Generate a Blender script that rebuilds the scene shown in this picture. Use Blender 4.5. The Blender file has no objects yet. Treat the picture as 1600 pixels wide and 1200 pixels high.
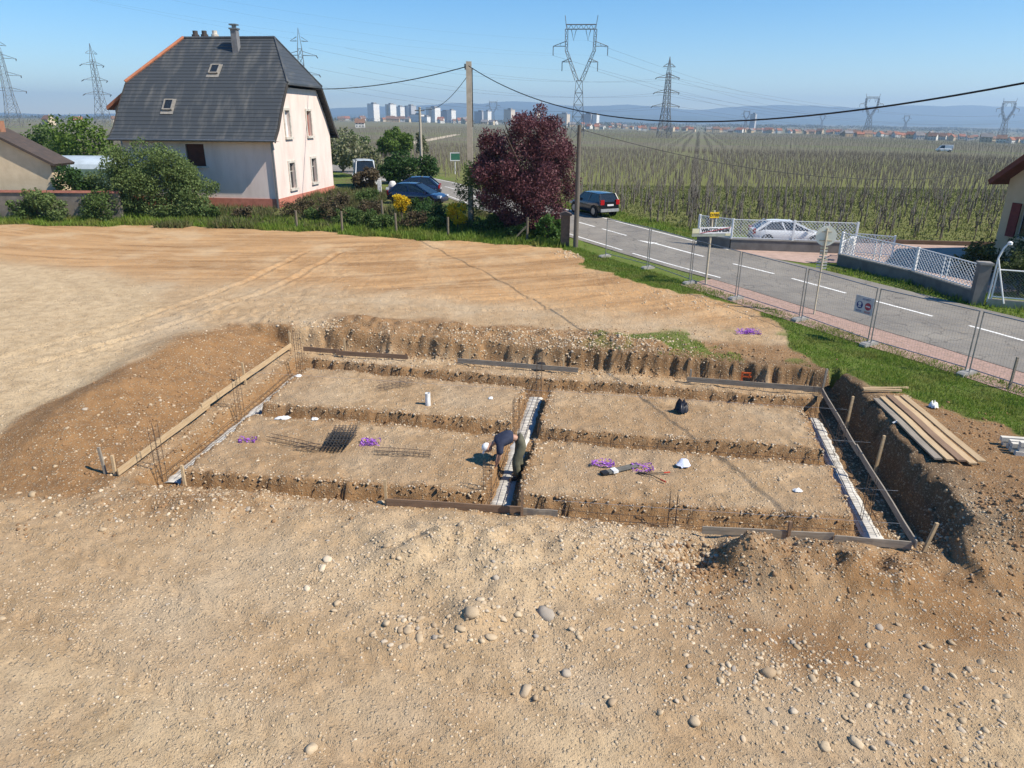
import bpy, bmesh, math, random
import numpy as np
from mathutils import Vector, Matrix
random.seed(7); RNG = np.random.default_rng(11)
SC = bpy.context.scene
COL = SC.collection
# ---------- camera ----------
PITCH = math.atan(412/1100.0); ROLL = math.radians(0.4)
cam_d = bpy.data.cameras.new('camera'); cam = bpy.data.objects.new('camera', cam_d); COL.objects.link(cam)
cam_d.sensor_width = 36.0; cam_d.lens = 1100.0/1600.0*36.0; cam_d.clip_start = 0.1; cam_d.clip_end = 40000
_f = Vector((0, math.cos(PITCH), -math.sin(PITCH))); _u0 = Vector((0, math.sin(PITCH), math.cos(PITCH))); _r0 = Vector((1, 0, 0))
_r = _r0*math.cos(ROLL) + _u0*math.sin(ROLL); _u = _u0*math.cos(ROLL) - _r0*math.sin(ROLL)
cam.matrix_world = Matrix(((_r.x, _u.x, -_f.x, 0), (_r.y, _u.y, -_f.y, 0), (_r.z, _u.z, -_f.z, 7.0), (0, 0, 0, 1)))
SC.camera = cam
# ---------- sky, sun, exposure ----------
SUN_EL = math.radians(47); SUN_TO = (0.93, -0.37)          # towards the sun, on the ground plane
world = bpy.data.worlds.new('World'); SC.world = world; world.use_nodes = True
wn = world.node_tree.nodes; wl = world.node_tree.links
sky = wn.new('ShaderNodeTexSky'); sky.sky_type = 'NISHITA'; sky.sun_disc = False
sky.sun_elevation = SUN_EL; sky.sun_rotation = math.atan2(SUN_TO[0], SUN_TO[1])
sky.altitude = 200; sky.air_density = 1.0; sky.dust_density = 0.0; sky.ozone_density = 5.0
hsv = wn.new('ShaderNodeHueSaturation'); hsv.inputs['Saturation'].default_value = 1.32; hsv.inputs['Value'].default_value = 1.0
wl.new(sky.outputs['Color'], hsv.inputs['Color']); wl.new(hsv.outputs[0], wn['Background'].inputs['Color']); wn['Background'].inputs['Strength'].default_value = 0.105
sun_d = bpy.data.lights.new('sun', 'SUN'); sun_d.energy = 5.0; sun_d.angle = math.radians(0.55); sun_d.color = (1.0, 0.92, 0.79)
sun = bpy.data.objects.new('sun', sun_d); COL.objects.link(sun)
_s = Vector((SUN_TO[0]*math.cos(SUN_EL), SUN_TO[1]*math.cos(SUN_EL), math.sin(SUN_EL)))
sun.rotation_euler = _s.to_track_quat('Z', 'Y').to_euler(); sun.location = (30, -20, 60)
SC.view_settings.view_transform = 'Standard'; SC.view_settings.look = 'None'
SC.view_settings.exposure = 0.6; SC.view_settings.gamma = 1.0; SC.view_settings.use_curve_mapping = False
SC.render.engine = 'CYCLES'
SC.cycles.max_bounces = 6; SC.cycles.diffuse_bounces = 3; SC.cycles.volume_bounces = 0; SC.cycles.transparent_max_bounces = 8
SC.cycles.caustics_reflective = False; SC.cycles.caustics_refractive = False
# ---------- terrain height field (metres; camera stands at the origin, 7 m up) ----------

P = -0.6                     # level of the excavated platform and the lower yard
def _hash(ix, iy, seed):
    h = (ix.astype(np.int64)*374761393 + iy.astype(np.int64)*668265263 + seed*1274126177) & 0x7fffffff
    h = ((h ^ (h >> 13))*1274126177) & 0x7fffffff
    return ((h ^ (h >> 16)) & 0xffff)/65535.0
def vnoise(x, y, s=1.0, seed=0):
    x = np.asarray(x, float)/s + 1000.0; y = np.asarray(y, float)/s + 1000.0
    ix = np.floor(x); iy = np.floor(y); fx = x-ix; fy = y-iy
    fx = fx*fx*(3-2*fx); fy = fy*fy*(3-2*fy)
    a = _hash(ix, iy, seed); b = _hash(ix+1, iy, seed); c = _hash(ix, iy+1, seed); d = _hash(ix+1, iy+1, seed)
    return (a*(1-fx)+b*fx)*(1-fy) + (c*(1-fx)+d*fx)*fy - 0.5
def fbm(x, y, s=1.0, seed=0, o=3):
    t = 0; a = 1.0
    for k in range(o):
        t = t + a*vnoise(x, y, s, seed+k*17); s *= 0.5; a *= 0.5
    return t
def sst(a, b, x):
    t = np.clip((x-a)/(b-a), 0, 1); return t*t*(3-2*t)
def seg_dist(x, y, pts):
    best = np.full(np.shape(x), 1e9)
    for (ax, ay), (bx, by) in zip(pts[:-1], pts[1:]):
        dx, dy = bx-ax, by-ay
        t = np.clip(((x-ax)*dx+(y-ay)*dy)/(dx*dx+dy*dy), 0, 1)
        best = np.minimum(best, np.hypot(x-ax-t*dx, y-ay-t*dy))
    return best
def side(x, y, a, b):        # signed distance, positive to the left of a->b
    dx, dy = b[0]-a[0], b[1]-a[1]; L = math.hypot(dx, dy)
    return (dx*(y-a[1]) - dy*(x-a[0]))/L
T_LEFT  = [(-8.0, 14.1), (-7.05, 22.2)]
T_MID   = [(-0.3, 13.1), (0.86, 20.35)]
T_RIGHT = [(7.4, 12.15), (8.75, 18.9)]
T_FRONT = [(-8.0, 14.1), (-0.3, 13.1), (7.4, 12.15)]
T_CROSS = [(-7.4, 18.25), (0.0, 16.95), (0.9, 16.6), (8.2, 15.3)]
T_BACK  = [(-7.05, 22.2), (0.86, 20.35), (8.75, 18.9)]
TRENCHES = [T_LEFT, T_MID, T_RIGHT, T_FRONT, T_CROSS, T_BACK]
B_BACK = ((-7.75, 23.7), (9.55, 19.95))     # foot of the back wall
B_RIGHT = ((9.75, 20.0), (8.35, 11.6))      # foot of the right wall
B_LEFT = ((-9.0, 13.4), (-7.95, 23.4))      # foot of the left batter
ROAD = [(29, -6), (24, 8), (20.7, 15.5), (17.47, 23.06), (15.9, 25.9), (14.06, 29.2), (12.2, 32.6), (9.84, 36.3), (6.7, 42), (4.26, 46.6), (0.7, 53.3), (-3, 60.2), (-7.5, 69), (-13.5, 80), (-22, 92), (-34, 103), (-52, 112)]
RUTS = [[(-13, 12.6), (-8, 11.2), (-4, 9.2), (1, 7.4), (6, 6.4)], [(-13, 10.7), (-8, 9.4), (-4.4, 7.5), (0.5, 5.8)], [(-12, 25.5), (-7, 26.6), (-1, 26.4), (6, 27.5)], [(-12, 27.2), (-7, 28.2), (-1, 28.0), (6, 29.2)], [(-15, 20), (-12.2, 24), (-10, 30), (-9, 37)], [(-16.7, 20), (-14, 24), (-11.8, 30), (-10.8, 37)]]
def far_plain(x, y):
    a = np.clip(x/np.maximum(y, 1.0), -0.3, 0.8)
    s = np.interp(a, [-0.14, 0.18, 0.45, 0.69], [-0.001, 0.0075, 0.0107, 0.0185])
    return -s*np.clip(y-60, 0, 1500)
def upper(x, y):
    z = 0.9*np.clip((y-22)/28, 0, 1) + far_plain(x, y)
    z = z + 0.35*sst(44, 52, y)*sst(-2, -6, x)*(1-sst(90, 160, y))
    return z
def terrain(x, y, detail=True):
    x = np.asarray(x, float); y = np.asarray(y, float)
    near = (y < 40) & (np.abs(x) < 40)
    n1 = fbm(x, y, 3.0, 3); n2 = fbm(x, y, 0.6, 9)
    U = upper(x, y)
    # the lower yard: everything in front of the dig; the left plateau ramps up from it
    yard = P + 0.45*sst(11, 21, y) + 0.15*sst(20, 24, y)
    left_up = np.where(y < 24, yard, U)
    w = sst(-5, -9, x)                                     # left side takes the ramped height
    Ul = np.where(y < 26, yard*(1-sst(20, 26, y)) + U*sst(20, 26, y), U)
    # right side: high bank that runs out to the yard at the front
    rb = np.maximum(sst(9.2, 12.6, y + 0.5*n1), sst(13, 17, x))
    Ur = P*(1-rb) + U*rb
    ex = 0.18*n2
    db = side(x, y, *B_BACK)                               # >0 beyond the back wall
    dr = side(x, y, *B_RIGHT)                              # >0 beyond the right wall
    dl = side(x, y, *B_LEFT)                               # >0 outside on the left
    # excavator tooth marks down the back wall
    along = (x-B_BACK[0][0])*0.977 - (y-B_BACK[0][1])*0.212
    ta = along + 0.16*vnoise(along, along*0, 0.7, 5) + 0.05*vnoise(along, y*0+3, 0.2, 6)
    teeth = (0.05+0.10*np.clip(vnoise(along, along*0+7, 0.5, 8)+0.6, 0, 1.2))*np.abs(np.sin(ta*math.pi/0.34))**0.7*sst(8, 10.5, along) + 0.05*np.sin(along*9)*(1-sst(8, 10.5, along))
    rb_ = sst(0.0, 0.22, db - 0.05 - 0.8*teeth + ex*0.7 + 0.22*fbm(x, y, 0.35, 41, 3))
    rb_ = np.where(along < 8.5, sst(0.0, 0.45, db + ex*1.5 + 0.12*fbm(x, y, 0.3, 42, 2)), rb_)
    rr_ = sst(0.0, 0.34, dr + ex*1.0 + 0.30*fbm(x, y, 0.42, 43, 4))
    rl_ = sst(-0.15, 1.9 + 0.4*n1, dl + ex)
    zb = P + (np.where(x < -2, Ul*(1-sst(-7, -2, x)) + U*sst(-7, -2, x), U) - P)*rb_
    zr = P + (Ur-P)*rr_
    zl = P + (Ul-P)*rl_
    z = np.maximum(np.maximum(zb, zr), zl)
    z = np.where(y > 42, U, z)
    # the right-hand cut was dug deeper, from the trench to the bank
    dt = side(x, y, *T_RIGHT[::-1])                        # >0 right of the right trench
    z = z - 0.42*sst(0.1, 0.3, dt)*(1-sst(-0.05, 0.15, dr))*sst(11.7, 12.2, y)*(1-sst(19.3, 19.6, y+0.2*(x-9)))
    # spoil ridges: left batter crest, gravel behind the back wall, mounds in the yard
    z = z + (0.42+0.35*n1)*np.exp(-((dl-2.4)/1.1)**2)*sst(13.5, 16.5, y)*(1-sst(21.5, 24.5, y))*(dl > -0.5)
    z = z + (0.20+0.25*n2)*np.exp(-((db-1.3)/0.7)**2)*sst(-7.5, -5.5, x)*(1-sst(4, 7, x))
    def mound(cx, cy, sx, sy, h, rot=0.0):
        c, s = math.cos(rot), math.sin(rot)
        u = ((x-cx)*c+(y-cy)*s)/sx; v = (-(x-cx)*s+(y-cy)*c)/sy
        return h*np.exp(-(u*u+v*v))
    z = z + mound(-0.6, 11.1, 2.3, 1.15, 0.36, -0.1)*(1+0.7*n2+0.5*fbm(x, y, 0.45, 46, 2)) + mound(-0.4, 9.3, 1.9, 0.32, 0.12)*(1+1.2*n2)         # rough ramp in front of the middle trench
    z = z + mound(5.4, 10.65, 2.1, 0.75, 0.46, -0.12)*(1+0.5*n2+0.55*fbm(x, y, 0.5, 47, 3))       # mound along the right batter board
    z = z - mound(3.5, 11.15, 0.5, 0.42, 0.42, 0.0) + mound(4.4, 11.0, 0.38, 0.5, 0.26)
    z = z + mound(-6.6, 12.75, 2.0, 0.7, 0.24, -0.1)*(1+0.9*n2)
    z = z + mound(9.7, 11.2, 0.9, 0.8, 0.45)               # clods beside the right stake
    z = z + mound(11.2, 12.2, 1.3, 1.2, 0.25)
    # trenches
    td = np.full(np.shape(x), 1e9)
    for t in TRENCHES:
        td = np.minimum(td, seg_dist(x, y, t))
    tr = 1 - sst(0.30, 0.40, td + 0.10*fbm(x, y, 0.9, 45, 2) + 0.07*n1 + 0.075*fbm(x, y, 0.26, 44, 3))
    z = z*(1-tr) + (P-0.43)*tr
    if detail:
        rough = np.where(near, 1.0, 0.0)*sst(5.0, 6.5, seg_dist(x, y, ROAD))*np.clip((60-y)/30, 0, 1)*(1-0.8*sst(9.5, 12, x))
        pl = np.exp(-np.clip(td-0.3, 0, 9)*1.2)
        z = z + rough*(0.05*n1 + 0.05*n2*(0.5+0.8*pl) + (0.03+0.045*pl*(1-tr) + 0.06*np.exp(-((x-5.0)/2.4)**2-((y-10.8)/0.8)**2) + 0.05*np.exp(-((db-1.0)/0.9)**2)*(x < 8) + 0.03*np.exp(-((dl-1.0)/1.2)**2)*(y > 12))*fbm(x, y, 0.19, 21, 3))*(1-0.75*tr)
        # tyre ruts on the plateau behind
        rr0 = np.hypot(x+16, y-74) + 1.2*vnoise(x, y, 9, 31)
        z = z + 0.03*np.sin(rr0*2.3)*sst(26, 29, y)*(1-sst(40, 43, y))*(x < 4)
        for pts in RUTS:
            dd = seg_dist(x, y, pts) + 0.05*n2
            z = z - 0.045*np.exp(-(dd/0.13)**2)*(1+0.5*np.sin((x+0.6*y)*26)) + 0.03*np.exp(-((dd-0.27)/0.11)**2)
    return z
# ---------- helpers ----------
def tag(o, label=None, cat=None, group=None, kind=None):
    if label: o['label'] = label
    if cat: o['category'] = cat
    if group: o['group'] = group
    if kind: o['kind'] = kind
    return o
def empty(name, loc, rz=0.0):
    o = bpy.data.objects.new(name, None); COL.objects.link(o); o.location = loc; o.rotation_euler = (0, 0, rz)
    o.empty_display_size = 0.2
    return o
def link(name, me, parent=None, loc=None, rz=0.0, mat=None):
    o = bpy.data.objects.new(name, me); COL.objects.link(o)
    if mat is not None and not me.materials: me.materials.append(mat)
    if loc is not None: o.location = loc
    o.rotation_euler = (0, 0, rz)
    if parent is not None: o.parent = parent
    return o
def npmesh(name, V, F, smooth=False):
    """V (n,3); F (m,3) or (m,4) index arrays (or a list of both)"""
    me = bpy.data.meshes.new(name)
    Fs = F if isinstance(F, list) else [F]
    V = np.asarray(V, np.float32)
    me.vertices.add(len(V)); me.vertices.foreach_set('co', V.ravel())
    idx = np.concatenate([np.asarray(f, np.int32).ravel() for f in Fs]); tot = np.concatenate([np.full(len(f), np.shape(f)[1], np.int32) for f in Fs])
    st = np.concatenate([[0], np.cumsum(tot)[:-1]]).astype(np.int32)
    me.loops.add(len(idx)); me.loops.foreach_set('vertex_index', idx)
    me.polygons.add(len(tot)); me.polygons.foreach_set('loop_start', st); me.polygons.foreach_set('loop_total', tot)
    if smooth: me.polygons.foreach_set('use_smooth', np.ones(len(tot), bool))
    me.update(calc_edges=True); me.validate()
    return me
class MB:
    def __init__(s): s.v = []; s.f = []
    def add(s, vs, fs):
        b = len(s.v); s.v += [tuple(map(float, p)) for p in vs]; s.f += [tuple(b+i for i in q) for q in fs]; return s
    def box(s, c, d, rz=0.0):
        cx, cy, cz = c; dx, dy, dz = d[0]/2, d[1]/2, d[2]/2; co, si = math.cos(rz), math.sin(rz)
        vs = []
        for z in (-dz, dz):
            for x, y in ((-dx, -dy), (dx, -dy), (dx, dy), (-dx, dy)):
                vs.append((cx+x*co-y*si, cy+x*si+y*co, cz+z))
        return s.add(vs, [(3, 2, 1, 0), (4, 5, 6, 7), (0, 1, 5, 4), (1, 2, 6, 5), (2, 3, 7, 6), (3, 0, 4, 7)])
    def bar(s, p0, p1, w, h, up=(0, 0, 1)):
        p0 = Vector(p0); p1 = Vector(p1); d = (p1-p0).normalized(); u = Vector(up)
        a = d.cross(u)
        if a.length < 1e-4: a = d.cross(Vector((0, 1, 0)))
        a.normalize(); b = a.cross(d).normalized()
        vs = []
        for p in (p0, p1):
            for i, j in ((-1, -1), (1, -1), (1, 1), (-1, 1)): vs.append(p + a*(i*w/2) + b*(j*h/2))
        return s.add(vs, [(0, 3, 2, 1), (4, 5, 6, 7), (0, 1, 5, 4), (1, 2, 6, 5), (2, 3, 7, 6), (3, 0, 4, 7)])
    def tube(s, pts, r, n=6, cap=True):
        pts = [Vector(p) for p in pts]; rs = r if isinstance(r, (list, tuple)) else [r]*len(pts)
        vs = []; fs = []; prev = None
        for i, p in enumerate(pts):
            d = (pts[min(i+1, len(pts)-1)]-pts[max(i-1, 0)]).normalized()
            if prev is None:
                a = d.cross(Vector((0, 0, 1)))
                if a.length < 0.05: a = d.cross(Vector((0, 1, 0)))
            else: a = prev - d*prev.dot(d)
            a.normalize(); prev = a; b = d.cross(a)
            for k in range(n):
                t = 2*math.pi*k/n; vs.append(p + (a*math.cos(t)+b*math.sin(t))*rs[i])
        for i in range(len(pts)-1):
            for k in range(n): fs.append((i*n+k, i*n+(k+1) % n, (i+1)*n+(k+1) % n, (i+1)*n+k))
        if cap: fs.append(tuple(range(n))[::-1]); fs.append(tuple((len(pts)-1)*n+k for k in range(n)))
        return s.add(vs, fs)
    def lathe(s, c, prof, n=16):
        vs = []; fs = []
        for r, z in prof:
            for k in range(n): t = 2*math.pi*k/n; vs.append((c[0]+r*math.cos(t), c[1]+r*math.sin(t), c[2]+z))
        for i in range(len(prof)-1):
            for k in range(n): fs.append((i*n+k, i*n+(k+1) % n, (i+1)*n+(k+1) % n, (i+1)*n+k))
        fs.append(tuple(range(n))[::-1]); fs.append(tuple((len(prof)-1)*n+k for k in range(n)))
        return s.add(vs, fs)
    def poly(s, pts, off):
        """solid: polygon pts pushed by the vector off"""
        n = len(pts); o = Vector(off)
        vs = [Vector(p) for p in pts] + [Vector(p)+o for p in pts]
        return s.add(vs, [tuple(range(n))[::-1], tuple(range(n, 2*n))] + [(i, (i+1) % n, n+(i+1) % n, n+i) for i in range(n)])
    def mesh(s, name, mat=None, smooth=False, fix=True):
        me = bpy.data.meshes.new(name); me.from_pydata(s.v, [], s.f)
        if fix:
            bm = bmesh.new(); bm.from_mesh(me); bmesh.ops.recalc_face_normals(bm, faces=bm.faces); bm.to_mesh(me); bm.free()
        if smooth:
            me.polygons.foreach_set('use_smooth', np.ones(len(me.polygons), bool))
            try: me.set_sharp_from_angle(angle=math.radians(40))
            except Exception: pass
        me.update()
        if mat is not None: me.materials.append(mat)
        return me
    def build(s, name, mat, parent=None, world=False, origin=None, smooth=False):
        if world and parent is not None:
            inv = (Matrix.Translation(parent.location) @ Matrix.Rotation(parent.rotation_euler.z, 4, 'Z')).inverted()
            s.v = [tuple(inv @ Vector(p)) for p in s.v]
        if origin is not None:
            s.v = [(p[0]-origin[0], p[1]-origin[1], p[2]-origin[2]) for p in s.v]
        return link(name, s.mesh(name, mat, smooth), parent, loc=origin)
def copy_tree(o, parent=None):
    c = o.copy(); COL.objects.link(c); c.parent = parent
    for ch in o.children: copy_tree(ch, c)
    return c
def tz(x, y): return float(terrain(np.array([x]), np.array([y]))[0])
def text_mesh(body, size, align='CENTER', extrude=0.002, bold=0.0):
    cu = bpy.data.curves.new('lettering', 'FONT'); cu.body = body; cu.size = size; cu.align_x = align; cu.align_y = 'CENTER'
    cu.extrude = extrude; cu.offset = bold
    o = bpy.data.objects.new('lettering', cu); COL.objects.link(o)
    bpy.context.view_layer.update()
    me = bpy.data.meshes.new_from_object(o.evaluated_get(bpy.context.evaluated_depsgraph_get()))
    bpy.data.objects.remove(o); return me
# ---------- materials ----------
MATS = {}
def nodes(name):
    m = bpy.data.materials.new(name); m.use_nodes = True; nt = m.node_tree
    return m, nt.nodes, nt.links, nt.nodes['Principled BSDF']
def mixc(n, l, a, b, fac, mode='MIX'):
    x = n.new('ShaderNodeMix'); x.data_type = 'RGBA'; x.blend_type = mode
    for sock, v in ((x.inputs[6], a), (x.inputs[7], b)):
        if isinstance(v, (tuple, list)): sock.default_value = (*v[:3], 1)
        else: l.new(v, sock)
    if isinstance(fac, (int, float)): x.inputs[0].default_value = fac
    else: l.new(fac, x.inputs[0])
    return x.outputs[2]
def mathn(n, l, op, a, b=0.0, clamp=False):
    x = n.new('ShaderNodeMath'); x.operation = op; x.use_clamp = clamp
    for i, v in enumerate((a, b)):
        if isinstance(v, (int, float)): x.inputs[i].default_value = v
        else: l.new(v, x.inputs[i])
    return x.outputs[0]
def ramp(n, l, src, stops):
    r = n.new('ShaderNodeValToRGB'); e = r.color_ramp.elements
    while len(e) < len(stops): e.new(0.5)
    for i, (p, c) in enumerate(stops):
        e[i].position = p; e[i].color = (c, c, c, 1) if isinstance(c, (int, float)) else (*c[:3], 1)
    l.new(src, r.inputs[0]); return r.outputs[0]
def noise(n, l, co, scale, detail=4, rough=0.6, dist=0.0):
    x = n.new('ShaderNodeTexNoise'); x.inputs['Scale'].default_value = scale; x.inputs['Detail'].default_value = detail
    x.inputs['Roughness'].default_value = rough; x.inputs['Distortion'].default_value = dist
    l.new(co, x.inputs['Vector']); return x.outputs['Fac']
def coords(n, l, sc=(1, 1, 1), kind='Object'):
    t = n.new('ShaderNodeTexCoord'); m = n.new('ShaderNodeMapping'); m.inputs['Scale'].default_value = sc
    l.new(t.outputs[kind], m.inputs['Vector']); return m.outputs[0]
def bump(n, l, h, strength, dist, bs):
    b = n.new('ShaderNodeBump'); b.inputs['Strength'].default_value = strength; b.inputs['Distance'].default_value = dist
    l.new(h, b.inputs['Height']); l.new(b.outputs[0], bs.inputs['Normal'])
def M(name, col, col2=None, rough=0.8, scale=6.0, sc=(1, 1, 1), bmp=0.0, metal=0.0, spec=0.3, lo=0.35, hi=0.65, vary=0.0, coat=0.0):
    if name in MATS: return MATS[name]
    m, n, l, bs = nodes(name)
    bs.inputs['Roughness'].default_value = rough; bs.inputs['Metallic'].default_value = metal; bs.inputs['Specular IOR Level'].default_value = spec
    bs.inputs['Coat Weight'].default_value = coat
    if col2 is None: col2 = tuple(c*0.72 for c in col)
    co = coords(n, l, sc); f = noise(n, l, co, scale)
    c = mixc(n, l, col, col2, ramp(n, l, f, [(lo, 0.0), (hi, 1.0)]))
    if vary:
        oi = n.new('ShaderNodeObjectInfo')
        hs = n.new('ShaderNodeHueSaturation'); l.new(c, hs.inputs['Color'])
        l.new(mathn(n, l, 'ADD', mathn(n, l, 'MULTIPLY', oi.outputs['Random'], 2*vary), 1-vary), hs.inputs['Value']); c = hs.outputs[0]
    l.new(c, bs.inputs['Base Color'])
    if bmp: bump(n, l, f, 0.6, bmp, bs)
    MATS[name] = m; return m
def leafmat(name, c1, c2, c3=None, trans=0.35):
    if name in MATS: return MATS[name]
    m, n, l, bs = nodes(name)
    g = n.new('ShaderNodeNewGeometry'); co = coords(n, l)
    f = noise(n, l, co, 0.9, 3)
    a = mixc(n, l, c1, c2, g.outputs['Random Per Island'])
    a = mixc(n, l, a, c3 or c2, ramp(n, l, f, [(0.45, 0.0), (0.65, 0.75)]))
    l.new(a, bs.inputs['Base Color']); bs.inputs['Roughness'].default_value = 0.6; bs.inputs['Specular IOR Level'].default_value = 0.25
    t = n.new('ShaderNodeBsdfTranslucent'); l.new(a, t.inputs['Color'])
    x = n.new('ShaderNodeMixShader'); x.inputs[0].default_value = trans
    l.new(bs.outputs[0], x.inputs[1]); l.new(t.outputs[0], x.inputs[2]); l.new(x.outputs[0], n['Material Output'].inputs['Surface'])
    MATS[name] = m; return m
# ---------- the ground sheet ----------
def spaced(lo, hi, st): return np.arange(lo, hi-1e-6, st)
def geo(a, b, first, g=1.12):
    out = [a]; st = first
    while out[-1] < b: out.append(out[-1]+st); st *= g
    return np.array(out)
xr = geo(14.2, 9000, 0.12, 1.055); xl = -geo(13.6, 9000, 0.12, 1.055)[::-1]
gx = np.concatenate([xl, spaced(-13.6, 14.2, 0.065)[1:], xr])
gy = np.concatenate([[-60, -30, -12, -4, 1, 3.5], spaced(4.8, 24.6, 0.06), spaced(24.6, 45, 0.14), geo(45, 9800, 0.3, 1.06)])
GX, GY = np.meshgrid(gx, gy)
GZ = terrain(GX, GY)
nx, ny = len(gx), len(gy)
I = np.arange(nx*ny).reshape(ny, nx)
FQ = np.stack([I[:-1, :-1].ravel(), I[:-1, 1:].ravel(), I[1:, 1:].ravel(), I[1:, :-1].ravel()], 1)
gme = npmesh('ground', np.stack([GX.ravel(), GY.ravel(), GZ.ravel()], 1), FQ, smooth=True)
def in_poly(x, y, poly):
    ins = np.zeros(np.shape(x), bool); n = len(poly); j = n-1
    for i in range(n):
        xi, yi = poly[i]; xj, yj = poly[j]
        c = ((yi > y) != (yj > y)) & (x < (xj-xi)*(y-yi)/(yj-yi+1e-12)+xi); ins ^= c; j = i
    return ins
DIRT_EDGE = [(-90, 45.5), (-32, 44.6), (-19.8, 44), (-11.6, 42.7), (-3.65, 39.9), (0, 39.3), (2.8, 38.8), (3.4, 36.4), (3.3, 34.6), (5.3, 32), (6.6, 30),
             (9.0, 27.1), (9.9, 25.3), (9.3, 23.6), (9.7, 21.6), (10.15, 20.5), (10.1, 19.3), (10.9, 17.9), (11.5, 17.0), (12.1, 15.4), (14, 13.5), (30, 8)]
DIRT = DIRT_EDGE + [(30, -60), (-90, -60)]
def poly_edge_dist(x, y, pts): return seg_dist(x, y, pts)
def dirt_mask(x, y):
    d = seg_dist(x, y, DIRT_EDGE); s = np.where(in_poly(x, y, DIRT), d, -d) + 0.9*fbm(x, y, 1.6, 77, 4)
    return sst(-0.08, 0.12, s)
ROAD_C = ROAD
def road_off(x, y):
    """signed offset from the road centre (+ = far side), polyline"""
    best = np.full(np.shape(x), 1e9); sg = np.zeros(np.shape(x))
    for a, b in zip(ROAD_C[:-1], ROAD_C[1:]):
        dx, dy = b[0]-a[0], b[1]-a[1]; L = math.hypot(dx, dy)
        t = np.clip(((x-a[0])*dx+(y-a[1])*dy)/(L*L), 0, 1); d = np.hypot(x-a[0]-t*dx, y-a[1]-t*dy)
        s = np.where((dx*(y-a[1])-dy*(x-a[0])) > 0, -1.0, 1.0)
        sg = np.where(d < best, s, sg); best = np.minimum(best, d)
    return best*sg
def vine_ok(x, y):
    o = road_off(x, y)
    right = (o > 4.6) & ~((x > 9.5) & (x < 18.5) & (y < 42.6)) & ~((x >= 18.5) & (y < 40.9)) & (y > 38)
    left = (o < -5) & (y > 84) & (x > -24+0.0*y) & (y < 190)
    left2 = (o < -5) & (y > 215) & (x < 0)
    return (right | left | left2) & (y < 1400)
mk = {}
D_ = dirt_mask(GX, GY)
grass = (1-D_)
patch = sst(0.02, 0.22, fbm(GX, GY, 1.1, 55, 3))*sst(1.5, 3.5, GX)*(1-sst(9.6, 10.4, GX))*sst(21.2, 21.9, GY+0.2*GX-1.2)*(1-sst(23.4, 24.4, GY))
mk['grass'] = np.maximum(grass, 0.9*patch)
mk['vine'] = (vine_ok(GX, GY) & (GY > 40)).astype(float)
mk['pale'] = np.maximum.reduce([
    sst(-10.2, -12, GX+0.25*(GY-17)+1.2*fbm(GX, GY, 4, 61))*sst(13, 17, GY)*(1-sst(28, 31, GY+0.5*(GX+14)+2*fbm(GX, GY, 5, 62))),
    0.8*sst(9.2, 6.5, GY+1.8*fbm(GX, GY, 3, 63))*sst(-0.1, 0.25, fbm(GX, GY, 2.2, 64, 4)+0.05),
    0.75*np.exp(-((GX+0.8)/3.0)**2-((GY-10.9)/1.6)**2)])
dl_ = side(GX, GY, *B_LEFT); db_ = side(GX, GY, *B_BACK)
td_ = np.full(GX.shape, 1e9)
for t in TRENCHES: td_ = np.minimum(td_, seg_dist(GX, GY, t))
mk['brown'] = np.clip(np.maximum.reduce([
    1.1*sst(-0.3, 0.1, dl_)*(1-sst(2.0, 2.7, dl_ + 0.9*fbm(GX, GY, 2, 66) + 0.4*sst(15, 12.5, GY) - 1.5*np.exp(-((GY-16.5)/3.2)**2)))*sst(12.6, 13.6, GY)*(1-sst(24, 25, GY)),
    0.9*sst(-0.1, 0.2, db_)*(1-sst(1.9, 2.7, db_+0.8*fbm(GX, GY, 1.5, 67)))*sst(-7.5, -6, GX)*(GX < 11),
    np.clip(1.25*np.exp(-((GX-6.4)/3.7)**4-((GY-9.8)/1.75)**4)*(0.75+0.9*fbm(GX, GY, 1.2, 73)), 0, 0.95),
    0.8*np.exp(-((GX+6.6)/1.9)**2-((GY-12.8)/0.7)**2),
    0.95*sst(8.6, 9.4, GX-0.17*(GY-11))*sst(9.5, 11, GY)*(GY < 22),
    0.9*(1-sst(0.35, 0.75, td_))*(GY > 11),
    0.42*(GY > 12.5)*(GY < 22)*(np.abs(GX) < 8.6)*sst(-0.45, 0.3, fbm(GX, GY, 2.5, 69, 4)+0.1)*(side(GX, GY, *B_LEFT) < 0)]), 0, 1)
mk['orange'] = sst(25.5, 29, GY+0.25*GX+1.5*fbm(GX, GY, 5, 68))*(GY < 48)
mk['topsoil_shade'] = np.clip(np.maximum(sst(-0.9, -0.3, side(GX, GY, *B_RIGHT))*(1-sst(0.45, 1.0, side(GX, GY, *B_RIGHT)+0.5*fbm(GX, GY, 0.8, 71)))*sst(10.8, 11.8, GY)*(1-sst(20.4, 20.9, GY)), 0.55*sst(0.05, 0.3, db_)*(1-sst(0.6, 1.0, db_+0.4*fbm(GX, GY, 0.7, 72)))*sst(-1, 2, GX)*(GX < 10.5)), 0, 1)  # dark topsoil on the cut faces, deepened to paint in their shade
mk['garden'] = ((GY > 42) & (GY < 75) & (GX < 4)).astype(float)
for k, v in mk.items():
    at = gme.attributes.new(k, 'FLOAT', 'POINT'); at.data.foreach_set('value', np.asarray(v, np.float32).ravel())
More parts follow.
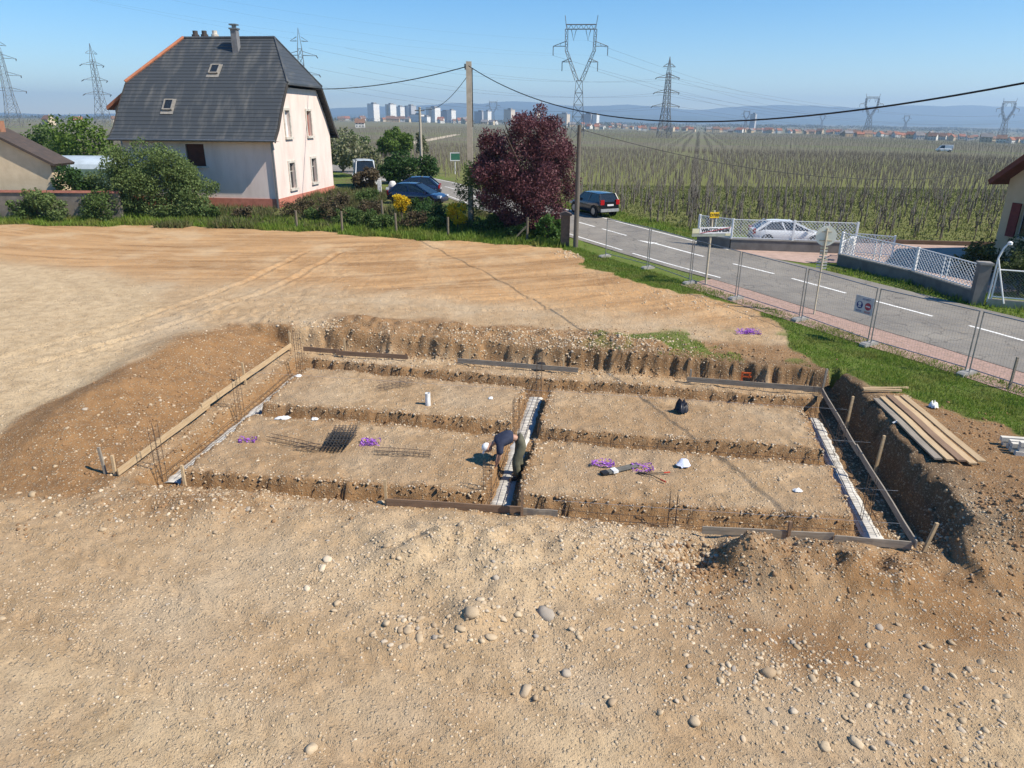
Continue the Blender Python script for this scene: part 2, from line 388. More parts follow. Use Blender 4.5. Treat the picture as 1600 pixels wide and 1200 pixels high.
def ground_mat():
    m, n, l, bs = nodes('site_ground'); bs.inputs['Roughness'].default_value = 0.95; bs.inputs['Specular IOR Level'].default_value = 0.12
    co = coords(n, l)
    def at(k):
        a = n.new('ShaderNodeAttribute'); a.attribute_name = k; return a.outputs['Fac']
    nl = noise(n, l, co, 0.35, 5, 0.62); nm = noise(n, l, co, 2.3, 5, 0.65); nf = noise(n, l, co, 14, 6, 0.7); nff = noise(n, l, co, 55, 3, 0.7)
    soil = mixc(n, l, (0.47, 0.33, 0.195), (0.36, 0.24, 0.13), ramp(n, l, nm, [(0.35, 0.0), (0.68, 1.0)]))
    soil = mixc(n, l, soil, (0.48, 0.37, 0.245), ramp(n, l, nl, [(0.45, 0.0), (0.62, 0.7)]))
    # tyre-dragged streaks on the graded plateau behind
    vd = n.new('ShaderNodeVectorMath'); vd.operation = 'DISTANCE'; vd.inputs[1].default_value = (-16, 74, 0.5); l.new(co, vd.inputs[0])
    sx_ = n.new('ShaderNodeSeparateXYZ'); l.new(co, sx_.inputs[0]); cb = n.new('ShaderNodeCombineXYZ')
    l.new(vd.outputs['Value'], cb.inputs[0]); l.new(mathn(n, l, 'MULTIPLY', sx_.outputs['X'], 0.10), cb.inputs[1])
    st = noise(n, l, cb.outputs[0], 1.3, 6, 0.68, 0.8)
    orange = mixc(n, l, (0.51, 0.305, 0.145), (0.29, 0.16, 0.07), ramp(n, l, st, [(0.4, 0.0), (0.66, 1.0)]))
    orange = mixc(n, l, orange, (0.57, 0.41, 0.245), ramp(n, l, nl, [(0.5, 0.0), (0.66, 0.6)]))
    soil = mixc(n, l, soil, orange, at('orange'))
    pale = mixc(n, l, (0.55, 0.415, 0.255), (0.43, 0.31, 0.18), ramp(n, l, nm, [(0.4, 0.0), (0.65, 1.0)]))
    soil = mixc(n, l, soil, pale, mathn(n, l, 'MULTIPLY', at('pale'), 0.85))
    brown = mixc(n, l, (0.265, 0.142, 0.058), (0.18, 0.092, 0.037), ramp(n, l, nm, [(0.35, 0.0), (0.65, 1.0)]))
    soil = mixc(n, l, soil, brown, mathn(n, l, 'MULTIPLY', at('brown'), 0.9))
    soil = mixc(n, l, soil, mixc(n, l, (0.15, 0.092, 0.05), (0.10, 0.062, 0.034), ramp(n, l, nf, [(0.4, 0.0), (0.62, 1.0)])), mathn(n, l, 'MULTIPLY', at('topsoil_shade'), 0.92))  # topsoil brown, with the deep shade of the cut put into the colour
    # fine gravel: voronoi cells, some of them stone coloured
    hs = []
    for scl, thr, amt in ((17, 0.62, 0.75), (38, 0.5, 0.6)):
        v = n.new('ShaderNodeTexVoronoi'); v.inputs['Scale'].default_value = scl; l.new(co, v.inputs['Vector'])
        sep = n.new('ShaderNodeSeparateColor'); l.new(v.outputs['Color'], sep.inputs[0])
        dens = mathn(n, l, 'ADD', sep.outputs[0], mathn(n, l, 'MULTIPLY', mathn(n, l, 'SUBTRACT', nm, 0.5), 0.9))
        isst = mathn(n, l, 'GREATER_THAN', dens, thr+0.1)
        near = ramp(n, l, mathn(n, l, 'MULTIPLY', v.outputs['Distance'], 1.0), [(0.30, 1.0), (0.48, 0.0)])
        k = mathn(n, l, 'MULTIPLY', isst, near)
        stone = mixc(n, l, (0.52, 0.41, 0.28), (0.32, 0.25, 0.17), sep.outputs[1])
        soil = mixc(n, l, soil, stone, mathn(n, l, 'MULTIPLY', k, amt))
        hs.append(k)
    soil = mixc(n, l, soil, (0.16, 0.10, 0.055), mathn(n, l, 'MULTIPLY', ramp(n, l, nf, [(0.60, 0.0), (0.80, 1.0)]), 0.25))
    gr = mixc(n, l, (0.10, 0.16, 0.025), (0.15, 0.175, 0.045), ramp(n, l, nm, [(0.35, 0.0), (0.65, 1.0)]))
    gr = mixc(n, l, gr, (0.16, 0.13, 0.06), ramp(n, l, nf, [(0.52, 0.0), (0.75, 0.7)]))
    vn = mixc(n, l, (0.14, 0.165, 0.042), (0.19, 0.17, 0.075), ramp(n, l, nm, [(0.35, 0.0), (0.7, 1.0)]))
    big = noise(n, l, coords(n, l, (0.4, 1.6, 1)), 0.013, 4, 0.6)
    farc = mixc(n, l, (0.155, 0.14, 0.10), (0.135, 0.155, 0.065), ramp(n, l, big, [(0.48, 0.0), (0.60, 0.8)]))
    geo_ = n.new('ShaderNodeNewGeometry'); sp = n.new('ShaderNodeSeparateXYZ'); l.new(geo_.outputs['Position'], sp.inputs[0])
    fy = ramp(n, l, mathn(n, l, 'DIVIDE', sp.outputs['Y'], 400.0), [(0.2, 0.0), (0.62, 1.0)])
    vn = mixc(n, l, vn, farc, fy)
    gard = mathn(n, l, 'MULTIPLY', ramp(n, l, noise(n, l, co, 0.8, 5, 0.65), [(0.42, 0.0), (0.56, 0.85)]), at('garden'))
    gr = mixc(n, l, gr, (0.13, 0.10, 0.055), gard)
    gr = mixc(n, l, gr, vn, at('vine'))
    gr = mixc(n, l, gr, farc, ramp(n, l, mathn(n, l, 'DIVIDE', sp.outputs['Y'], 400.0), [(0.55, 0.0), (0.9, 1.0)]))
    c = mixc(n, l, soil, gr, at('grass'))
    l.new(c, bs.inputs['Base Color'])
    h = mathn(n, l, 'ADD', mathn(n, l, 'MULTIPLY', nf, 1.0), mathn(n, l, 'MULTIPLY', nff, 0.35))
    h = mathn(n, l, 'ADD', h, mathn(n, l, 'MULTIPLY', hs[0], 0.5)); h = mathn(n, l, 'ADD', h, mathn(n, l, 'MULTIPLY', hs[1], 0.3))
    b = n.new('ShaderNodeBump'); b.inputs['Strength'].default_value = 0.9; b.inputs['Distance'].default_value = 0.045
    l.new(h, b.inputs['Height']); l.new(b.outputs[0], bs.inputs['Normal'])
    return m
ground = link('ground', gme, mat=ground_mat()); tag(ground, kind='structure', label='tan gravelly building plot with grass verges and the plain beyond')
# ---------- road, shoulder, painted marks ----------
def resample(pts, st):
    P_ = [Vector((*p, 0)) for p in pts]; out = []
    # Catmull-Rom
    for i in range(len(P_)-1):
        p0 = P_[max(i-1, 0)]; p1 = P_[i]; p2 = P_[i+1]; p3 = P_[min(i+2, len(P_)-1)]
        k = max(2, int((p2-p1).length/st))
        for j in range(k):
            t = j/k
            q = 0.5*((2*p1)+(-p0+p2)*t+(2*p0-5*p1+4*p2-p3)*t*t+(-p0+3*p1-3*p2+p3)*t**3)
            out.append((q.x, q.y))
    out.append(pts[-1]); return out
RC = resample(ROAD, 0.8)
def strip(name, line, o0, o1, dz, mat, lo=None, hi=None, nc=4, parent=None):
    pts = []
    for i, p in enumerate(line):
        a = line[max(i-1, 0)]; b = line[min(i+1, len(line)-1)]
        dx, dy = b[0]-a[0], b[1]-a[1]; L = math.hypot(dx, dy); pts.append((p[0], p[1], dy/L, -dx/L))
    V = []; F = []
    for p in pts:
        for j in range(nc):
            o = o0+(o1-o0)*j/(nc-1); x = p[0]+p[2]*o; y = p[1]+p[3]*o
            V.append((x, y, float(terrain(np.array([x]), np.array([y]), False)[0])+dz))
    for i in range(len(pts)-1):
        for j in range(nc-1): F.append((i*nc+j, i*nc+j+1, (i+1)*nc+j+1, (i+1)*nc+j))
    me = npmesh(name, np.array(V), np.array(F), smooth=True)
    for p in me.polygons: pass
    if me.polygons[0].normal.z < 0: me.flip_normals()
    return link(name, me, parent, mat=mat)
def asphalt():
    m, n, l, bs = nodes('asphalt'); bs.inputs['Roughness'].default_value = 0.9; bs.inputs['Specular IOR Level'].default_value = 0.2; co = coords(n, l)
    a = noise(n, l, co, 0.5, 5); b = noise(n, l, co, 30, 3); c0 = noise(n, l, co, 2.2, 6, 0.7, 1.5)
    c = mixc(n, l, (0.235, 0.215, 0.185), (0.165, 0.152, 0.135), ramp(n, l, a, [(0.35, 0.0), (0.65, 1.0)]))
    c = mixc(n, l, c, (0.31, 0.285, 0.25), mathn(n, l, 'MULTIPLY', ramp(n, l, b, [(0.5, 0.0), (0.7, 1.0)]), 0.45))
    c = mixc(n, l, c, (0.36, 0.28, 0.19), mathn(n, l, 'MULTIPLY', ramp(n, l, c0, [(0.55, 0.0), (0.75, 1.0)]), 0.4))
    v = n.new('ShaderNodeTexVoronoi'); v.feature = 'DISTANCE_TO_EDGE'; v.inputs['Scale'].default_value = 0.55
    wob = n.new('ShaderNodeTexNoise'); wob.inputs['Scale'].default_value = 1.4; l.new(co, wob.inputs['Vector'])
    mv = n.new('ShaderNodeVectorMath'); mv.operation = 'ADD'; l.new(co, mv.inputs[0]); l.new(wob.outputs['Color'], mv.inputs[1]); l.new(mv.outputs[0], v.inputs['Vector'])
    c = mixc(n, l, c, (0.07, 0.065, 0.06), mathn(n, l, 'MULTIPLY', ramp(n, l, v.outputs['Distance'], [(0.006, 1.0), (0.016, 0.0)]), 0.5))
    l.new(c, bs.inputs['Base Color']); bump(n, l, b, 0.5, 0.006, bs); return m
asph = asphalt()
pinkm = M('pink_gravel', (0.40, 0.27, 0.225), (0.27, 0.19, 0.15), rough=0.95, scale=9, bmp=0.02, spec=0.1)
white_paint = M('road_paint', (0.78, 0.77, 0.73), (0.42, 0.40, 0.37), rough=0.7, scale=11, lo=0.45, hi=0.72)
road = tag(strip('road', RC, -3.25, 2.75, 0.03, asph, nc=7), 'grey asphalt road running past the plot into the vineyards', kind='structure')
shoulder = tag(strip('gravel_shoulder', [p for p in RC if p[1] < 33.5], -5.25, -3.15, 0.018, pinkm, nc=4), 'strip of pinkish gravel between the mesh fence and the road', kind='structure')
def arc_pos(line):
    s = [0]
    for a, b in zip(line[:-1], line[1:]): s.append(s[-1]+math.hypot(b[0]-a[0], b[1]-a[1]))
    return s
RS = arc_pos(RC)
def nearest_s(x, y):
    i = min(range(len(RC)), key=lambda k: (RC[k][0]-x)**2+(RC[k][1]-y)**2); return RS[i]
def sub(s0, s1, st=0.4):
    out = []; k = max(2, int(abs(s1-s0)/st))
    for j in range(k+1): 
        s = s0+(s1-s0)*j/k
        i = max(0, min(len(RS)-2, int(np.searchsorted(RS, s))-1)); t = (s-RS[i])/(RS[i+1]-RS[i])
        out.append((RC[i][0]+(RC[i+1][0]-RC[i][0])*t, RC[i][1]+(RC[i+1][1]-RC[i][1])*t))
    return out
for (a, b) in (((17.47, 23.06), (16.51, 24.99)), ((15.88, 25.93), (14.66, 28.04)), ((14.06, 29.22), (12.62, 31.73)), ((12.18, 32.58), (10.73, 34.96)),
               ((6.7, 41.98), (5.44, 44.5)), ((5.03, 45.17), (4.26, 46.58)), ((2.2, 50.5), (1.2, 52.5)), ((-0.2, 54.9), (-1.3, 57)), ((-2.6, 59.2), (-3.7, 61.4)), ((-5, 64), (-6.2, 66.4)), ((-7.5, 69), (-8.6, 71.4))):
    strip('centre_dash', sub(nearest_s(*a), nearest_s(*b)), -0.07, 0.07, 0.036, white_paint, nc=2, parent=road)
strip('edge_line', sub(nearest_s(8.2, 39.0), nearest_s(-12, 78)), -2.83, -2.70, 0.036, white_paint, nc=2, parent=road)
strip('edge_line', sub(nearest_s(9.6, 36.6), nearest_s(-12, 78)), 2.38, 2.50, 0.036, white_paint, nc=2, parent=road)
strip('edge_line', sub(nearest_s(11.9, 32.9), nearest_s(8.8, 38)), -2.83, -2.70, 0.036, white_paint, nc=2, parent=road)
# merge-back arrow in the centre of the road
sA = nearest_s(9.84, 36.27); sB = nearest_s(8.01, 40.47)
strip('painted_arrow', sub(sA, sB-1.0), -0.09, 0.09, 0.036, white_paint, nc=2, parent=road)
def rp(s, o, dz=0.036):
    p, q = sub(s, s+0.2, 0.2)[0], sub(s, s+0.2, 0.2)[-1]; dx, dy = q[0]-p[0], q[1]-p[1]; L = math.hypot(dx, dy)
    x, y = p[0]+dy/L*o, p[1]-dx/L*o; return (x, y, float(terrain(np.array([x]), np.array([y]), False)[0])+dz)
mb = MB(); mb.add([rp(sB-1.05, -0.3), rp(sB-1.05, 0.22), rp(sB+0.2, -0.3)], [(0, 1, 2)]); mb.build('painted_arrow_head', white_paint, road)
# paved forecourt behind the lattice fence, paved crossover in front of it, field track far off
def flat_patch(name, poly, dz, mat, label, st=0.7):
    xs = [p[0] for p in poly]; ys = [p[1] for p in poly]
    bm = bmesh.new(); vs = [bm.verts.new((p[0], p[1], 0)) for p in poly]; bm.faces.new(vs)
    for ax, lo, hi in ((0, min(xs), max(xs)), (1, min(ys), max(ys))):
        k = int((hi-lo)/st)
        for i in range(1, k):
            c = [0, 0, 0]; c[ax] = lo+(hi-lo)*i/k; nn = [0, 0, 0]; nn[ax] = 1
            bmesh.ops.bisect_plane(bm, geom=bm.verts[:]+bm.edges[:]+bm.faces[:], plane_co=c, plane_no=nn)
    for v in bm.verts: v.co.z = float(terrain(np.array([v.co.x]), np.array([v.co.y]), False)[0])+dz
    bmesh.ops.recalc_face_normals(bm, faces=bm.faces)
    me = bpy.data.meshes.new(name); bm.to_mesh(me); bm.free()
    if me.polygons[0].normal.z < 0: me.flip_normals()
    return tag(link(name, me, mat=mat), label, kind='structure')
pav = M('rose_paving', (0.42, 0.30, 0.245), (0.33, 0.235, 0.19), rough=0.9, scale=2.5, bmp=0.004)
flat_patch('forecourt_paving', [(10.9, 39.0), (12.2, 41.8), (18.3, 41.3), (19.8, 40.3), (26, 39.6), (26, 36), (22.5, 30), (19.4, 29.2), (18.2, 31.9), (16.9, 34.8), (15.6, 35.2), (14.6, 35.0), (13.0, 36.2), (11.6, 38.0)], 0.022, pav, 'pinkish paved forecourt inside the white lattice fence')
strip('field_track', resample([(-36, 118), (-30, 130), (-27.4, 156), (-27, 212), (-26, 345)], 6), -1.7, 1.7, 0.06, M('chalky_track', (0.55, 0.46, 0.34), (0.42, 0.35, 0.25), scale=0.4), nc=3)
tag(bpy.data.objects['field_track'], 'pale dirt track climbing between far vine rows', kind='structure')
# ---------- far land: hills, pylons, city, village, vineyard ----------
def upz(x, y): return float(terrain(np.array([x], float), np.array([y], float), False)[0])
hill_m = M('forested_hills', (0.05, 0.08, 0.06), (0.075, 0.10, 0.08), scale=0.004, rough=1.0, spec=0.0)
def hill_range(name, y0, depth, x0, x1, prof, seed, label):
    xs = np.linspace(x0, x1, 160); ys = np.linspace(0, 1, 14)
    X, T = np.meshgrid(xs, ys)
    h = np.interp(X, [p[0] for p in prof], [p[1] for p in prof])
    Z = (h*(1+0.25*fbm(X, X*0+seed*100, 1500, seed, 4)) + 40*fbm(X, T*3000, 700, seed+5, 4))*np.sin(T*math.pi/2)**0.8 - 45
    Z[0] = -60
    V = np.stack([X.ravel(), (y0+T*depth + 300*fbm(X, T*0, 900, seed+9)).ravel(), Z.ravel()], 1)
    I_ = np.arange(X.size).reshape(X.shape)
    F = np.stack([I_[:-1, :-1].ravel(), I_[:-1, 1:].ravel(), I_[1:, 1:].ravel(), I_[1:, :-1].ravel()], 1)
    return tag(link(name, npmesh(name, V, F, True), mat=hill_m), label, kind='structure')
hill_range('hills', 8200, 1200, -9000, 9000, [(-9000, 60), (-5000, 90), (-2600, 150), (-1500, 215), (0, 235), (900, 225), (2300, 200), (3200, 250), (5000, 262), (6500, 250), (9000, 200)], 3, 'long blue mountain range on the horizon')
hill_range('hills', 6800, 700, -8500, 8500, [(-8500, 60), (-3000, 62), (-1500, 100), (-300, 120), (600, 118), (1800, 98), (2600, 75), (8500, 60)], 8, 'lower wooded foothills before the mountain range')
steel = M('galvanised_steel', (0.16, 0.165, 0.17), (0.11, 0.115, 0.12), rough=0.6, metal=0.3, scale=2)
insul = M('insulator', (0.12, 0.12, 0.13), rough=0.4)
def lattice_col(mb, z0, z1, w0, w1, n, r, cx0=0.0, cx1=0.0, d0=None, d1=None):
    """four legs from z0 to z1 with n bays of bracing; half widths w0 -> w1"""
    d0 = w0 if d0 is None else d0; d1 = w1 if d1 is None else d1
    def c(t, i, j): return (cx0+(cx1-cx0)*t + i*(w0+(w1-w0)*t), j*(d0+(d1-d0)*t), z0+(z1-z0)*t)
    for i in (-1, 1):
        for j in (-1, 1): mb.tube([c(0, i, j), c(1, i, j)], r, 4)
    rb = r*0.6
    for k in range(n):
        a, b = k/n, (k+1)/n
        for j in (-1, 1):
            mb.tube([c(a, -1, j), c(b, 1, j)], rb, 3); mb.tube([c(a, 1, j), c(b, -1, j)], rb, 3); mb.tube([c(b, -1, j), c(b, 1, j)], rb, 3)
        for i in (-1, 1):
            mb.tube([c(a, i, -1), c(b, i, 1)], rb, 3); mb.tube([c(a, i, 1), c(b, i, -1)], rb, 3)
def cat_pylon(loc, rz, H, label, group, r=0.22):
    s = H/56.0; t = empty('cat_head_pylon', loc, rz); tag(t, label, 'pylon', group)
    mb = MB(); lattice_col(mb, -1, 27*s, 4.6*s, 2.0*s, 5, r); mb.build('tower_body', steel, t)
    mb = MB()                                                    # the Y: two arms bowing outwards
    for sd in (-1, 1):
        lattice_col(mb, 27*s, 40*s, 1.2*s, 0.9*s, 3, r*0.8, cx0=sd*1.6*s, cx1=sd*8.6*s, d0=1.8*s, d1=1.0*s)
        lattice_col(mb, 40*s, 50*s, 0.8*s, 0.9*s, 3, r*0.8, cx0=sd*8.9*s, cx1=sd*9.2*s, d0=1.0*s, d1=0.9*s)
        mb.tube([(sd*9.2*s, 0, 50*s), (sd*10.4*s, 0, 56*s)], r, 4)
    mb.build('window_frame', steel, t)
    mb = MB()
    for zz in (50*s, 52*s):
        for j in (-0.9, 0.9): mb.tube([(-9.6*s, j*s, zz), (9.6*s, j*s, zz)], r*0.8, 4)
    for k in range(12):
        x0 = (-9.6+k*1.6)*s; x1 = x0+1.6*s
        for j in (-0.9, 0.9): mb.tube([(x0, j*s, 50*s if k % 2 else 52*s), (x1, j*s, 52*s if k % 2 else 50*s)], r*0.5, 3)
    mb.build('cross_beam', steel, t)
    for sd in (-1, 1):
        for z, x0, x1, dz in ((42.5, 9.2, 17.5, 2.2), (35.5, 6.2, 11.5, 1.6)):
            mb = MB(); mb.tube([(sd*x0*s, 0, (z+dz)*s), (sd*x1*s, 0, z*s)], r*0.8, 4); mb.tube([(sd*x0*s, 0, z*s), (sd*x1*s, 0, z*s)], r*0.8, 4)
            mb.tube([(sd*(x0+x1)/2*s, 0, z*s), (sd*(x0*.6+x1*.4)*s, 0, (z+dz*.6)*s)], r*0.5, 3)
            mb.build('cross_arm', steel, t)
            mb = MB(); mb.tube([(sd*x1*s, 0, z*s), (sd*x1*s, 0, (z-4.2)*s)], 0.28*s, 5); mb.build('insulator', insul, t)
        mb = MB(); mb.tube([(sd*3.0*s, 0, 50*s), (sd*4.6*s, 0, 45*s), (sd*6.2*s, 0, 50*s)], 0.24*s, 5); mb.build('insulator', insul, t)
    return t
def fir_pylon(loc, rz, H, label, group, r=0.2):
    s = H/42.0; t = empty('fir_tree_pylon', loc, rz); tag(t, label, 'pylon', group)
    mb = MB(); lattice_col(mb, -1, 15*s, 3.4*s, 1.7*s, 4, r); lattice_col(mb, 15*s, 34*s, 1.7*s, 0.9*s, 6, r*0.9); mb.build('tower_body', steel, t)
    mb = MB()
    for i in (-1, 1):
        for j in (-1, 1): mb.tube([(i*0.9*s, j*0.9*s, 34*s), (0, 0, 42*s)], r*0.8, 4)
    mb.build('peak', steel, t)
    for z, w in ((17, 8.0), (24, 7.2), (31.5, 6.6), (37, 3.6)):
        for sd in (-1, 1):
            mb = MB()
            for j in (-1, 1):
                mb.tube([(sd*1.0*s, j*0.9*s, z*s), (sd*w*s, 0, (z-0.1)*s)], r*0.7, 4); mb.tube([(sd*0.9*s, j*0.8*s, (z+1.6)*s), (sd*w*s, 0, z*s)], r*0.6, 3)
            mb.build('cross_arm', steel, t)
        if z < 35:
            for sd in (-1, 1):
                mb = MB(); mb.tube([(sd*w*s, 0, z*s), (sd*(w+0.4)*s, 1.6*s, (z-0.8)*s)], 0.22*s, 5); mb.build('insulator', insul, t)
    return t
def pl(px_x, d, H, kind, label, rz=0.0, group=None, r=0.2):
    x = px_x*d; return (cat_pylon if kind == 'cat' else fir_pylon)((x, d, upz(x, d)-0.3), rz, H, label, group, r)
pyl_big = pl(0.0850, 360, 53, 'cat', 'tall cat-head lattice pylon standing beyond the dark red plum tree', -0.08, r=0.2)
pyl_fir = pl(0.2012, 430, 43, 'fir', 'fir-tree lattice pylon with four cross arms standing in the vineyard', 0.25, r=0.22)
pl(0.472, 1150, 60, 'cat', 'cat-head pylon beyond the village, larger one left of a small delta pylon', 0.1, r=0.32)
pl(0.653, 1080, 58, 'cat', 'cat-head pylon beyond the village near the beige house eave', 0.15, r=0.32)
pl(0.3085, 2500, 58, 'cat', 'tiny cat-head pylon on the horizon past the fir-tree pylon', 0.1, r=0.5)
pl(0.5215, 2700, 55, 'cat', 'small cat-head pylon far off behind the village trees', 0.0, r=0.5)
pl(0.4100, 3300, 58, 'cat', 'faint far pylon on the skyline between village and hills', 0.0, r=0.5)
pl(-0.6655, 430, 49, 'fir', 'blurred lattice pylon at the far left beyond the shed', 0.9, r=0.13)
pl(-0.5465, 470, 48, 'fir', 'slim lattice pylon seen left of the slate roof', 1.2, r=0.13)
pl(-0.2765, 330, 42, 'fir', 'lattice pylon rising behind the slate roofed house', 0.2, r=0.13)
pl(-0.0275, 2100, 62, 'cat', 'tiny pylon among the city towers beyond the concrete pole', 0.0, r=0.4)
pyl_big.scale = (0.76, 0.76, 1.0)
# conductors
wire_m = M('conductor', (0.10, 0.10, 0.11), rough=0.5, metal=0.5)
def cable(name, p0, p1, sag, r, label, n=24, mat=None, group=None):
    p0 = Vector(p0); p1 = Vector(p1); pts = []
    for i in range(n+1):
        t = i/n; q = p0.lerp(p1, t); q.z -= 4*sag*t*(1-t); pts.append(q-p0)
    mb = MB(); mb.tube(pts, r, 5); o = link(name, mb.mesh(name, mat or wire_m, True), loc=p0)
    return tag(o, label, 'cable', group)
for z, xo in ((36.2, 12.6), (36.2, -12.6), (29.6, 8.3), (42.6, 3.3)):
    bx, by, bz = pyl_big.location
    cable('conductor', (bx+xo, by, bz+z), (542+xo*0.5, 1150, upz(542, 1150)+z*1.02), 14, 0.04, 'thin high voltage conductor strung from the tall cat-head pylon', 30, group='conductors of the tall pylon')
    cable('conductor', (bx+xo, by, bz+z), (-260+xo, 150, 60+z*0.3), 12, 0.012, 'thin high voltage conductor strung from the tall cat-head pylon', 24, group='conductors of the tall pylon')
fx, fy, fz = pyl_fir.location
for z, w in ((17, 8.2), (24, 7.4), (31.5, 6.8)):
    for sd in (-1, 1):
        cable('conductor', (fx+sd*w, fy, fz+z), (bx-110+sd*8, 330, fz+z+6), 6, 0.03, 'thin conductor strung from the fir-tree pylon', 20, group='conductors of the fir-tree pylon')
        cable('conductor', (fx+sd*w, fy, fz+z), (520+sd*8, 760, upz(520, 760)+z*0.9), 9, 0.035, 'thin conductor strung from the fir-tree pylon', 20, group='conductors of the fir-tree pylon')
# city towers
def tower_mat(name, c, win):
    if name in MATS: return MATS[name]
    m, n, l, bs = nodes(name); co = coords(n, l); bs.inputs['Roughness'].default_value = 0.7
    g = n.new('ShaderNodeNewGeometry'); sp = n.new('ShaderNodeSeparateXYZ'); l.new(co, sp.inputs[0])
    a = mathn(n, l, 'ADD', sp.outputs['X'], sp.outputs['Y'])
    u = mathn(n, l, 'FRACT', mathn(n, l, 'DIVIDE', a, 3.6)); v = mathn(n, l, 'FRACT', mathn(n, l, 'DIVIDE', sp.outputs['Z'], 2.9))
    k = mathn(n, l, 'MULTIPLY', mathn(n, l, 'GREATER_THAN', u, 0.55), mathn(n, l, 'GREATER_THAN', v, 0.5))
    l.new(mixc(n, l, c, win, k), bs.inputs['Base Color']); MATS[name] = m; return m
tw = [tower_mat('tower_white', (0.72, 0.70, 0.66), (0.30, 0.31, 0.33)), tower_mat('tower_cream', (0.62, 0.52, 0.40), (0.28, 0.27, 0.26)), tower_mat('tower_grey', (0.42, 0.42, 0.43), (0.20, 0.21, 0.23))]
roofm = M('flat_roof', (0.25, 0.25, 0.25), scale=0.2)
def tower(a, d, w, dep, top, mi, label, extra=None):
    """a = bearing (x/y), top = height of the roof above eye level plane"""
    top *= 0.58; w *= 0.85; dep *= 0.85; x = a*d; z0 = upz(x, d)-1; h = 7+top-z0
    t = empty('tower_block', (x, d, z0), -0.62); tag(t, label, 'tower block', 'tower blocks of the far town')
    mb = MB(); mb.box((0, 0, h/2), (w, dep, h)); mb.build('wall', tw[mi], t)
    mb = MB(); mb.box((0, 0, h+0.4), (w*1.02, dep*1.02, 0.8)); mb.box((w*0.1, 0, h+2.2), (w*0.4, dep*0.5, 3.0)); mb.build('roof', roofm, t)
    if extra:
        mb = MB(); mb.box((0, -dep/2-0.6, h*0.5), (w*0.34, 1.2, h*0.98)); mb.build('balcony_stack', tw[(mi+1) % 3], t)
D0 = 1900
for a, w, dep, top, mi, d, lab, ex in (
    (-0.186, 26, 24, 62, 0, D0, 'tallest pale tower block left in the far town', 0), (-0.163, 20, 24, 58, 0, D0-60, 'white tower block paired with a striped neighbour in the far town', 1),
    (-0.151, 22, 20, 52, 0, D0+40, 'white striped tower block beside the paired one in the far town', 0), (-0.137, 26, 22, 55, 2, D0, 'grey tower block with one bright flank in the far town', 1),
    (-0.107, 34, 24, 46, 0, D0-90, 'broad stepped white tower block in the far town', 1), (-0.092, 40, 20, 36, 2, D0+90, 'wide grey slab block in the far town', 0), (-0.083, 18, 20, 38, 0, D0, 'narrow white block beside the grey slab in the far town', 0),
    (-0.045, 30, 18, 34, 2, D0+30, 'grey slab block close behind the concrete pole', 0), (-0.035, 16, 18, 35, 0, D0, 'white narrow block behind the concrete pole', 0),
    (-0.006, 26, 20, 42, 1, D0-40, 'cream tower block above the plum tree crown', 0), (0.030, 14, 16, 30, 1, D0, 'slim cream block above the plum tree crown', 0), (0.066, 34, 18, 27, 1, D0, 'broad cream block left of the tall pylon legs', 0),
    (0.098, 34, 18, 26, 2, D0, 'grey slab block between the tall pylon legs', 0), (0.109, 14, 16, 26, 0, D0-10, 'bright white block at the foot of the tall pylon', 0),
    (-0.128, 40, 16, 18, 0, D0-200, 'low white block before the towers', 0), (-0.117, 20, 14, 10, 0, D0-260, 'small white hall before the towers', 0), (0.318, 16, 14, 33, 2, 2000, 'lone grey tower rising from the village roofs', 0)):
    tower(a, d, w, dep, top, mi, lab, ex)
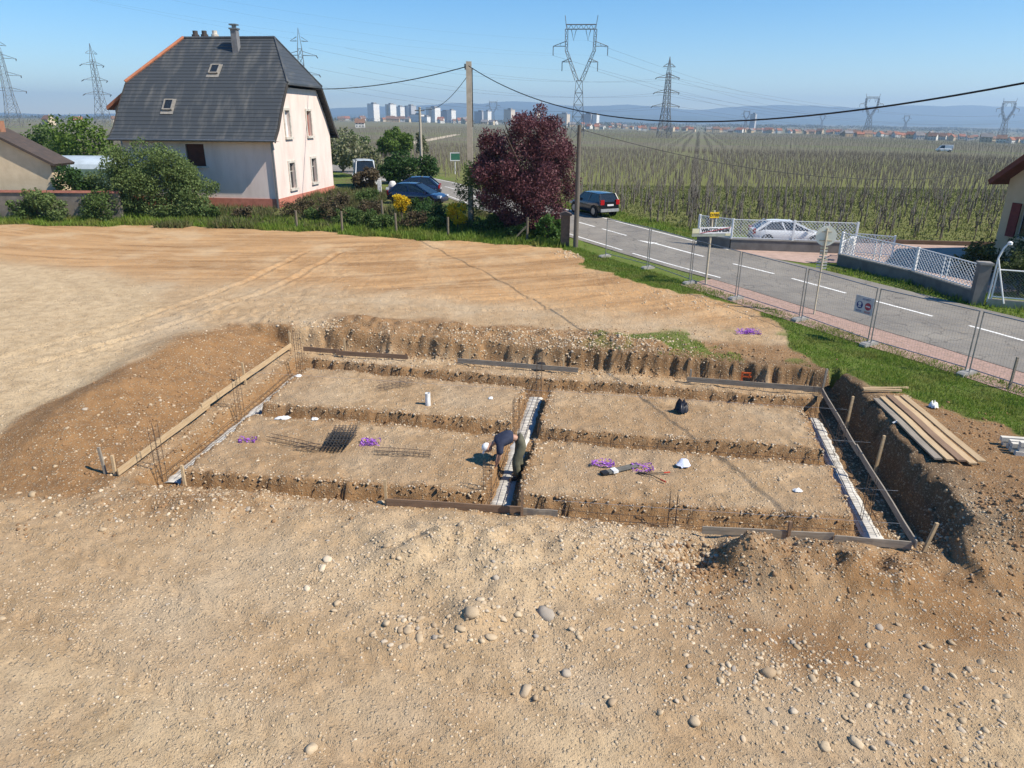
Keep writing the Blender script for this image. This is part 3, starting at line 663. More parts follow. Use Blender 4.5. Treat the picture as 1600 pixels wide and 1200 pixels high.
# village and town houses: one mesh per variant, many individuals
wallc = [M('far_wall_white', (0.68, 0.66, 0.61), scale=0.3), M('far_wall_cream', (0.58, 0.48, 0.34), scale=0.3), M('far_wall_ochre', (0.48, 0.36, 0.22), scale=0.3)]
roofc = [M('far_roof_red', (0.30, 0.12, 0.07), scale=0.3), M('far_roof_brown', (0.20, 0.12, 0.085), scale=0.3), M('far_roof_grey', (0.20, 0.19, 0.19), scale=0.3)]
glassfar = M('far_window', (0.06, 0.07, 0.08), rough=0.3)
def house_mesh(w, d, h, rh, wm, rm):
    me = bpy.data.meshes.new('far_house'); V = []; F = []; mi = []
    def addp(vs, fs, k):
        b = len(V); V.extend(vs)
        for q in fs: F.append(tuple(b+i for i in q)); mi.append(k)
    x, y = w/2, d/2
    addp([(-x, -y, -2), (x, -y, -2), (x, y, -2), (-x, y, -2), (-x, -y, h), (x, -y, h), (x, y, h), (-x, y, h), (-x, 0, h+rh), (x, 0, h+rh)],
         [(0, 1, 5, 4), (2, 3, 7, 6), (1, 2, 6, 9, 5), (3, 0, 4, 8, 7)], 0)
    o = 0.5; e = rh*o/y
    addp([(-x-o, -y-o, h-e+.1), (x+o, -y-o, h-e+.1), (x+o, 0, h+rh+.1), (-x-o, 0, h+rh+.1), (-x-o, y+o, h-e+.1), (x+o, y+o, h-e+.1),
          (-x-o, -y-o, h-e-.15), (x+o, -y-o, h-e-.15), (x+o, 0, h+rh-.15), (-x-o, 0, h+rh-.15), (-x-o, y+o, h-e-.15), (x+o, y+o, h-e-.15)],
         [(0, 1, 2, 3), (3, 2, 5, 4), (6, 9, 8, 7), (9, 10, 11, 8), (0, 6, 7, 1), (4, 5, 11, 10), (1, 7, 8, 2), (2, 8, 11, 5), (0, 3, 9, 6), (3, 4, 10, 9)], 1)
    addp([(w*.2-.4, .1-.4, h+rh*.6), (w*.2+.4, .1-.4, h+rh*.6), (w*.2+.4, .5, h+rh*.6), (w*.2-.4, .5, h+rh*.6), (w*.2-.4, -.3, h+rh+1), (w*.2+.4, -.3, h+rh+1), (w*.2+.4, .5, h+rh+1), (w*.2-.4, .5, h+rh+1)], [(0, 1, 5, 4), (1, 2, 6, 5), (2, 3, 7, 6), (3, 0, 4, 7), (4, 5, 6, 7)], 0)
    for k in range(3):
        for zz in (1.0, 3.6):
            if zz+1.3 < h:
                cx = -x+w*(k+.5)/3; addp([(cx-.5, -y-.03, zz), (cx+.5, -y-.03, zz), (cx+.5, -y-.03, zz+1.3), (cx-.5, -y-.03, zz+1.3)], [(0, 1, 2, 3)], 2)
    me.from_pydata(V, [], F); me.materials.append(wm); me.materials.append(rm); me.materials.append(glassfar)
    me.polygons.foreach_set('material_index', mi); me.update(); return me
hv = [(house_mesh(9+2*(i % 3), 8, 5+1.2*(i % 2), 3.6, wallc[i % 3], roofc[j]), i, j) for i in range(3) for j in range(3)]
wn_ = ['white', 'cream', 'ochre']; rn_ = ['red', 'brown', 'grey']
rr = random.Random(5)
def put_house(x, y, sc, where):
    me, i, j = hv[rr.randrange(9)]
    if rr.random() < 0.4: me, i, j = hv[rr.choice([0, 3, 1])]
    o = link('far_house', me, loc=(x, y, upz(x, y)), rz=rr.uniform(-0.9, 0.9)); o.scale = (sc,)*3
    tag(o, 'small %s walled house with %s roof %s' % (wn_[i], rn_[j], where), 'house', 'small houses %s' % where)
for k in range(150):
    a = rr.uniform(0.10, 0.66); d = rr.uniform(1150, 1750) - 250*max(0, (a-0.35))
    put_house(a*d, d, rr.uniform(0.55, 0.95), 'in the far village beyond the vines')
for k in range(34):
    a = rr.uniform(0.44, 0.70); d = rr.uniform(690, 980); put_house(a*d, d, rr.uniform(0.6, 0.9), 'at the near edge of the village')
for k in range(60):
    a = rr.uniform(-0.24, 0.16); d = rr.uniform(1400, 2100); put_house(a*d, d, rr.uniform(0.8, 1.4), 'at the foot of the tower blocks')
for a, d in ((-0.62, 560), (-0.58, 640), (-0.205, 520), (-0.53, 760)):
    put_house(a*d, d, 0.7, 'on the plain left of the slate roofed house')
# far woods and hedges between the houses: one mass
def leaf_quads(C, size, rng, flat=0.0):
    """(n,3) centres -> random quads"""
    n = len(C); a = rng.normal(size=(n, 3)); a[:, 2] *= (1-flat); a /= np.linalg.norm(a, axis=1)[:, None]
    b = rng.normal(size=(n, 3)); b -= (b*a).sum(1)[:, None]*a; b /= np.linalg.norm(b, axis=1)[:, None]
    s = (size*(0.6+0.8*rng.random(n)))[:, None] if np.ndim(size) == 0 else (size*(0.6+0.8*rng.random(n)))[:, None]
    a *= s*0.5; b *= s*0.33
    V = np.stack([C-a, C+b, C+a, C-b], 1).reshape(-1, 3)
    return V, np.arange(4*n, dtype=np.int32).reshape(n, 4)
def blob_points(n, blobs, rng, shell=0.55):
    """blobs: (cx,cy,cz,rx,ry,rz); points biased to the shell"""
    w = np.array([b[3]*b[4]*b[5] for b in blobs])**0.67; k = rng.choice(len(blobs), n, p=w/w.sum()); B = np.array(blobs)[k]
    d = rng.normal(size=(n, 3)); d /= np.linalg.norm(d, axis=1)[:, None]
    r = shell+(1-shell)*rng.random(n)**0.6; r *= 1+0.12*rng.normal(size=n)
    return B[:, :3] + d*r[:, None]*B[:, 3:6]
woodm = leafmat('far_wood', (0.075, 0.085, 0.03), (0.11, 0.09, 0.05), (0.05, 0.07, 0.035), 0.1)
bl = []
for k in range(420):
    a = rr.uniform(0.05, 0.70); d = rr.uniform(1100, 2600); s = rr.uniform(3, 6); bl.append((a*d, d, upz(a*d, d)+s*0.7, s*rr.uniform(1, 3), s*1.2, s))
for k in range(130):
    a = rr.uniform(0.40, 0.72); d = rr.uniform(660, 1000); s = rr.uniform(2.2, 4.5); bl.append((a*d, d, upz(a*d, d)+s*0.6, s*rr.uniform(1, 2.5), s*1.2, s))
for k in range(500):
    a = rr.uniform(-0.80, 0.75); d = rr.uniform(2600, 4200); s = rr.uniform(5, 9); bl.append((a*d, d, upz(a*d, d)+s*0.5, s*rr.uniform(3, 9), s*2, s))
for k in range(260):
    a = rr.uniform(-0.30, 0.14); d = rr.uniform(1250, 1850); s = rr.uniform(2.5, 5); bl.append((a*d, d, upz(a*d, d)+s*0.5, s*rr.uniform(1, 3), s, s))
for k in range(150):
    a = rr.uniform(-0.78, -0.40); d = rr.uniform(560, 900); s = rr.uniform(2.5, 6); bl.append((a*d, d, upz(a*d, d)+s*0.5, s*rr.uniform(1, 3), s, s))
rngw = np.random.default_rng(3)
C = blob_points(42000, bl, rngw, 0.4); dist = C[:, 1]
V, F = leaf_quads(C, 1.3*dist/900, rngw)
tag(link('far_woods', npmesh('far_woods', V, F), mat=woodm), 'brownish green far trees and hedges between the village houses', 'trees', kind='stuff')
# ---------- the vineyard ----------
vt = [M('vine_bark', (0.075, 0.06, 0.047), (0.12, 0.10, 0.08), scale=12), M('vine_stake_wood', (0.24, 0.215, 0.18), (0.15, 0.135, 0.115), scale=8)]
rowd = np.array([0.24, 0.971]); rown = np.array([0.971, -0.24])
def vine_mesh(seed):
    q = random.Random(seed); mb = MB(); h = q.uniform(0.62, 0.8)
    mb.tube([(0, 0, -0.05), (q.uniform(-.06, .06), q.uniform(-.05, .05), h*0.5), (q.uniform(-.08, .08), q.uniform(-.1, .1), h)], [0.036, 0.028, 0.036], 5)
    for s in (-1, 1):
        p = [(0, 0, h-0.03)]; z = h
        for k in range(3):
            p.append((q.uniform(-.08, .08), s*(0.13+0.16*k), z+0.05+0.07*k+q.uniform(-.06, .1)))
        mb.tube(p, [0.032, 0.024, 0.018, 0.013], 4)
        for k in range(2):
            a = p[1+k]; mb.tube([a, (a[0]+q.uniform(-.1, .1), a[1]+q.uniform(-.1, .1), a[2]+q.uniform(.15, .35))], [0.012, 0.007], 3)
    return mb.mesh('grape_vine', vt[0])
vms = [vine_mesh(s) for s in range(6)]
def stake_mesh(h, r):
    mb = MB(); mb.tube([(0, 0, -0.1), (0.01, 0, h*0.5), (0, 0.02, h)], [r, r, r*0.85], 5); return mb.mesh('vine_stake', vt[1])
sms = [stake_mesh(1.35, 0.024), stake_mesh(1.55, 0.026), stake_mesh(1.2, 0.022)]
U_, W_ = np.meshgrid(np.arange(-300, 900), np.arange(0, 1150))
def lattice(du, dv, ymax, ymin, jit, seed):
    rg = np.random.default_rng(seed); u = np.arange(-220/du, 620/du).astype(int)*du; v = np.arange(25/dv, (ymax*1.1)/dv).astype(int)*dv
    A, B = np.meshgrid(u, v); X = A*rown[0]+B*rowd[0] + jit*rg.normal(size=A.shape); Y = A*rown[1]+B*rowd[1] + jit*rg.normal(size=A.shape)
    X = X.ravel(); Y = Y.ravel()
    k = (Y > ymin) & (Y < ymax) & (X < Y*0.76+3) & (X > -Y*0.78-2); X = X[k]; Y = Y[k]; k = vine_ok(X, Y); return X[k], Y[k]
vx, vy = lattice(1.6, 1.05, 190, 38, 0.36, 4)
kill = RNG.random(len(vx)) > 0.07; vx, vy = vx[kill], vy[kill]
vx_l = (vx > 33) & (vx < 41) & (vy > 143) & (vy < 176)          # a bare green headland in the rows
vx, vy = vx[~vx_l], vy[~vx_l]
order = np.argsort(vy); vx, vy = vx[order], vy[order]
vz = terrain(vx, vy, False)
nI = 300
for i in range(nI):
    o = link('grape_vine', vms[i % 6], loc=(vx[i], vy[i], vz[i]), rz=-0.24+random.uniform(-.2, .2)); s = random.uniform(0.85, 1.2); o.scale = (s, s, s)
    tag(o, 'gnarled bare grape vine in the rows nearest the road', 'vine', 'grape vines nearest the road')
    o = link('vine_stake', sms[i % 3], loc=(vx[i]+0.05, vy[i]+0.04, vz[i]), rz=random.uniform(0, 6)); o.rotation_euler = (random.gauss(0, .035), random.gauss(0, .035), 0)
    tag(o, 'thin grey stake beside a vine in the rows nearest the road', 'stake', 'vine stakes nearest the road')
def sticks(x, y, z, segs, r, rng, tilt=0.04):
    """segs: list of ((dx,dy,dz),(dx,dy,dz)) local; one 3-sided stick each per plant"""
    n = len(x); base = np.stack([x, y, z], 1); VV = []; FF = []; off = 0; th = rng.random(n)*0.6-0.54
    for a, b, r0, r1 in segs:
        t = rng.normal(size=(n, 2))*tilt
        pa = base+np.array(a); pb = base+np.array(b)+np.concatenate([t, np.zeros((n, 1))], 1)
        for k in range(3):
            c, s = math.cos(2.094*k), math.sin(2.094*k)
            VV += [pa+np.array((c*r0, s*r0, 0)), pb+np.array((c*r1, s*r1, 0))]
        i = np.arange(n)
        for k in range(3):
            a0 = off+(2*k)*n+i; a1 = off+(2*((k+1) % 3))*n+i; FF.append(np.stack([a0, a1, a1+n, a0+n], 1))
        off += 6*n
    return np.concatenate(VV), np.concatenate(FF)
rv = np.random.default_rng(9)
x, y, z = vx[nI:], vy[nI:], vz[nI:]
near_ = y < 115
V, F = sticks(x[near_], y[near_], z[near_], [((0, 0, -.05), (0, 0, .72), .032, .028), ((0, 0, .7), (-.06, -.32, .92), .026, .014), ((0, 0, .7), (.06, .32, .95), .026, .014), ((-.05, -.2, .85), (-.05, -.25, 1.15), .010, .006), ((.05, .2, .85), (.08, .3, 1.15), .010, .006)], 0, rv, 0.06)
tag(link('grape_vine_rows', npmesh('grape_vine_rows', V, F), mat=vt[0]), 'rows of bare grape vines filling the mid vineyard', 'vines', kind='stuff')
fx_ = ~near_
V, F = sticks(x[fx_], y[fx_], z[fx_], [((0, 0, -.05), (0, 0, .8), .035, .03), ((0, -.3, .85), (0, .3, .95), .025, .02)], 0, rv, 0.06)
tag(link('grape_vine_rows', npmesh('grape_vine_rows', V, F), mat=vt[0]), 'distant rows of bare vines where the vineyard flattens', 'vines', kind='stuff')
V, F = sticks(x, y, z, [((0.05, .04, -.1), (0.05, .04, 1.3), .02, .018)], 0, rv, 0.05)
tag(link('vine_stake_rows', npmesh('vine_stake_rows', V, F), mat=vt[1]), 'thin grey stakes standing all through the mid vineyard', 'stakes', kind='stuff')
x, y = lattice(3.7, 3.4, 520, 190, 0.3, 5)
V, F = sticks(x, y, terrain(x, y, False), [((0, 0, -.2), (0, 0, 1.55), .035, .03), ((0, -1.3, .7), (0, 1.3, .95), .03, .025)], 0, rv, 0.15)
tag(link('far_vine_rows', npmesh('far_vine_rows', V, F), mat=M('far_vine', (0.17, 0.16, 0.13), (0.115, 0.11, 0.085), scale=0.2)), 'grey far vine rows fading toward the village', 'vines', kind='stuff')
x, y = lattice(7, 6.5, 1000, 520, 0.8, 6)
V, F = sticks(x, y, terrain(x, y, False), [((0, 0, -.2), (0, 0, 1.7), .06, .05), ((0, -2.8, .6), (0, 2.8, 1.1), .05, .04)], 0, rv, 0.3)
tag(link('farthest_vine_rows', npmesh('farthest_vine_rows', V, F), mat=MATS['far_vine']), 'farthest grey vine rows just before the village', 'vines', kind='stuff')
# ---------- houses ----------
def carve(me, boxes):
    """cut box-shaped openings (min corner, max corner) out of a closed mesh"""
    o = bpy.data.objects.new('tmp', me); COL.objects.link(o); cs = []
    for a, b in boxes:
        mb = MB(); mb.box([(a[i]+b[i])/2 for i in range(3)], [b[i]-a[i] for i in range(3)])
        c = bpy.data.objects.new('cut', mb.mesh('cut')); COL.objects.link(c); cs.append(c)
        md = o.modifiers.new('b', 'BOOLEAN'); md.operation = 'DIFFERENCE'; md.object = c; md.solver = 'EXACT'
    bpy.context.view_layer.update()
    out = bpy.data.meshes.new_from_object(o.evaluated_get(bpy.context.evaluated_depsgraph_get()))
    for c in cs: bpy.data.objects.remove(c)
    bpy.data.objects.remove(o); return out
render_m = M('pink_render', (0.70, 0.58, 0.52), (0.58, 0.465, 0.41), rough=0.95, scale=1.3, sc=(1, 1, 0.3), lo=0.42, hi=0.78, bmp=0.004, spec=0.1)
plinth_m = M('red_plinth', (0.46, 0.17, 0.12), (0.36, 0.13, 0.09), rough=0.9, scale=3)
slate_m = M('dark_roof_tile', (0.050, 0.056, 0.062), (0.12, 0.118, 0.11), rough=0.55, scale=1.1, sc=(1.6, 0.35, 0.35), lo=0.50, hi=0.78, spec=0.35)
ridge_m = M('ridge_tile_orange', (0.40, 0.15, 0.075), (0.30, 0.11, 0.06), scale=3)
zinc_m = M('zinc', (0.22, 0.23, 0.24), rough=0.45, metal=0.6)
trim_m = M('stone_trim', (0.60, 0.55, 0.48), scale=5)
glass_m = M('dark_pane', (0.022, 0.026, 0.03), rough=0.08, spec=0.6)
shut_m = M('brown_shutter', (0.10, 0.035, 0.022), (0.07, 0.025, 0.016), scale=3)
palew_m = M('pale_shutter', (0.66, 0.68, 0.70), scale=3)
H0 = empty('slate_roofed_house', (-16.2, 50.0, 1.05), -0.107)
tag(H0, 'pink rendered house with big dark tiled half-hipped roof and red plinth', 'house')
LX = -10.8; DY = 11.0
# walls: a closed body following the gable outline
prof = [(0, 0), (DY, 0), (DY, 5.05), (DY-0.75, 6.25), (DY-2.25, 8.0), (2.25, 8.0), (0.75, 6.25), (0, 5.05)]
mb = MB(); mb.poly([(0, y, z) for y, z in prof], (LX, 0, 0))
wins = {'g1': (2.7, 4.75, 0.85, 1.75), 'g2': (6.7, 4.75, 0.85, 1.75), 'g3': (2.7, 1.25, 0.95, 1.75), 'g4': (6.9, 1.35, 0.95, 1.75)}   # y, z, w, h on the gable
cuts = [((-0.28, y-w/2, z), (0.3, y+w/2, z+h)) for y, z, w, h in wins.values()]
fw = (-5.6, 2.85, 1.35, 1.45)
cuts.append(((fw[0]-fw[2]/2, -0.3, fw[1]), (fw[0]+fw[2]/2, 0.28, fw[1]+fw[3])))
wall_me = carve(mb.mesh('wall'), cuts); wall_me.materials.append(render_m); wall_o = link('wall', wall_me, H0)
mb = MB(); mb.box((LX/2, DY/2, 0.33), (-LX+0.10, DY+0.10, 0.85)); mb.build('plinth', plinth_m, H0)
for k, (y, z, w, h) in wins.items():
    f = empty('window', (0, 0, 0)); f.parent = H0
    bpy.data.objects.remove(f)
    mb = MB()
    for s in (-1, 1): mb.box((0.02, y+s*(w/2+0.08), z+h/2), (0.10, 0.16, h+0.32))
    mb.box((0.02, y, z+h+0.08), (0.10, w, 0.16)); mb.box((0.05, y, z-0.08), (0.18, w+0.4, 0.16))
    fr = mb.build('window', trim_m, H0)
    mb = MB(); mb.box((-0.2, y, z+h/2), (0.03, w-0.004, h-0.004)); mb.build('shutter' if k in ('g1', 'g2') else 'pane', palew_m if k == 'g1' else (M('red_shutter', (0.30, 0.09, 0.06)) if k == 'g2' else glass_m), fr)
    if k in ('g3', 'g4'):
        mb = MB(); mb.box((-0.17, y, z+h/2), (0.05, 0.05, h-0.01)); mb.box((-0.17, y, z+h*0.66), (0.045, w-0.01, 0.04)); mb.build('glazing_bar', trim_m, fr)
x, z, w, h = fw
mb = MB(); mb.box((x-w/2-0.03, 0.1, z+h/2), (0.06, 0.1, h+0.02)); mb.box((x+w/2+0.03-0.06, 0.1, z+h/2), (0.05, 0.1, h)); mb.box((x, -0.04, z-0.06), (w+0.3, 0.16, 0.1)); fr = mb.build('window', trim_m, H0)
mb = MB(); mb.box((x, 0.12, z+h/2), (w-0.1, 0.05, h-0.004)); mb.build('shutter', shut_m, fr)
mb = MB(); mb.box((-0.06, -0.10, 2.6), (0.10, 0.10, 5.0)); mb.build('downpipe', zinc_m, H0)
# roof: stepped tile courses over a bellcast profile
RP = [(-0.75, 4.62), (0.1, 5.45), (0.85, 6.55), (2.25, 8.25), (5.5, 11.35)]
def rp_at(t):
    L = [0]
    for a, b in zip(RP[:-1], RP[1:]): L.append(L[-1]+math.hypot(b[0]-a[0], b[1]-a[1]))
    s = t*L[-1]
    for i in range(len(RP)-1):
        if s <= L[i+1]+1e-9:
            k = (s-L[i])/(L[i+1]-L[i]); return (RP[i][0]+(RP[i+1][0]-RP[i][0])*k, RP[i][1]+(RP[i+1][1]-RP[i][1])*k)
XR, XL, RXR, RXL, ZH = 0.5, LX-0.5, -1.5, -8.35, 8.25
def xr(z): return (XR, XL) if z <= ZH else (XR+(RXR-XR)*(z-ZH)/(11.35-ZH), XL+(RXL-XL)*(z-ZH)/(11.35-ZH))
for sgn in (1, -1):
    mb = MB(); NC = 30
    for k in range(NC):
        (y0, z0), (y1, z1) = rp_at(k/NC), rp_at((k+1)/NC)
        a0, b0 = xr(z0); a1, b1 = xr(z1); lift = 0.045
        if sgn < 0: y0, y1 = DY-y0, DY-y1
        P4 = [(a0, y0, z0+lift), (b0, y0, z0+lift), (b1, y1, z1), (a1, y1, z1)]
        mb.add(P4 + [(a0, y0, z0-0.01), (b0, y0, z0-0.01)], [(0, 1, 2, 3), (4, 5, 1, 0)])
    y0, z0 = RP[0]; yy = y0 if sgn > 0 else DY-y0; yi = 0.02 if sgn > 0 else DY-0.02
    mb.add([(XR, yy, z0-0.14), (XL, yy, z0-0.14), (XL, yi, z0-0.10), (XR, yi, z0-0.10), (XR, yy, z0-0.012), (XL, yy, z0-0.012)], [(0, 1, 2, 3), (4, 5, 1, 0)])
    mb.build('roof_slope', slate_m, H0)
    mb = MB(); mb.tube([(XR, yy-0.06*sgn, z0-0.05), (XL, yy-0.06*sgn, z0-0.05)], 0.075, 8); mb.build('gutter', zinc_m, H0)
    for e in (XR, XL):
        mb = MB()
        for i in range(3):
            (ya, za), (yb, zb_) = RP[i], RP[i+1]
            if sgn < 0: ya, yb = DY-ya, DY-yb
            mb.bar((e-0.04*np.sign(e+5), ya, za-0.12), (e-0.04*np.sign(e+5), yb, zb_-0.12), 0.06, 0.24)
        mb.build('bargeboard', M('dark_board', (0.05, 0.045, 0.04), scale=3), H0)
for (xe, xr_, nm) in ((XR, RXR, 'half_hip'), (XL, RXL, 'half_hip')):
    mb = MB(); NC = 12
    for k in range(NC):
        t0, t1 = k/NC, (k+1)/NC
        def row(t, li):
            z = ZH+(11.35-ZH)*t; x = xe+(xr_-xe)*t; y = 2.25+(5.5-2.25)*t; return (x, y, z+li), (x, DY-y, z+li)
        a, b = row(t0, 0.03); c, d = row(t1, 0.0); e_, f_ = row(t0, -0.01)
        mb.add([a, b, d, c, e_, f_], [(0, 1, 2, 3), (4, 5, 1, 0)])
    z = ZH-0.1; xin = xe-0.55*np.sign(xe+5)
    mb.add([(xe, 2.25, z), (xe, DY-2.25, z), (xin, DY-2.25, z), (xin, 2.25, z), (xe, 2.25, ZH-0.012), (xe, DY-2.25, ZH-0.012)], [(0, 1, 2, 3), (4, 5, 1, 0)])
    mb.build(nm, slate_m, H0)
mb = MB(); mb.tube([(RXR, 5.5, 11.37), (RXL, 5.5, 11.37)], 0.10, 8); mb.tube([(RXR, 5.5, 11.37), (XR, 2.25, ZH+.03)], 0.08, 6); mb.tube([(RXR, 5.5, 11.37), (XR, DY-2.25, ZH+.03)], 0.08, 6); mb.build('ridge', slate_m, H0)
mb = MB(); mb.tube([(RXL, 5.5, 11.40), (XL, 2.25, ZH+.05)], 0.13, 6); mb.tube([(RXL-0.01, 5.52, 11.40), (XL, DY-2.25, ZH+.05)], 0.13, 6); mb.build('orange_hip_tiles', ridge_m, H0)
mb = MB(); mb.box((-4.0, 4.6, 10.85), (0.42, 0.45, 1.9)); ch = mb.build('chimney', M('grey_chimney', (0.20, 0.20, 0.21), scale=4), H0)
mb = MB(); mb.box((-4.0, 4.6, 11.84), (0.56, 0.58, 0.1)); mb.box((-4.0, 4.6, 12.1), (0.5, 0.5, 0.08)); mb.lathe((-4.0, 4.6, 11.88), [(0.16, 0), (0.16, 0.25)], 8); mb.build('chimney_cap', zinc_m, ch)
for i, xx in enumerate((-8.0, -7.3, -6.5)):
    mb = MB(); mb.lathe((xx, 6.6, 10.2), [(0.22, 0), (0.2, 1.2), (0.26, 1.22), (0.26, 1.5), (0.18, 1.52), (0.18, 1.75)], 10); mb.build('chimney_pot', M('dark_pot', (0.07, 0.06, 0.055)) if i < 2 else trim_m, H0)
def skylight(xc, t, w=0.62, l=0.85):
    (y0, z0), (y1, z1) = rp_at(t), rp_at(t+0.09); d = Vector((0, y1-y0, z1-z0)).normalized(); nn = Vector((0, -d.z, d.y)); nn = nn if nn.z > 0 else -nn
    c = Vector((xc, y0, z0)); sl = None
    mb = MB()
    for s in (-1, 1):
        a = c + Vector((s*w/2, 0, 0)) + nn*0.10; mb.bar(a, a+d*l, 0.09, 0.12, nn)
    for q in (0.03, l-0.03):
        a = c + Vector((-w/2+0.05, 0, 0)) + nn*0.10 + d*q; mb.bar(a, a+Vector((w-0.1, 0, 0)), 0.09, 0.12, nn)
    mb.add([c+Vector((sx*(w/2+0.15), 0, 0))+nn*0.04+d*q for sx, q in ((-1, -0.3), (1, -0.3), (1, l+0.1), (-1, l+0.1))], [(0, 1, 2, 3)])
    fr = mb.build('skylight', M('skylight_frame', (0.27, 0.25, 0.22), scale=4), H0)
    mb = MB(); a = c+nn*0.12+d*0.07; b = c+nn*0.12+d*(l-0.07); mb.bar(a, b, w-0.12, 0.02, nn); mb.build('pane', glass_m, fr)
skylight(-5.05, 0.60); skylight(-7.6, 0.255)
# low wing on the left end
mb = MB(); mb.box((-11.9, 5.6, 3.4), (2.2, 5.0, 6.8)); wg = mb.build('wing', M('grey_render', (0.30, 0.29, 0.28), scale=2), H0)
mb = MB(); mb.poly([(-13.3, 2.6, 6.7), (-10.9, 2.6, 8.3), (-10.9, 2.6, 8.05), (-13.3, 2.6, 6.45)], (0, 6, 0)); mb.build('wing_roof', ridge_m, wg)
mb = MB(); mb.box((-12.0, 3.05, 5.6), (1.2, 0.08, 1.0)); mb.build('pane', glass_m, wg)
# ---- shed at the far left, its yard wall, and a tunnel roof behind ----
cream = M('cream_render', (0.60, 0.49, 0.34), (0.50, 0.40, 0.27), scale=1.2)
S0 = empty('cream_shed', (-33.9, 47.6, 0.9), 0.0); tag(S0, 'cream walled shed with dark lean roof and brick chimney', 'shed')
mb = MB(); mb.poly([(-4, 0, -0.2), (3.9, 0, -0.2), (3.9, 0, 3.3), (0.3, 0, 5.2), (-4, 0, 3.0)], (0, 1.7, 0)); mb.build('wall', cream, S0)
dk = M('dark_shed_tile', (0.055, 0.045, 0.04), (0.08, 0.06, 0.05), scale=3)
for a, b in (((4.3, 3.2), (0.3, 5.32)), ((-4.4, 2.9), (0.3, 5.32))):
    mb = MB(); mb.bar((a[0], 0.85, a[1]), (b[0], 0.85, b[1]), 2.3, 0.16, (0, 0, 1)); mb.build('roof_slope', dk, S0)
mb = MB(); mb.box((0.5, 0.9, 5.3), (0.5, 0.5, 1.1)); mb.build('chimney', M('brick_chimney', (0.33, 0.17, 0.10), (0.25, 0.12, 0.08), scale=8), S0)
mb = MB(); mb.box((-1.8, -0.02, 1.5), (0.35, 0.1, 3.0)); mb.build('pilaster', M('brown_render', (0.33, 0.25, 0.17), scale=2), S0)
W0 = empty('yard_wall', (-31.0, 46.2, 0.8), 0.0); tag(W0, 'low grey garden wall with red tile coping beside the shed', 'wall')
mb = MB(); mb.box((1.4, 0, 0.75), (9.0, 0.24, 1.9)); mb.build('wall', M('weathered_wall', (0.23, 0.20, 0.17), (0.15, 0.13, 0.11), scale=1.5, bmp=0.01), W0)
mb = MB(); mb.poly([(-3.2, -0.2, 1.7), (-3.2, 0.2, 1.7), (-3.2, 0, 1.84)], (9.2, 0, 0)); mb.build('coping', M('red_coping', (0.25, 0.10, 0.07), scale=4), W0)
G0 = empty('tunnel_greenhouse', (-34.5, 66, 1.2), 0.0); tag(G0, 'pale blue plastic tunnel roof beyond the shed', 'greenhouse')
mb = MB()
for k in range(9):
    t0, t1 = math.pi*k/8, math.pi*(k+1)/8
    if k < 8: mb.add([(-6, -2.4*math.cos(t0), 1.6+1.0*math.sin(t0)), (8, -2.4*math.cos(t0), 1.6+1.0*math.sin(t0)), (8, -2.4*math.cos(t1), 1.6+1.0*math.sin(t1)), (-6, -2.4*math.cos(t1), 1.6+1.0*math.sin(t1))], [(0, 1, 2, 3)])
mb.build('tunnel_cover', M('plastic_cover', (0.48, 0.55, 0.60), rough=0.35, scale=0.5), G0)
mb = MB(); mb.box((1, -2.38, 0.8), (14, 0.06, 1.6)); mb.build('side_sheet', M('green_sheet', (0.16, 0.24, 0.19), scale=0.8), G0)
# ---- beige house at the right edge ----
R0 = empty('beige_house', (25.1, 37.0, 0.45), -1.45); tag(R0, 'beige rendered house with dark red eaves and shutters at the forecourt', 'house')
mb = MB(); mb.poly([(0, 0, -0.3), (8.4, 0, -0.3), (8.4, 0, 4.0), (4.2, 0, 6.9), (0, 0, 4.0)], (0, 9, 0))
rw = carve(mb.mesh('wall'), [((1.2, -0.3, 1.2), (2.4, 0.25, 2.85))]); rw.materials.append(M('beige_render', (0.50, 0.40, 0.26), (0.44, 0.35, 0.22), rough=0.95, scale=1.2)); link('wall', rw, R0)
rt = M('dark_red_tile', (0.15, 0.045, 0.032), (0.10, 0.035, 0.025), scale=4)
for a, b in (((-0.5, 3.75), (4.2, 7.05)), ((8.9, 3.75), (4.2, 7.05))):
    mb = MB(); mb.bar((a[0], 4.2, a[1]), (b[0], 4.2, b[1]), 9.9, 0.26, (0, 0, 1)); mb.build('roof_slope', rt, R0)
mb = MB(); mb.box((1.8, 0.16, 2.02), (1.2, 0.05, 1.65)); wf = mb.build('window', M('white_frame', (0.70, 0.70, 0.70)), R0)
for s in (-1, 1): mb = MB(); mb.box((1.8+s*0.29, 0.12, 2.02), (0.48, 0.04, 1.45)); mb.build('pane', glass_m, wf)
for s in (-1, 1): mb = MB(); mb.box((1.8+s*0.92, -0.05, 2.02), (0.56, 0.06, 1.65)); mb.build('shutter', M('oxblood_shutter', (0.16, 0.035, 0.03)), R0)
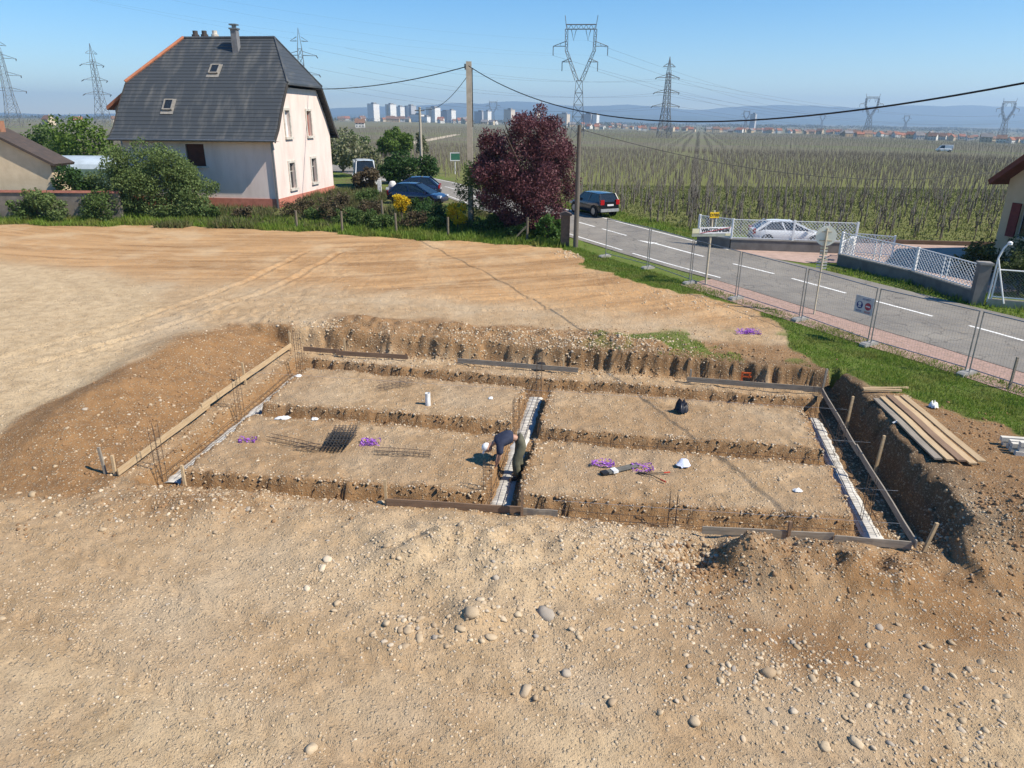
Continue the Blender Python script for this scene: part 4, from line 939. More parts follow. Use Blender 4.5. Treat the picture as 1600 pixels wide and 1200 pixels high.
# ---------- vegetation ----------
bark = M('bark', (0.075, 0.055, 0.042), (0.12, 0.09, 0.07), scale=10, bmp=0.01)
def plant(name, loc, blobs, n, size, leaf, label, cat, group=None, trunks=None, seed=1, shell=0.5, crown='crown'):
    t = empty(name, loc); tag(t, label, cat, group); rg = np.random.default_rng(seed)
    # break every blob into smaller clumps so the outline is uneven
    sub_ = []
    for b in blobs:
        sub_.append(tuple(b[:3])+tuple(0.72*np.array(b[3:])))
        for k in range(14):
            d = rg.normal(size=3); d /= np.linalg.norm(d); f = rg.uniform(0.6, 0.95); r = rg.uniform(0.22, 0.42)
            sub_.append((b[0]+d[0]*b[3]*f, b[1]+d[1]*b[4]*f, b[2]+d[2]*b[5]*f, b[3]*r, b[4]*r, b[5]*r))
    C = blob_points(n, sub_, rg, shell); C = C[C[:, 2] > 0.03]
    V, F = leaf_quads(C, size, rg); link(crown, npmesh(crown, V, F), t, mat=leaf)
    mb = MB()
    for pts, r in (trunks or [([(0, 0, -0.2), (0, 0, blobs[0][2])], [0.06, 0.03])]): mb.tube(pts, r, 7)
    mb.build('trunk', bark, t, smooth=True); return t
plum = leafmat('plum_leaf', (0.10, 0.034, 0.042), (0.17, 0.07, 0.078), (0.075, 0.026, 0.03), 0.2)
rq = random.Random(3)
tr = [([(0, 0, -0.3), (0.05, 0, 1.2), (0.1, 0.05, 2.2)], [0.22, 0.17, 0.14])]
for k in range(11):
    a = k*0.57+rq.uniform(-.2, .2)*3; r = rq.uniform(1.2, 2.8); z = rq.uniform(3.2, 6.8)
    tr.append(([(0.1, 0.05, 1.6+rq.uniform(0, .6)), (0.1+r*.45*math.cos(a), r*.45*math.sin(a), (z+1.9)/2+.3), (r*math.cos(a), r*math.sin(a), z)], [0.09, 0.06, 0.02]))
plant('plum_tree', (0.7, 42.6, 0.6), [(0, 0, 4.1, 2.9, 2.7, 2.5), (-1.4, 0, 3.2, 1.9, 1.8, 1.6), (1.5, 0.2, 3.4, 1.7, 1.7, 1.9), (0.4, 0, 5.9, 1.7, 1.6, 1.4), (1.5, -0.3, 1.5, 1.5, 1.3, 1.1), (-1.0, -0.2, 1.9, 1.6, 1.3, 1.1), (-2.0, 0, 5.0, 0.9, 0.9, 0.9), (2.2, 0, 4.4, 0.9, 0.9, 1.1), (0.4, -0.5, 1.0, 1.9, 1.2, 0.8)], 64000, 0.115, plum, 'round dark red leaved plum tree by the road', 'tree', trunks=tr, seed=5, shell=0.35)
greenL = leafmat('olive_leaf', (0.075, 0.125, 0.03), (0.125, 0.18, 0.055), (0.06, 0.10, 0.028))
oliveB = leafmat('pale_olive_leaf', (0.13, 0.19, 0.055), (0.20, 0.26, 0.10), (0.11, 0.16, 0.05), 0.45)
darkL = leafmat('hedge_leaf', (0.035, 0.08, 0.018), (0.06, 0.12, 0.03), (0.028, 0.065, 0.018))
brightL = leafmat('fresh_leaf', (0.085, 0.15, 0.02), (0.13, 0.19, 0.035), (0.065, 0.12, 0.02))
yellowL = leafmat('forsythia_bloom', (0.62, 0.42, 0.015), (0.75, 0.55, 0.03), (0.55, 0.36, 0.01))
paleL = leafmat('blossom_leaf', (0.14, 0.17, 0.07), (0.30, 0.28, 0.19), (0.10, 0.13, 0.045))
brownL = leafmat('dry_twig_leaf', (0.10, 0.075, 0.04), (0.14, 0.10, 0.06), (0.07, 0.07, 0.03))
plant('olive_green_bush', (-23.0, 47.3, 0.85), [(0, 0, 2.2, 3.0, 1.6, 2.0), (-1.7, 0, 2.9, 1.9, 1.4, 1.9), (2.2, -0.2, 1.7, 1.8, 1.4, 1.5), (-3.2, 0.2, 2.3, 1.5, 1.2, 1.5), (0.8, 0, 3.3, 1.7, 1.3, 1.2), (0, -0.5, 0.9, 3.3, 1.0, 1.0), (-2.6, -0.4, 1.0, 1.6, 0.9, 1.0)], 36000, 0.13, oliveB, 'broad olive green bush before the pink house wall', 'bush', seed=11, trunks=[([(a*0.9, 0, -0.2), (a*1.6, 0, 2.0)], [0.08, 0.04]) for a in (-1.6, -0.6, 0.4, 1.4)])
plant('dark_green_bush', (-28.6, 47.0, 0.85), [(0, 0, 1.6, 1.5, 1.1, 1.4), (1.3, 0, 1.1, 1.2, 1.0, 1.0)], 5000, 0.18, darkL, 'dark leafy bush growing over the grey yard wall', 'bush', seed=12)
plant('olive_green_bush', (-31.4, 45.8, 0.75), [(0, 0, 0.7, 1.0, 0.7, 0.8)], 1600, 0.16, greenL, 'low bush at the foot of the yard wall by the shed', 'bush', seed=13)
plant('olive_green_bush', (-29.2, 45.6, 0.8), [(0, 0, 0.8, 1.3, 0.8, 0.9), (-0.8, 0, 1.3, 0.8, 0.7, 0.8)], 3200, 0.14, oliveB, 'rambling bush against the grey yard wall', 'bush', seed=18)
plant('olive_green_bush', (-26.4, 45.9, 0.8), [(0, 0, 1.0, 1.5, 0.9, 1.1)], 3200, 0.14, greenL, 'bush filling the corner between yard wall and house', 'bush', seed=19)
plant('clipped_hedge_bush', (-9.9, 69.5, 1.2), [(0, 0, 1.3, 2.6, 1.5, 1.5), (-1.6, 0, 1.2, 1.4, 1.3, 1.3)], 9000, 0.22, darkL, 'rounded dark green hedge behind the blue cars', 'bush', seed=14)
plant('reddish_bush', (-12.6, 62.5, 1.2), [(0, 0, 1.0, 1.2, 1.0, 1.0)], 2600, 0.2, brownL, 'brownish round shrub beside the white van', 'bush', seed=15)
plant('green_tree', (-18.0, 112, 1.2), [(0, 0, 2.6, 2.5, 2.3, 2.0), (-1.4, 0, 1.9, 1.6, 1.3, 1.5), (1.4, 0, 1.9, 1.4, 1.3, 1.3)], 7000, 0.3, brightL, 'bright green rounded tree by the far dirt track', 'tree', seed=16)
plant('blossom_tree', (-14.6, 118, 1.2), [(0, 0, 2.2, 1.1, 1.1, 1.8)], 2200, 0.36, paleL, 'pale blossoming tree beside the bright green tree', 'tree', seed=17)
for i, (x, y, s, lf, lab) in enumerate(((-19.5, 84, 3.0, paleL, 'pale orchard tree just right of the pink gable'), (-16.5, 78, 2.6, paleL, 'smaller orchard tree behind the white van'), (-25.5, 120, 2.4, greenL, 'young tree standing in the field past the orchard'),
        (-43, 74, 3.6, brightL, 'leafy tree on the plain behind the tunnel roof'), (-50, 80, 3.0, greenL, 'dull green tree on the plain behind the shed'), (-38.5, 78, 2.6, greenL, 'small tree close behind the tunnel roof'), (-57, 92, 3.0, brightL, 'far tree at the left of the plain'))):
    plant('field_tree', (x, y, upz(x, y)), [(0, 0, s*0.95, s*0.8, s*0.8, s*0.7), (s*.5, 0, s*.7, s*.5, s*.5, s*.5), (-s*.5, 0, s*.75, s*.5, s*.5, s*.5)], 2600, 0.32, lf, lab, 'tree', 'trees on the plain and in the orchard', seed=30+i, trunks=[([(0, 0, -0.3), (0, 0, s*0.8)], [0.16, 0.08])])
plant('forsythia', (-7.2, 46.4, 0.85), [(0, 0, 1.15, 0.62, 0.5, 0.55)], 1500, 0.12, yellowL, 'yellow forsythia in bloom before the dark blue car', 'bush', seed=40, crown='blossom')
plant('forsythia', (-3.35, 43.3, 0.68), [(0, 0, 0.95, 0.62, 0.5, 0.65), (-0.25, 0, 1.3, 0.35, 0.3, 0.4)], 1700, 0.11, yellowL, 'taller yellow forsythia beside the garden posts', 'bush', seed=41, crown='blossom')
plant('leafy_shrub', (-2.5, 44.8, 0.72), [(0, 0, 2.2, 1.1, 1.0, 1.6), (0.4, 0, 3.2, 0.8, 0.8, 1.0)], 2600, 0.13, greenL, 'thin leafy shrub touching the plum tree', 'bush', seed=42, shell=0.2)
plant('laurel_bush', (1.95, 40.4, 0.6), [(0, 0, 0.8, 0.85, 0.7, 0.8)], 1800, 0.16, leafmat('laurel_leaf', (0.05, 0.12, 0.02), (0.09, 0.17, 0.04)), 'glossy green laurel beside the brown gate pillar', 'bush', seed=43)
for i, (x, y, s, lf, lab) in enumerate(((-9.2, 44.0, 0.9, greenL, 'spiky green garden shrub at the plot edge'), (-7.9, 43.4, 0.8, greenL, 'second green shrub along the plot edge'), (-6.0, 43.5, 0.9, brownL, 'dry brown shrub heap at the plot edge'), (-4.6, 42.9, 0.8, darkL, 'dark shrub before the forsythia'),
        (-1.6, 42.2, 0.9, darkL, 'dark low shrub under the plum tree'), (0.2, 41.0, 0.7, darkL, 'dark ground shrub in the plum tree shade'), (-11.6, 45.6, 1.0, brownL, 'brown shrub by the red plinth'), (-14.0, 46.8, 1.1, brownL, 'bushy brown hedge before the gable'), (-12.8, 46.0, 0.8, greenL, 'green weed clump before the gable'),
        (-17.5, 46.4, 0.7, brownL, 'low brown growth under the pink wall'), (-19.6, 46.2, 0.7, greenL, 'low green growth under the pink wall'), (-5.3, 45.2, 1.1, darkL, 'dark shrub hiding the car wheels'), (-10.4, 44.9, 0.9, greenL, 'leafy weed clump beside the garden gate'), (-12.2, 49.5, 1.0, brownL, 'dry brown shrub at the gable corner'), (-10.6, 52.0, 0.9, greenL, 'green shrub behind the white gate post'), (-9.4, 47.4, 0.9, brownL, 'twiggy shrub left of the small forsythia'), (-3.9, 47.2, 1.0, greenL, 'green shrub before the car bonnet'), (-6.2, 48.6, 0.8, darkL, 'dark clump beside the parked navy car'), (-1.0, 44.0, 0.9, greenL, 'green shrub left of the plum trunk'))):
    plant('garden_shrub', (x, y, upz(x, y)), [(0, 0, s*0.62, s, s*.8, s*.62), (s*.5, 0, s*.8, s*.5, s*.5, s*.5)], 1500, 0.12, lf, lab, 'bush', 'garden shrubs along the plot edge', seed=50+i, shell=0.25)
conif = leafmat('conifer_leaf', (0.05, 0.075, 0.02), (0.10, 0.12, 0.04), (0.03, 0.05, 0.015))
for i, (x, y, s, lab) in enumerate(((21.6, 32.8, 1.0, 'low yellowish conifer in the beige house garden'), (23.0, 32.0, 1.25, 'dense conifer bush under the oxblood shutter'), (22.6, 30.0, 1.3, 'dark bush behind the chain link fence'), (24.2, 30.4, 1.6, 'tall bush at the corner of the beige house'), (21.3, 29.2, 1.0, 'small bush close behind the chain link fence'))):
    plant('garden_conifer', (x, y, upz(x, y)), [(0, 0, s*.7, s, s, s*.8), (s*.4, .2, s*1.1, s*.6, s*.6, s*.6)], 2600, 0.12, conif, lab, 'bush', 'bushes round the beige house', seed=70+i, shell=0.3)
# grass: real blades, one mass each
def grass_field(name, n, region, hmin, hmax, mat, label, seed, w=0.012):
    rg = np.random.default_rng(seed); x0, x1, y0, y1 = region['box']; X = rg.uniform(x0, x1, n*3); Y = rg.uniform(y0, y1, n*3)
    k = region['ok'](X, Y); X, Y = X[k][:n], Y[k][:n]; m = len(X)
    cl = np.clip(fbm(X, Y, 0.8, seed, 3)+0.5, 0.15, 1.0)
    Z = terrain(X, Y)-0.01; h = (hmin+(hmax-hmin)*rg.random(m))*(0.5+0.9*cl); a = rg.random(m)*6.283; ln = h*rg.uniform(0.1, 0.7, m); b = rg.random(m)*6.283
    wv = w*(0.7+0.6*rg.random(m))
    V = np.stack([np.stack([X-wv*np.cos(a), Y-wv*np.sin(a), Z], 1), np.stack([X+wv*np.cos(a), Y+wv*np.sin(a), Z], 1), np.stack([X+ln*np.cos(b), Y+ln*np.sin(b), Z+h], 1)], 1).reshape(-1, 3)
    return tag(link(name, npmesh(name, V, np.arange(3*m, dtype=np.int32).reshape(m, 3)), mat=mat), label, 'grass', kind='stuff')
grassL = leafmat('grass_blade', (0.12, 0.205, 0.022), (0.20, 0.28, 0.045), (0.23, 0.22, 0.06), 0.4)
def verge_ok(X, Y):
    o = road_off(X, Y); return (dirt_mask(X, Y) < 0.4) & (o < -4.55) & (o > -12) & (Y < 41) & (X > 2)
grass_field('verge_grass', 90000, {'box': (2, 18, 13, 40), 'ok': verge_ok}, 0.05, 0.14, grassL, 'short green grass on the verge beside the mesh fence', 81)
grass_field('plot_edge_grass', 45000, {'box': (-40, 3, 38.5, 47), 'ok': lambda X, Y: (dirt_mask(X, Y) < 0.4+0.55*(fbm(X, Y, 0.7, 99, 2) > 0.05)) & (Y < 47)}, 0.08, 0.42, grassL, 'tall green weeds along the back edge of the plot', 82, 0.03)
grass_field('roadside_grass', 26000, {'box': (3, 20, 24, 60), 'ok': lambda X, Y: (road_off(X, Y) > 2.8) & (road_off(X, Y) < 5.2) & ~((X > 11) & (Y > 33.6) & (Y < 40))}, 0.06, 0.25, grassL, 'grass strip between the road and the vines', 83, 0.025)
grass_field('garden_weeds', 30000, {'box': (-22, 1, 43.5, 62), 'ok': lambda X, Y: (fbm(X, Y, 1.3, 97, 3) > -0.12) & (road_off(X, Y) < -4.2) & ~((X < -15.6) & (Y > 49.4)) & ~((X > -9.6) & (X < -4.4) & (Y > 51) & (Y < 60))}, 0.10, 0.55, leafmat('weed_blade', (0.07, 0.11, 0.025), (0.15, 0.13, 0.06), (0.11, 0.10, 0.045), 0.25), 'rough weeds and dry stalks in the garden before the cars', 86, 0.035)
def patch_ok(X, Y): return (fbm(X, Y, 1.1, 55, 3) > 0.10) & (side(X, Y, *B_BACK) > 0.35) & (side(X, Y, *B_BACK) < 3) & (X > 2.4) & (X < 10)
grass_field('sparse_grass', 5000, {'box': (2, 10, 20, 26), 'ok': patch_ok}, 0.03, 0.10, grassL, 'sparse grass tufts above the back wall of the dig', 84)
grass_field('vineyard_grass', 50000, {'box': (0, 60, 40, 75), 'ok': lambda X, Y: vine_ok(X, Y) & (X < Y*0.78)}, 0.05, 0.2, leafmat('vineyard_grass_blade', (0.10, 0.135, 0.03), (0.16, 0.17, 0.06), (0.13, 0.14, 0.05)), 'rough yellowish grass between the nearest vine rows', 85, 0.04)
# ---------- poles and overhead cables ----------
concrete = M('pole_concrete', (0.42, 0.37, 0.30), (0.33, 0.29, 0.23), scale=4, bmp=0.005)
oldwood = M('grey_pole_wood', (0.155, 0.135, 0.11), (0.10, 0.085, 0.07), scale=3, sc=(8, 8, 0.6), bmp=0.006)
blackc = M('black_cable', (0.015, 0.015, 0.016), rough=0.5)
t = empty('concrete_utility_pole', (-2.7, 45.8, 0.7)); tag(t, 'tall beige concrete utility pole behind the plum tree', 'utility pole')
mb = MB(); mb.bar((0, 0, -0.5), (0, 0, 9.55), 0.32, 0.26, (0, 1, 0)); mb.build('shaft', concrete, t)
mb = MB(); mb.box((0, -0.05, 9.15), (0.5, 0.12, 0.1)); mb.tube([(-0.22, -0.05, 9.2), (-0.22, -0.05, 9.42)], 0.05, 6); mb.build('bracket', zinc_m, t)
mb = MB(); mb.tube([(0.2, 0, 5.9), (0.2, -0.02, 9.1)], 0.03, 5); mb.build('riser_pipe', blackc, t)
t = empty('wooden_utility_pole', (3.4, 38.5, 0.5)); tag(t, 'grey wooden utility pole at the roadside corner of the plot', 'utility pole')
mb = MB(); mb.tube([(0, 0, -0.4), (0, 0, 3), (-0.03, 0, 6.3)], [0.14, 0.125, 0.10], 10); mb.build('shaft', oldwood, t, smooth=True)
mb = MB(); mb.box((0.02, -0.02, 6.0), (0.5, 0.1, 0.08)); mb.lathe((0.22, -0.02, 6.04), [(0.04, 0), (0.06, 0.06), (0.03, 0.14)], 8); mb.build('insulator_arm', zinc_m, t)
t = empty('wooden_utility_pole', (-8.8, 70.5, 1.2)); tag(t, 'far thin utility pole beyond the clipped hedge', 'utility pole')
mb = MB(); mb.tube([(0, 0, -0.4), (0, 0, 6.9)], [0.15, 0.11], 8); mb.build('shaft', concrete, t, smooth=True)
mb = MB(); mb.box((0, 0, 6.6), (0.9, 0.1, 0.1)); mb.build('insulator_arm', zinc_m, t)
cable('overhead_cable', (-2.7, 45.6, 10.0), (16, 6, 10.5), 3.25, 0.024, 'thick black overhead cable sagging across the sky', 60, blackc)
cable('overhead_cable', (-2.9, 45.7, 9.95), (-19, 60.5, 9.4), 0.6, 0.03, 'black cable from the concrete pole to the slate roofed house', 24, blackc)
cable('overhead_cable', (3.4, 38.5, 6.6), (55, 62, 7.6), 3.6, 0.018, 'thin cable leaving the wooden pole over the vineyard', 30, blackc)
cable('overhead_cable', (-2.7, 46.0, 9.6), (-8.8, 70.5, 8.0), 0.8, 0.02, 'thin cable between the concrete pole and the far pole', 20, blackc)
# brown gate pillar, garden posts
def zat(x, y): return float(terrain(np.array([x]), np.array([y]))[0])
g0 = empty('gate_pillar', (2.85, 39.0, 0.5)); tag(g0, 'brown masonry gate pillar with a capstone beside the wooden pole', 'pillar')
mb = MB(); mb.box((0, 0, 0.8), (0.46, 0.46, 1.8)); mb.build('shaft', M('brown_stone', (0.17, 0.115, 0.085), (0.11, 0.08, 0.06), scale=5, bmp=0.02), g0)
mb = MB(); mb.poly([(-0.31, -0.31, 1.7), (0.31, -0.31, 1.7), (0.31, -0.31, 1.78), (0, -0.31, 1.9), (-0.31, -0.31, 1.78)], (0, 0.62, 0)); mb.build('capstone', M('cap_stone', (0.13, 0.10, 0.085), scale=5), g0)
mb = MB(); mb.box((3.75, 38.1, 0.62), (0.35, 0.05, 0.4)); 
postm = M('garden_post_wood', (0.20, 0.165, 0.12), (0.12, 0.10, 0.075), scale=4, sc=(6, 6, 1))
for (x, y, h, lab) in ((-10.2, 42.5, 1.25, 'weathered garden post at the corner by the pink gable'), (-6.9, 42.2, 1.2, 'leaning garden post among dry shrubs'), (-3.8, 41.6, 1.1, 'garden post close to the tall forsythia'), (0.8, 40.3, 1.35, 'garden post with a diagonal brace under the plum tree'), (-8.2, 45.2, 1.5, 'grey post before the parked cars'), (-13.2, 43.6, 1.1, 'short post in the weeds before the red plinth')):
    t = empty('garden_post', (x, y, zat(x, y))); tag(t, lab, 'post', 'garden posts along the plot edge')
    mb = MB(); mb.tube([(0, 0, -0.3), (random.uniform(-.04, .04), 0, h)], [0.075, 0.065], 7); mb.build('shaft', postm, t)
    if 'brace' in lab: mb = MB(); mb.tube([(-0.95, 0, -0.1), (-0.04, 0, 0.85)], 0.05, 6); mb.build('brace', postm, t)
mb = MB(); mb.box((0, 0, 0.55), (0.28, 0.22, 1.3)); o = mb.build('white_gate_post', M('white_post', (0.72, 0.71, 0.68))); o.location = (-10.75, 58.5, upz(-10.75, 58.5)); tag(o, 'short white gate post beside the blue car bonnet', 'post')
mb = MB(); mb.lathe((0, 0, 0), [(0.02, -0.2), (0.1, 0), (0.12, 0.5), (0.3, 0.62), (0.33, 0.85), (0.2, 1.08), (0.02, 1.12)], 12); o = mb.build('white_globe_planter', MATS['white_post'], smooth=True); o.location = (-9.75, 58.8, upz(-9.75, 58.8)); tag(o, 'white rounded planter by the gate post', 'planter')
# ---------- mobile mesh fence along the road ----------
galv = M('fence_tube', (0.36, 0.365, 0.37), (0.27, 0.275, 0.28), rough=0.45, metal=0.7, scale=5)
blockm = M('fence_foot', (0.34, 0.33, 0.31), (0.25, 0.24, 0.22), scale=6)
FP = [(4.71, 36.1), (6.47, 33.58), (7.82, 30.67), (9.13, 28.19), (10.67, 25.32), (11.92, 22.54), (13.5, 19.72), (14.75, 16.9), (16.0, 14.0)]
fl = ['from the wooden pole', 'before the painted road arrow', 'before the town sign', 'between the town sign and the round sign', 'before the round sign', 'carrying the site notice', 'beside the plank pile', 'past the plank pile', 'at the road end of the row']
for i in range(len(FP)-1):
    a, b = FP[i], FP[i+1]; L = math.hypot(b[0]-a[0], b[1]-a[1]); za, zb_ = zat(*a)+0.12, zat(*b)+0.12
    ang = math.atan2(b[1]-a[1], b[0]-a[0])
    t = empty('mesh_fence_panel', (a[0], a[1], za), ang); tag(t, 'galvanised mesh site fence panel %s' % fl[i], 'fence panel', 'mesh fence panels along the road')
    g = 0.06; dz = zb_-za; Hh = 1.84
    def pt(u, z): return (u, 0, z+dz*u/L)
    for u in (g, L-g): mb = MB(); mb.tube([pt(u, 0), pt(u, Hh)], 0.022, 6); mb.build('post', galv, t)
    for z in (0.1, Hh-0.02): mb = MB(); mb.tube([pt(g, z), pt(L-g, z)], 0.016, 6); mb.build('rail', galv, t)
    mb = MB(); n = int((L-2*g)/0.085)
    for k in range(1, n):
        u = g+(L-2*g)*k/n; mb.tube([pt(u, 0.1), pt(u, Hh-0.02)], 0.0022, 3, False)
    for k in range(1, 9): z = 0.1+(Hh-0.12)*k/9; mb.tube([pt(g, z), pt(L-g, z)], 0.0022, 3, False)
    tag(mb.build('wire_mesh', galv, t), kind='stuff')
for i, (x, y) in enumerate(FP):
    o = MB(); d = math.atan2(FP[min(i+1, len(FP)-1)][1]-FP[max(i-1, 0)][1], FP[min(i+1, len(FP)-1)][0]-FP[max(i-1, 0)][0])
    c, s = math.cos(d+1.571), math.sin(d+1.571)
    o.poly([(-0.34, -0.11, -0.03), (0.34, -0.11, -0.03), (0.34, -0.11, 0.08), (0.26, -0.11, 0.13), (-0.26, -0.11, 0.13), (-0.34, -0.11, 0.08)], (0, 0.22, 0))
    q = o.build('fence_foot', blockm); q.location = (x, y, zat(x, y)); q.rotation_euler = (0, 0, d+1.571)
    tag(q, 'concrete fence foot at the joint %s' % (fl[i] if i < len(fl) else 'at the end'), 'fence foot', 'feet of the mesh fence')
# site notice tied to the fence
a, b = FP[4], FP[5]; k = 0.93; nx_, ny_ = a[0]+(b[0]-a[0])*0.86, a[1]+(b[1]-a[1])*0.86; ang = math.atan2(b[1]-a[1], b[0]-a[0])
N0 = empty('site_notice', (nx_, ny_, zat(nx_, ny_)+1.02), ang); tag(N0, 'white site notice with blue and red round symbols tied to the mesh fence', 'sign')
# board hangs on the plot side of the mesh
mb = MB(); mb.box((0, -0.035, 0.26), (0.72, 0.012, 0.58)); mb.build('board', M('notice_white', (0.62, 0.60, 0.62), scale=3), N0)
def disc(name, c, r, mat, parent, y, r0=0.0, n=28):
    mb = MB()
    for k in range(n):
        t0, t1 = 2*math.pi*k/n, 2*math.pi*(k+1)/n
        q = [(c[0]+r*math.cos(t0), y, c[1]+r*math.sin(t0)), (c[0]+r*math.cos(t1), y, c[1]+r*math.sin(t1))]
        mb.add(q+([(c[0]+r0*math.cos(t1), y, c[1]+r0*math.sin(t1)), (c[0]+r0*math.cos(t0), y, c[1]+r0*math.sin(t0))] if r0 else [(c[0], y, c[1])]), [(0, 1, 2, 3) if r0 else (0, 1, 2)])
    return mb.build(name, mat, parent)
bluep = M('print_blue', (0.06, 0.08, 0.24)); redp = M('print_red', (0.42, 0.07, 0.10)); whp = M('print_white', (0.68, 0.66, 0.68)); blk = M('print_black', (0.02, 0.02, 0.025))
disc('blue_symbol', (-0.165, 0.24), 0.125, bluep, N0, -0.045); disc('helmet_print', (-0.165, 0.285), 0.062, whp, N0, -0.048)
mb = MB(); mb.box((-0.165, -0.048, 0.19), (0.11, 0.002, 0.05)); mb.build('helmet_print', whp, N0)
disc('red_symbol', (0.165, 0.24), 0.125, redp, N0, -0.045); mb = MB(); mb.box((0.165, -0.049, 0.24), (0.17, 0.003, 0.04)); mb.build('no_entry_bar', whp, N0)
for (x, z, w, m_) in ((0.06, 0.475, 0.30, bluep), (-0.165, 0.06, 0.24, bluep), (0.165, 0.06, 0.22, redp)):      # unreadable lines of print
    for j in range(2):
        mb = MB(); q = random.Random(int(100*x+j)); u = -w/2
        while u < w/2-0.02:
            e = q.uniform(0.015, 0.04); mb.box((x+u+e/2, -0.0445, z-j*0.035), (e, 0.003, 0.02)); u += e+0.012
        tag(mb.build('print_line', m_, N0), kind='stuff')
# ---------- town sign ----------
poleb = M('cream_sign_pole', (0.55, 0.48, 0.35), (0.48, 0.41, 0.30), scale=3)
creamb = M('cream_sign_back', (0.60, 0.58, 0.40), (0.52, 0.50, 0.34), scale=3)
T0 = empty('town_sign', (8.48, 30.46, zat(8.48, 30.46)), 0.12); tag(T0, 'end of town name sign struck through in red with yellow road number plate', 'road sign')
mb = MB(); mb.tube([(0, 0.06, -0.3), (0.0, 0.06, 2.95)], 0.045, 10); mb.build('pole', poleb, T0, smooth=True)
mb = MB(); mb.box((0, 0, 2.3), (1.72, 0.03, 0.34)); pn = mb.build('panel', M('sign_grey_green', (0.33, 0.36, 0.31), scale=3), T0)
for x, z, w, h in ((-0.71, 2.36, 0.30, 0.19), (0.73, 2.22, 0.22, 0.14)): mb = MB(); mb.box((x, -0.02, z), (w, 0.012, h)); mb.build('corner_plate', creamb, T0)
mb = MB(); mb.box((0.155, -0.02, 2.39), (1.40, 0.014, 0.27)); mb.build('name_plate', M('sign_white', (0.80, 0.80, 0.82), scale=3), T0)
tm = text_mesh('WINTZENHEIM', 0.215, bold=0.010); tm.materials.append(blk); o = link('town_name', tm, T0, loc=(0.155, -0.0285, 2.385)); o.rotation_euler = (math.pi/2, 0, 0)
xs = [v.co.x for v in tm.vertices]; o.scale = (1.26/(max(xs)-min(xs)), 0.95, 1)
mb = MB(); mb.bar((-0.50, -0.034, 2.275), (0.82, -0.034, 2.505), 0.004, 0.024, (0, 0, 1)); mb.build('red_strike', M('sign_red', (0.40, 0.03, 0.035)), T0)
mb = MB(); mb.box((0.05, 0, 2.90+0.12), (0.40, 0.02, 0.235)); yp = mb.build('road_number_plate', M('sign_yellow', (0.85, 0.55, 0.02), scale=3), T0)
tm = text_mesh('D700', 0.17, bold=0.004); tm.materials.append(blk); o = link('road_number', tm, T0, loc=(0.05, -0.014, 3.02)); o.rotation_euler = (math.pi/2, 0, 0)
mb = MB(); mb.lathe((0, 0, 0), [(0.035, 0), (0.035, 0.09)], 6); o = mb.build('finial', creamb, T0); o.location = (0.05, 0.02, 3.13)
# speed sign standing just behind it, seen edge-on
D1 = empty('round_speed_sign', (8.62, 31.0, zat(8.62, 31.0)), 1.0); tag(D1, 'dark backed round road sign turned edge-on behind the town sign', 'road sign')
mb = MB(); mb.tube([(0, 0.04, -0.2), (0, 0.04, 2.95)], 0.03, 8); mb.build('pole', galv, D1)
mb = MB(); mb.tube([(0, -0.012, 2.72), (0, 0.012, 2.72)], 0.30, 24); mb.build('disc', M('sign_back_dark', (0.045, 0.045, 0.05), rough=0.5), D1)
# round sign from behind, with a strip of small plates below
Q0 = empty('round_road_sign', (11.49, 26.08, zat(11.49, 26.08)), -0.25); tag(Q0, 'cream back of a round road sign above stacked chevron plates', 'road sign')
mb = MB(); mb.tube([(0, 0.05, -0.3), (0, 0.05, 3.25)], 0.032, 8); mb.build('pole', poleb, Q0, smooth=True)
mb = MB(); mb.tube([(0, 0.085, 2.96), (0, 0.11, 2.96)], 0.36, 32); mb.build('disc', M('sign_back_cream', (0.80, 0.79, 0.66), (0.72, 0.71, 0.58), rough=0.5, scale=3), Q0)
for k in range(2): mb = MB(); mb.box((0, 0.075, 2.80+0.32*k), (0.34 if k else 0.44, 0.03, 0.035)); mb.build('clamp_rail', poleb, Q0)
for k in range(8):
    z = 2.52-0.105*k; w = 0.26 if k < 4 else 0.36
    mb = MB(); mb.box((0, 0.09, z), (w, 0.02, 0.055)); mb.build('plate', M('plate_white', (0.70, 0.69, 0.62)) if k % 2 or k > 4 else creamb, Q0)
mb = MB(); mb.box((0, 0.11, 2.15), (0.05, 0.03, 0.9)); mb.build('plate_spine', poleb, Q0)
# green and white direction sign half hidden by the plum tree
E0 = empty('direction_sign', (-6.6, 83.0, upz(-6.6, 83)), 0.2); tag(E0, 'green direction sign on a white post beyond the plum tree', 'road sign')
mb = MB(); mb.tube([(0, 0, -0.3), (0, 0, 1.6)], 0.05, 8); mb.build('pole', whp, E0)
mb = MB(); mb.box((0, -0.05, 1.9), (1.1, 0.05, 0.9)); mb.build('panel', M('sign_green', (0.03, 0.13, 0.08)), E0)
mb = MB(); mb.box((0, -0.08, 2.3), (1.1, 0.03, 0.08)); mb.box((-0.5, -0.08, 1.9), (0.08, 0.03, 0.72)); mb.box((0, -0.08, 1.49), (1.1, 0.03, 0.08)); tag(mb.build('border', whp, E0), kind='stuff')
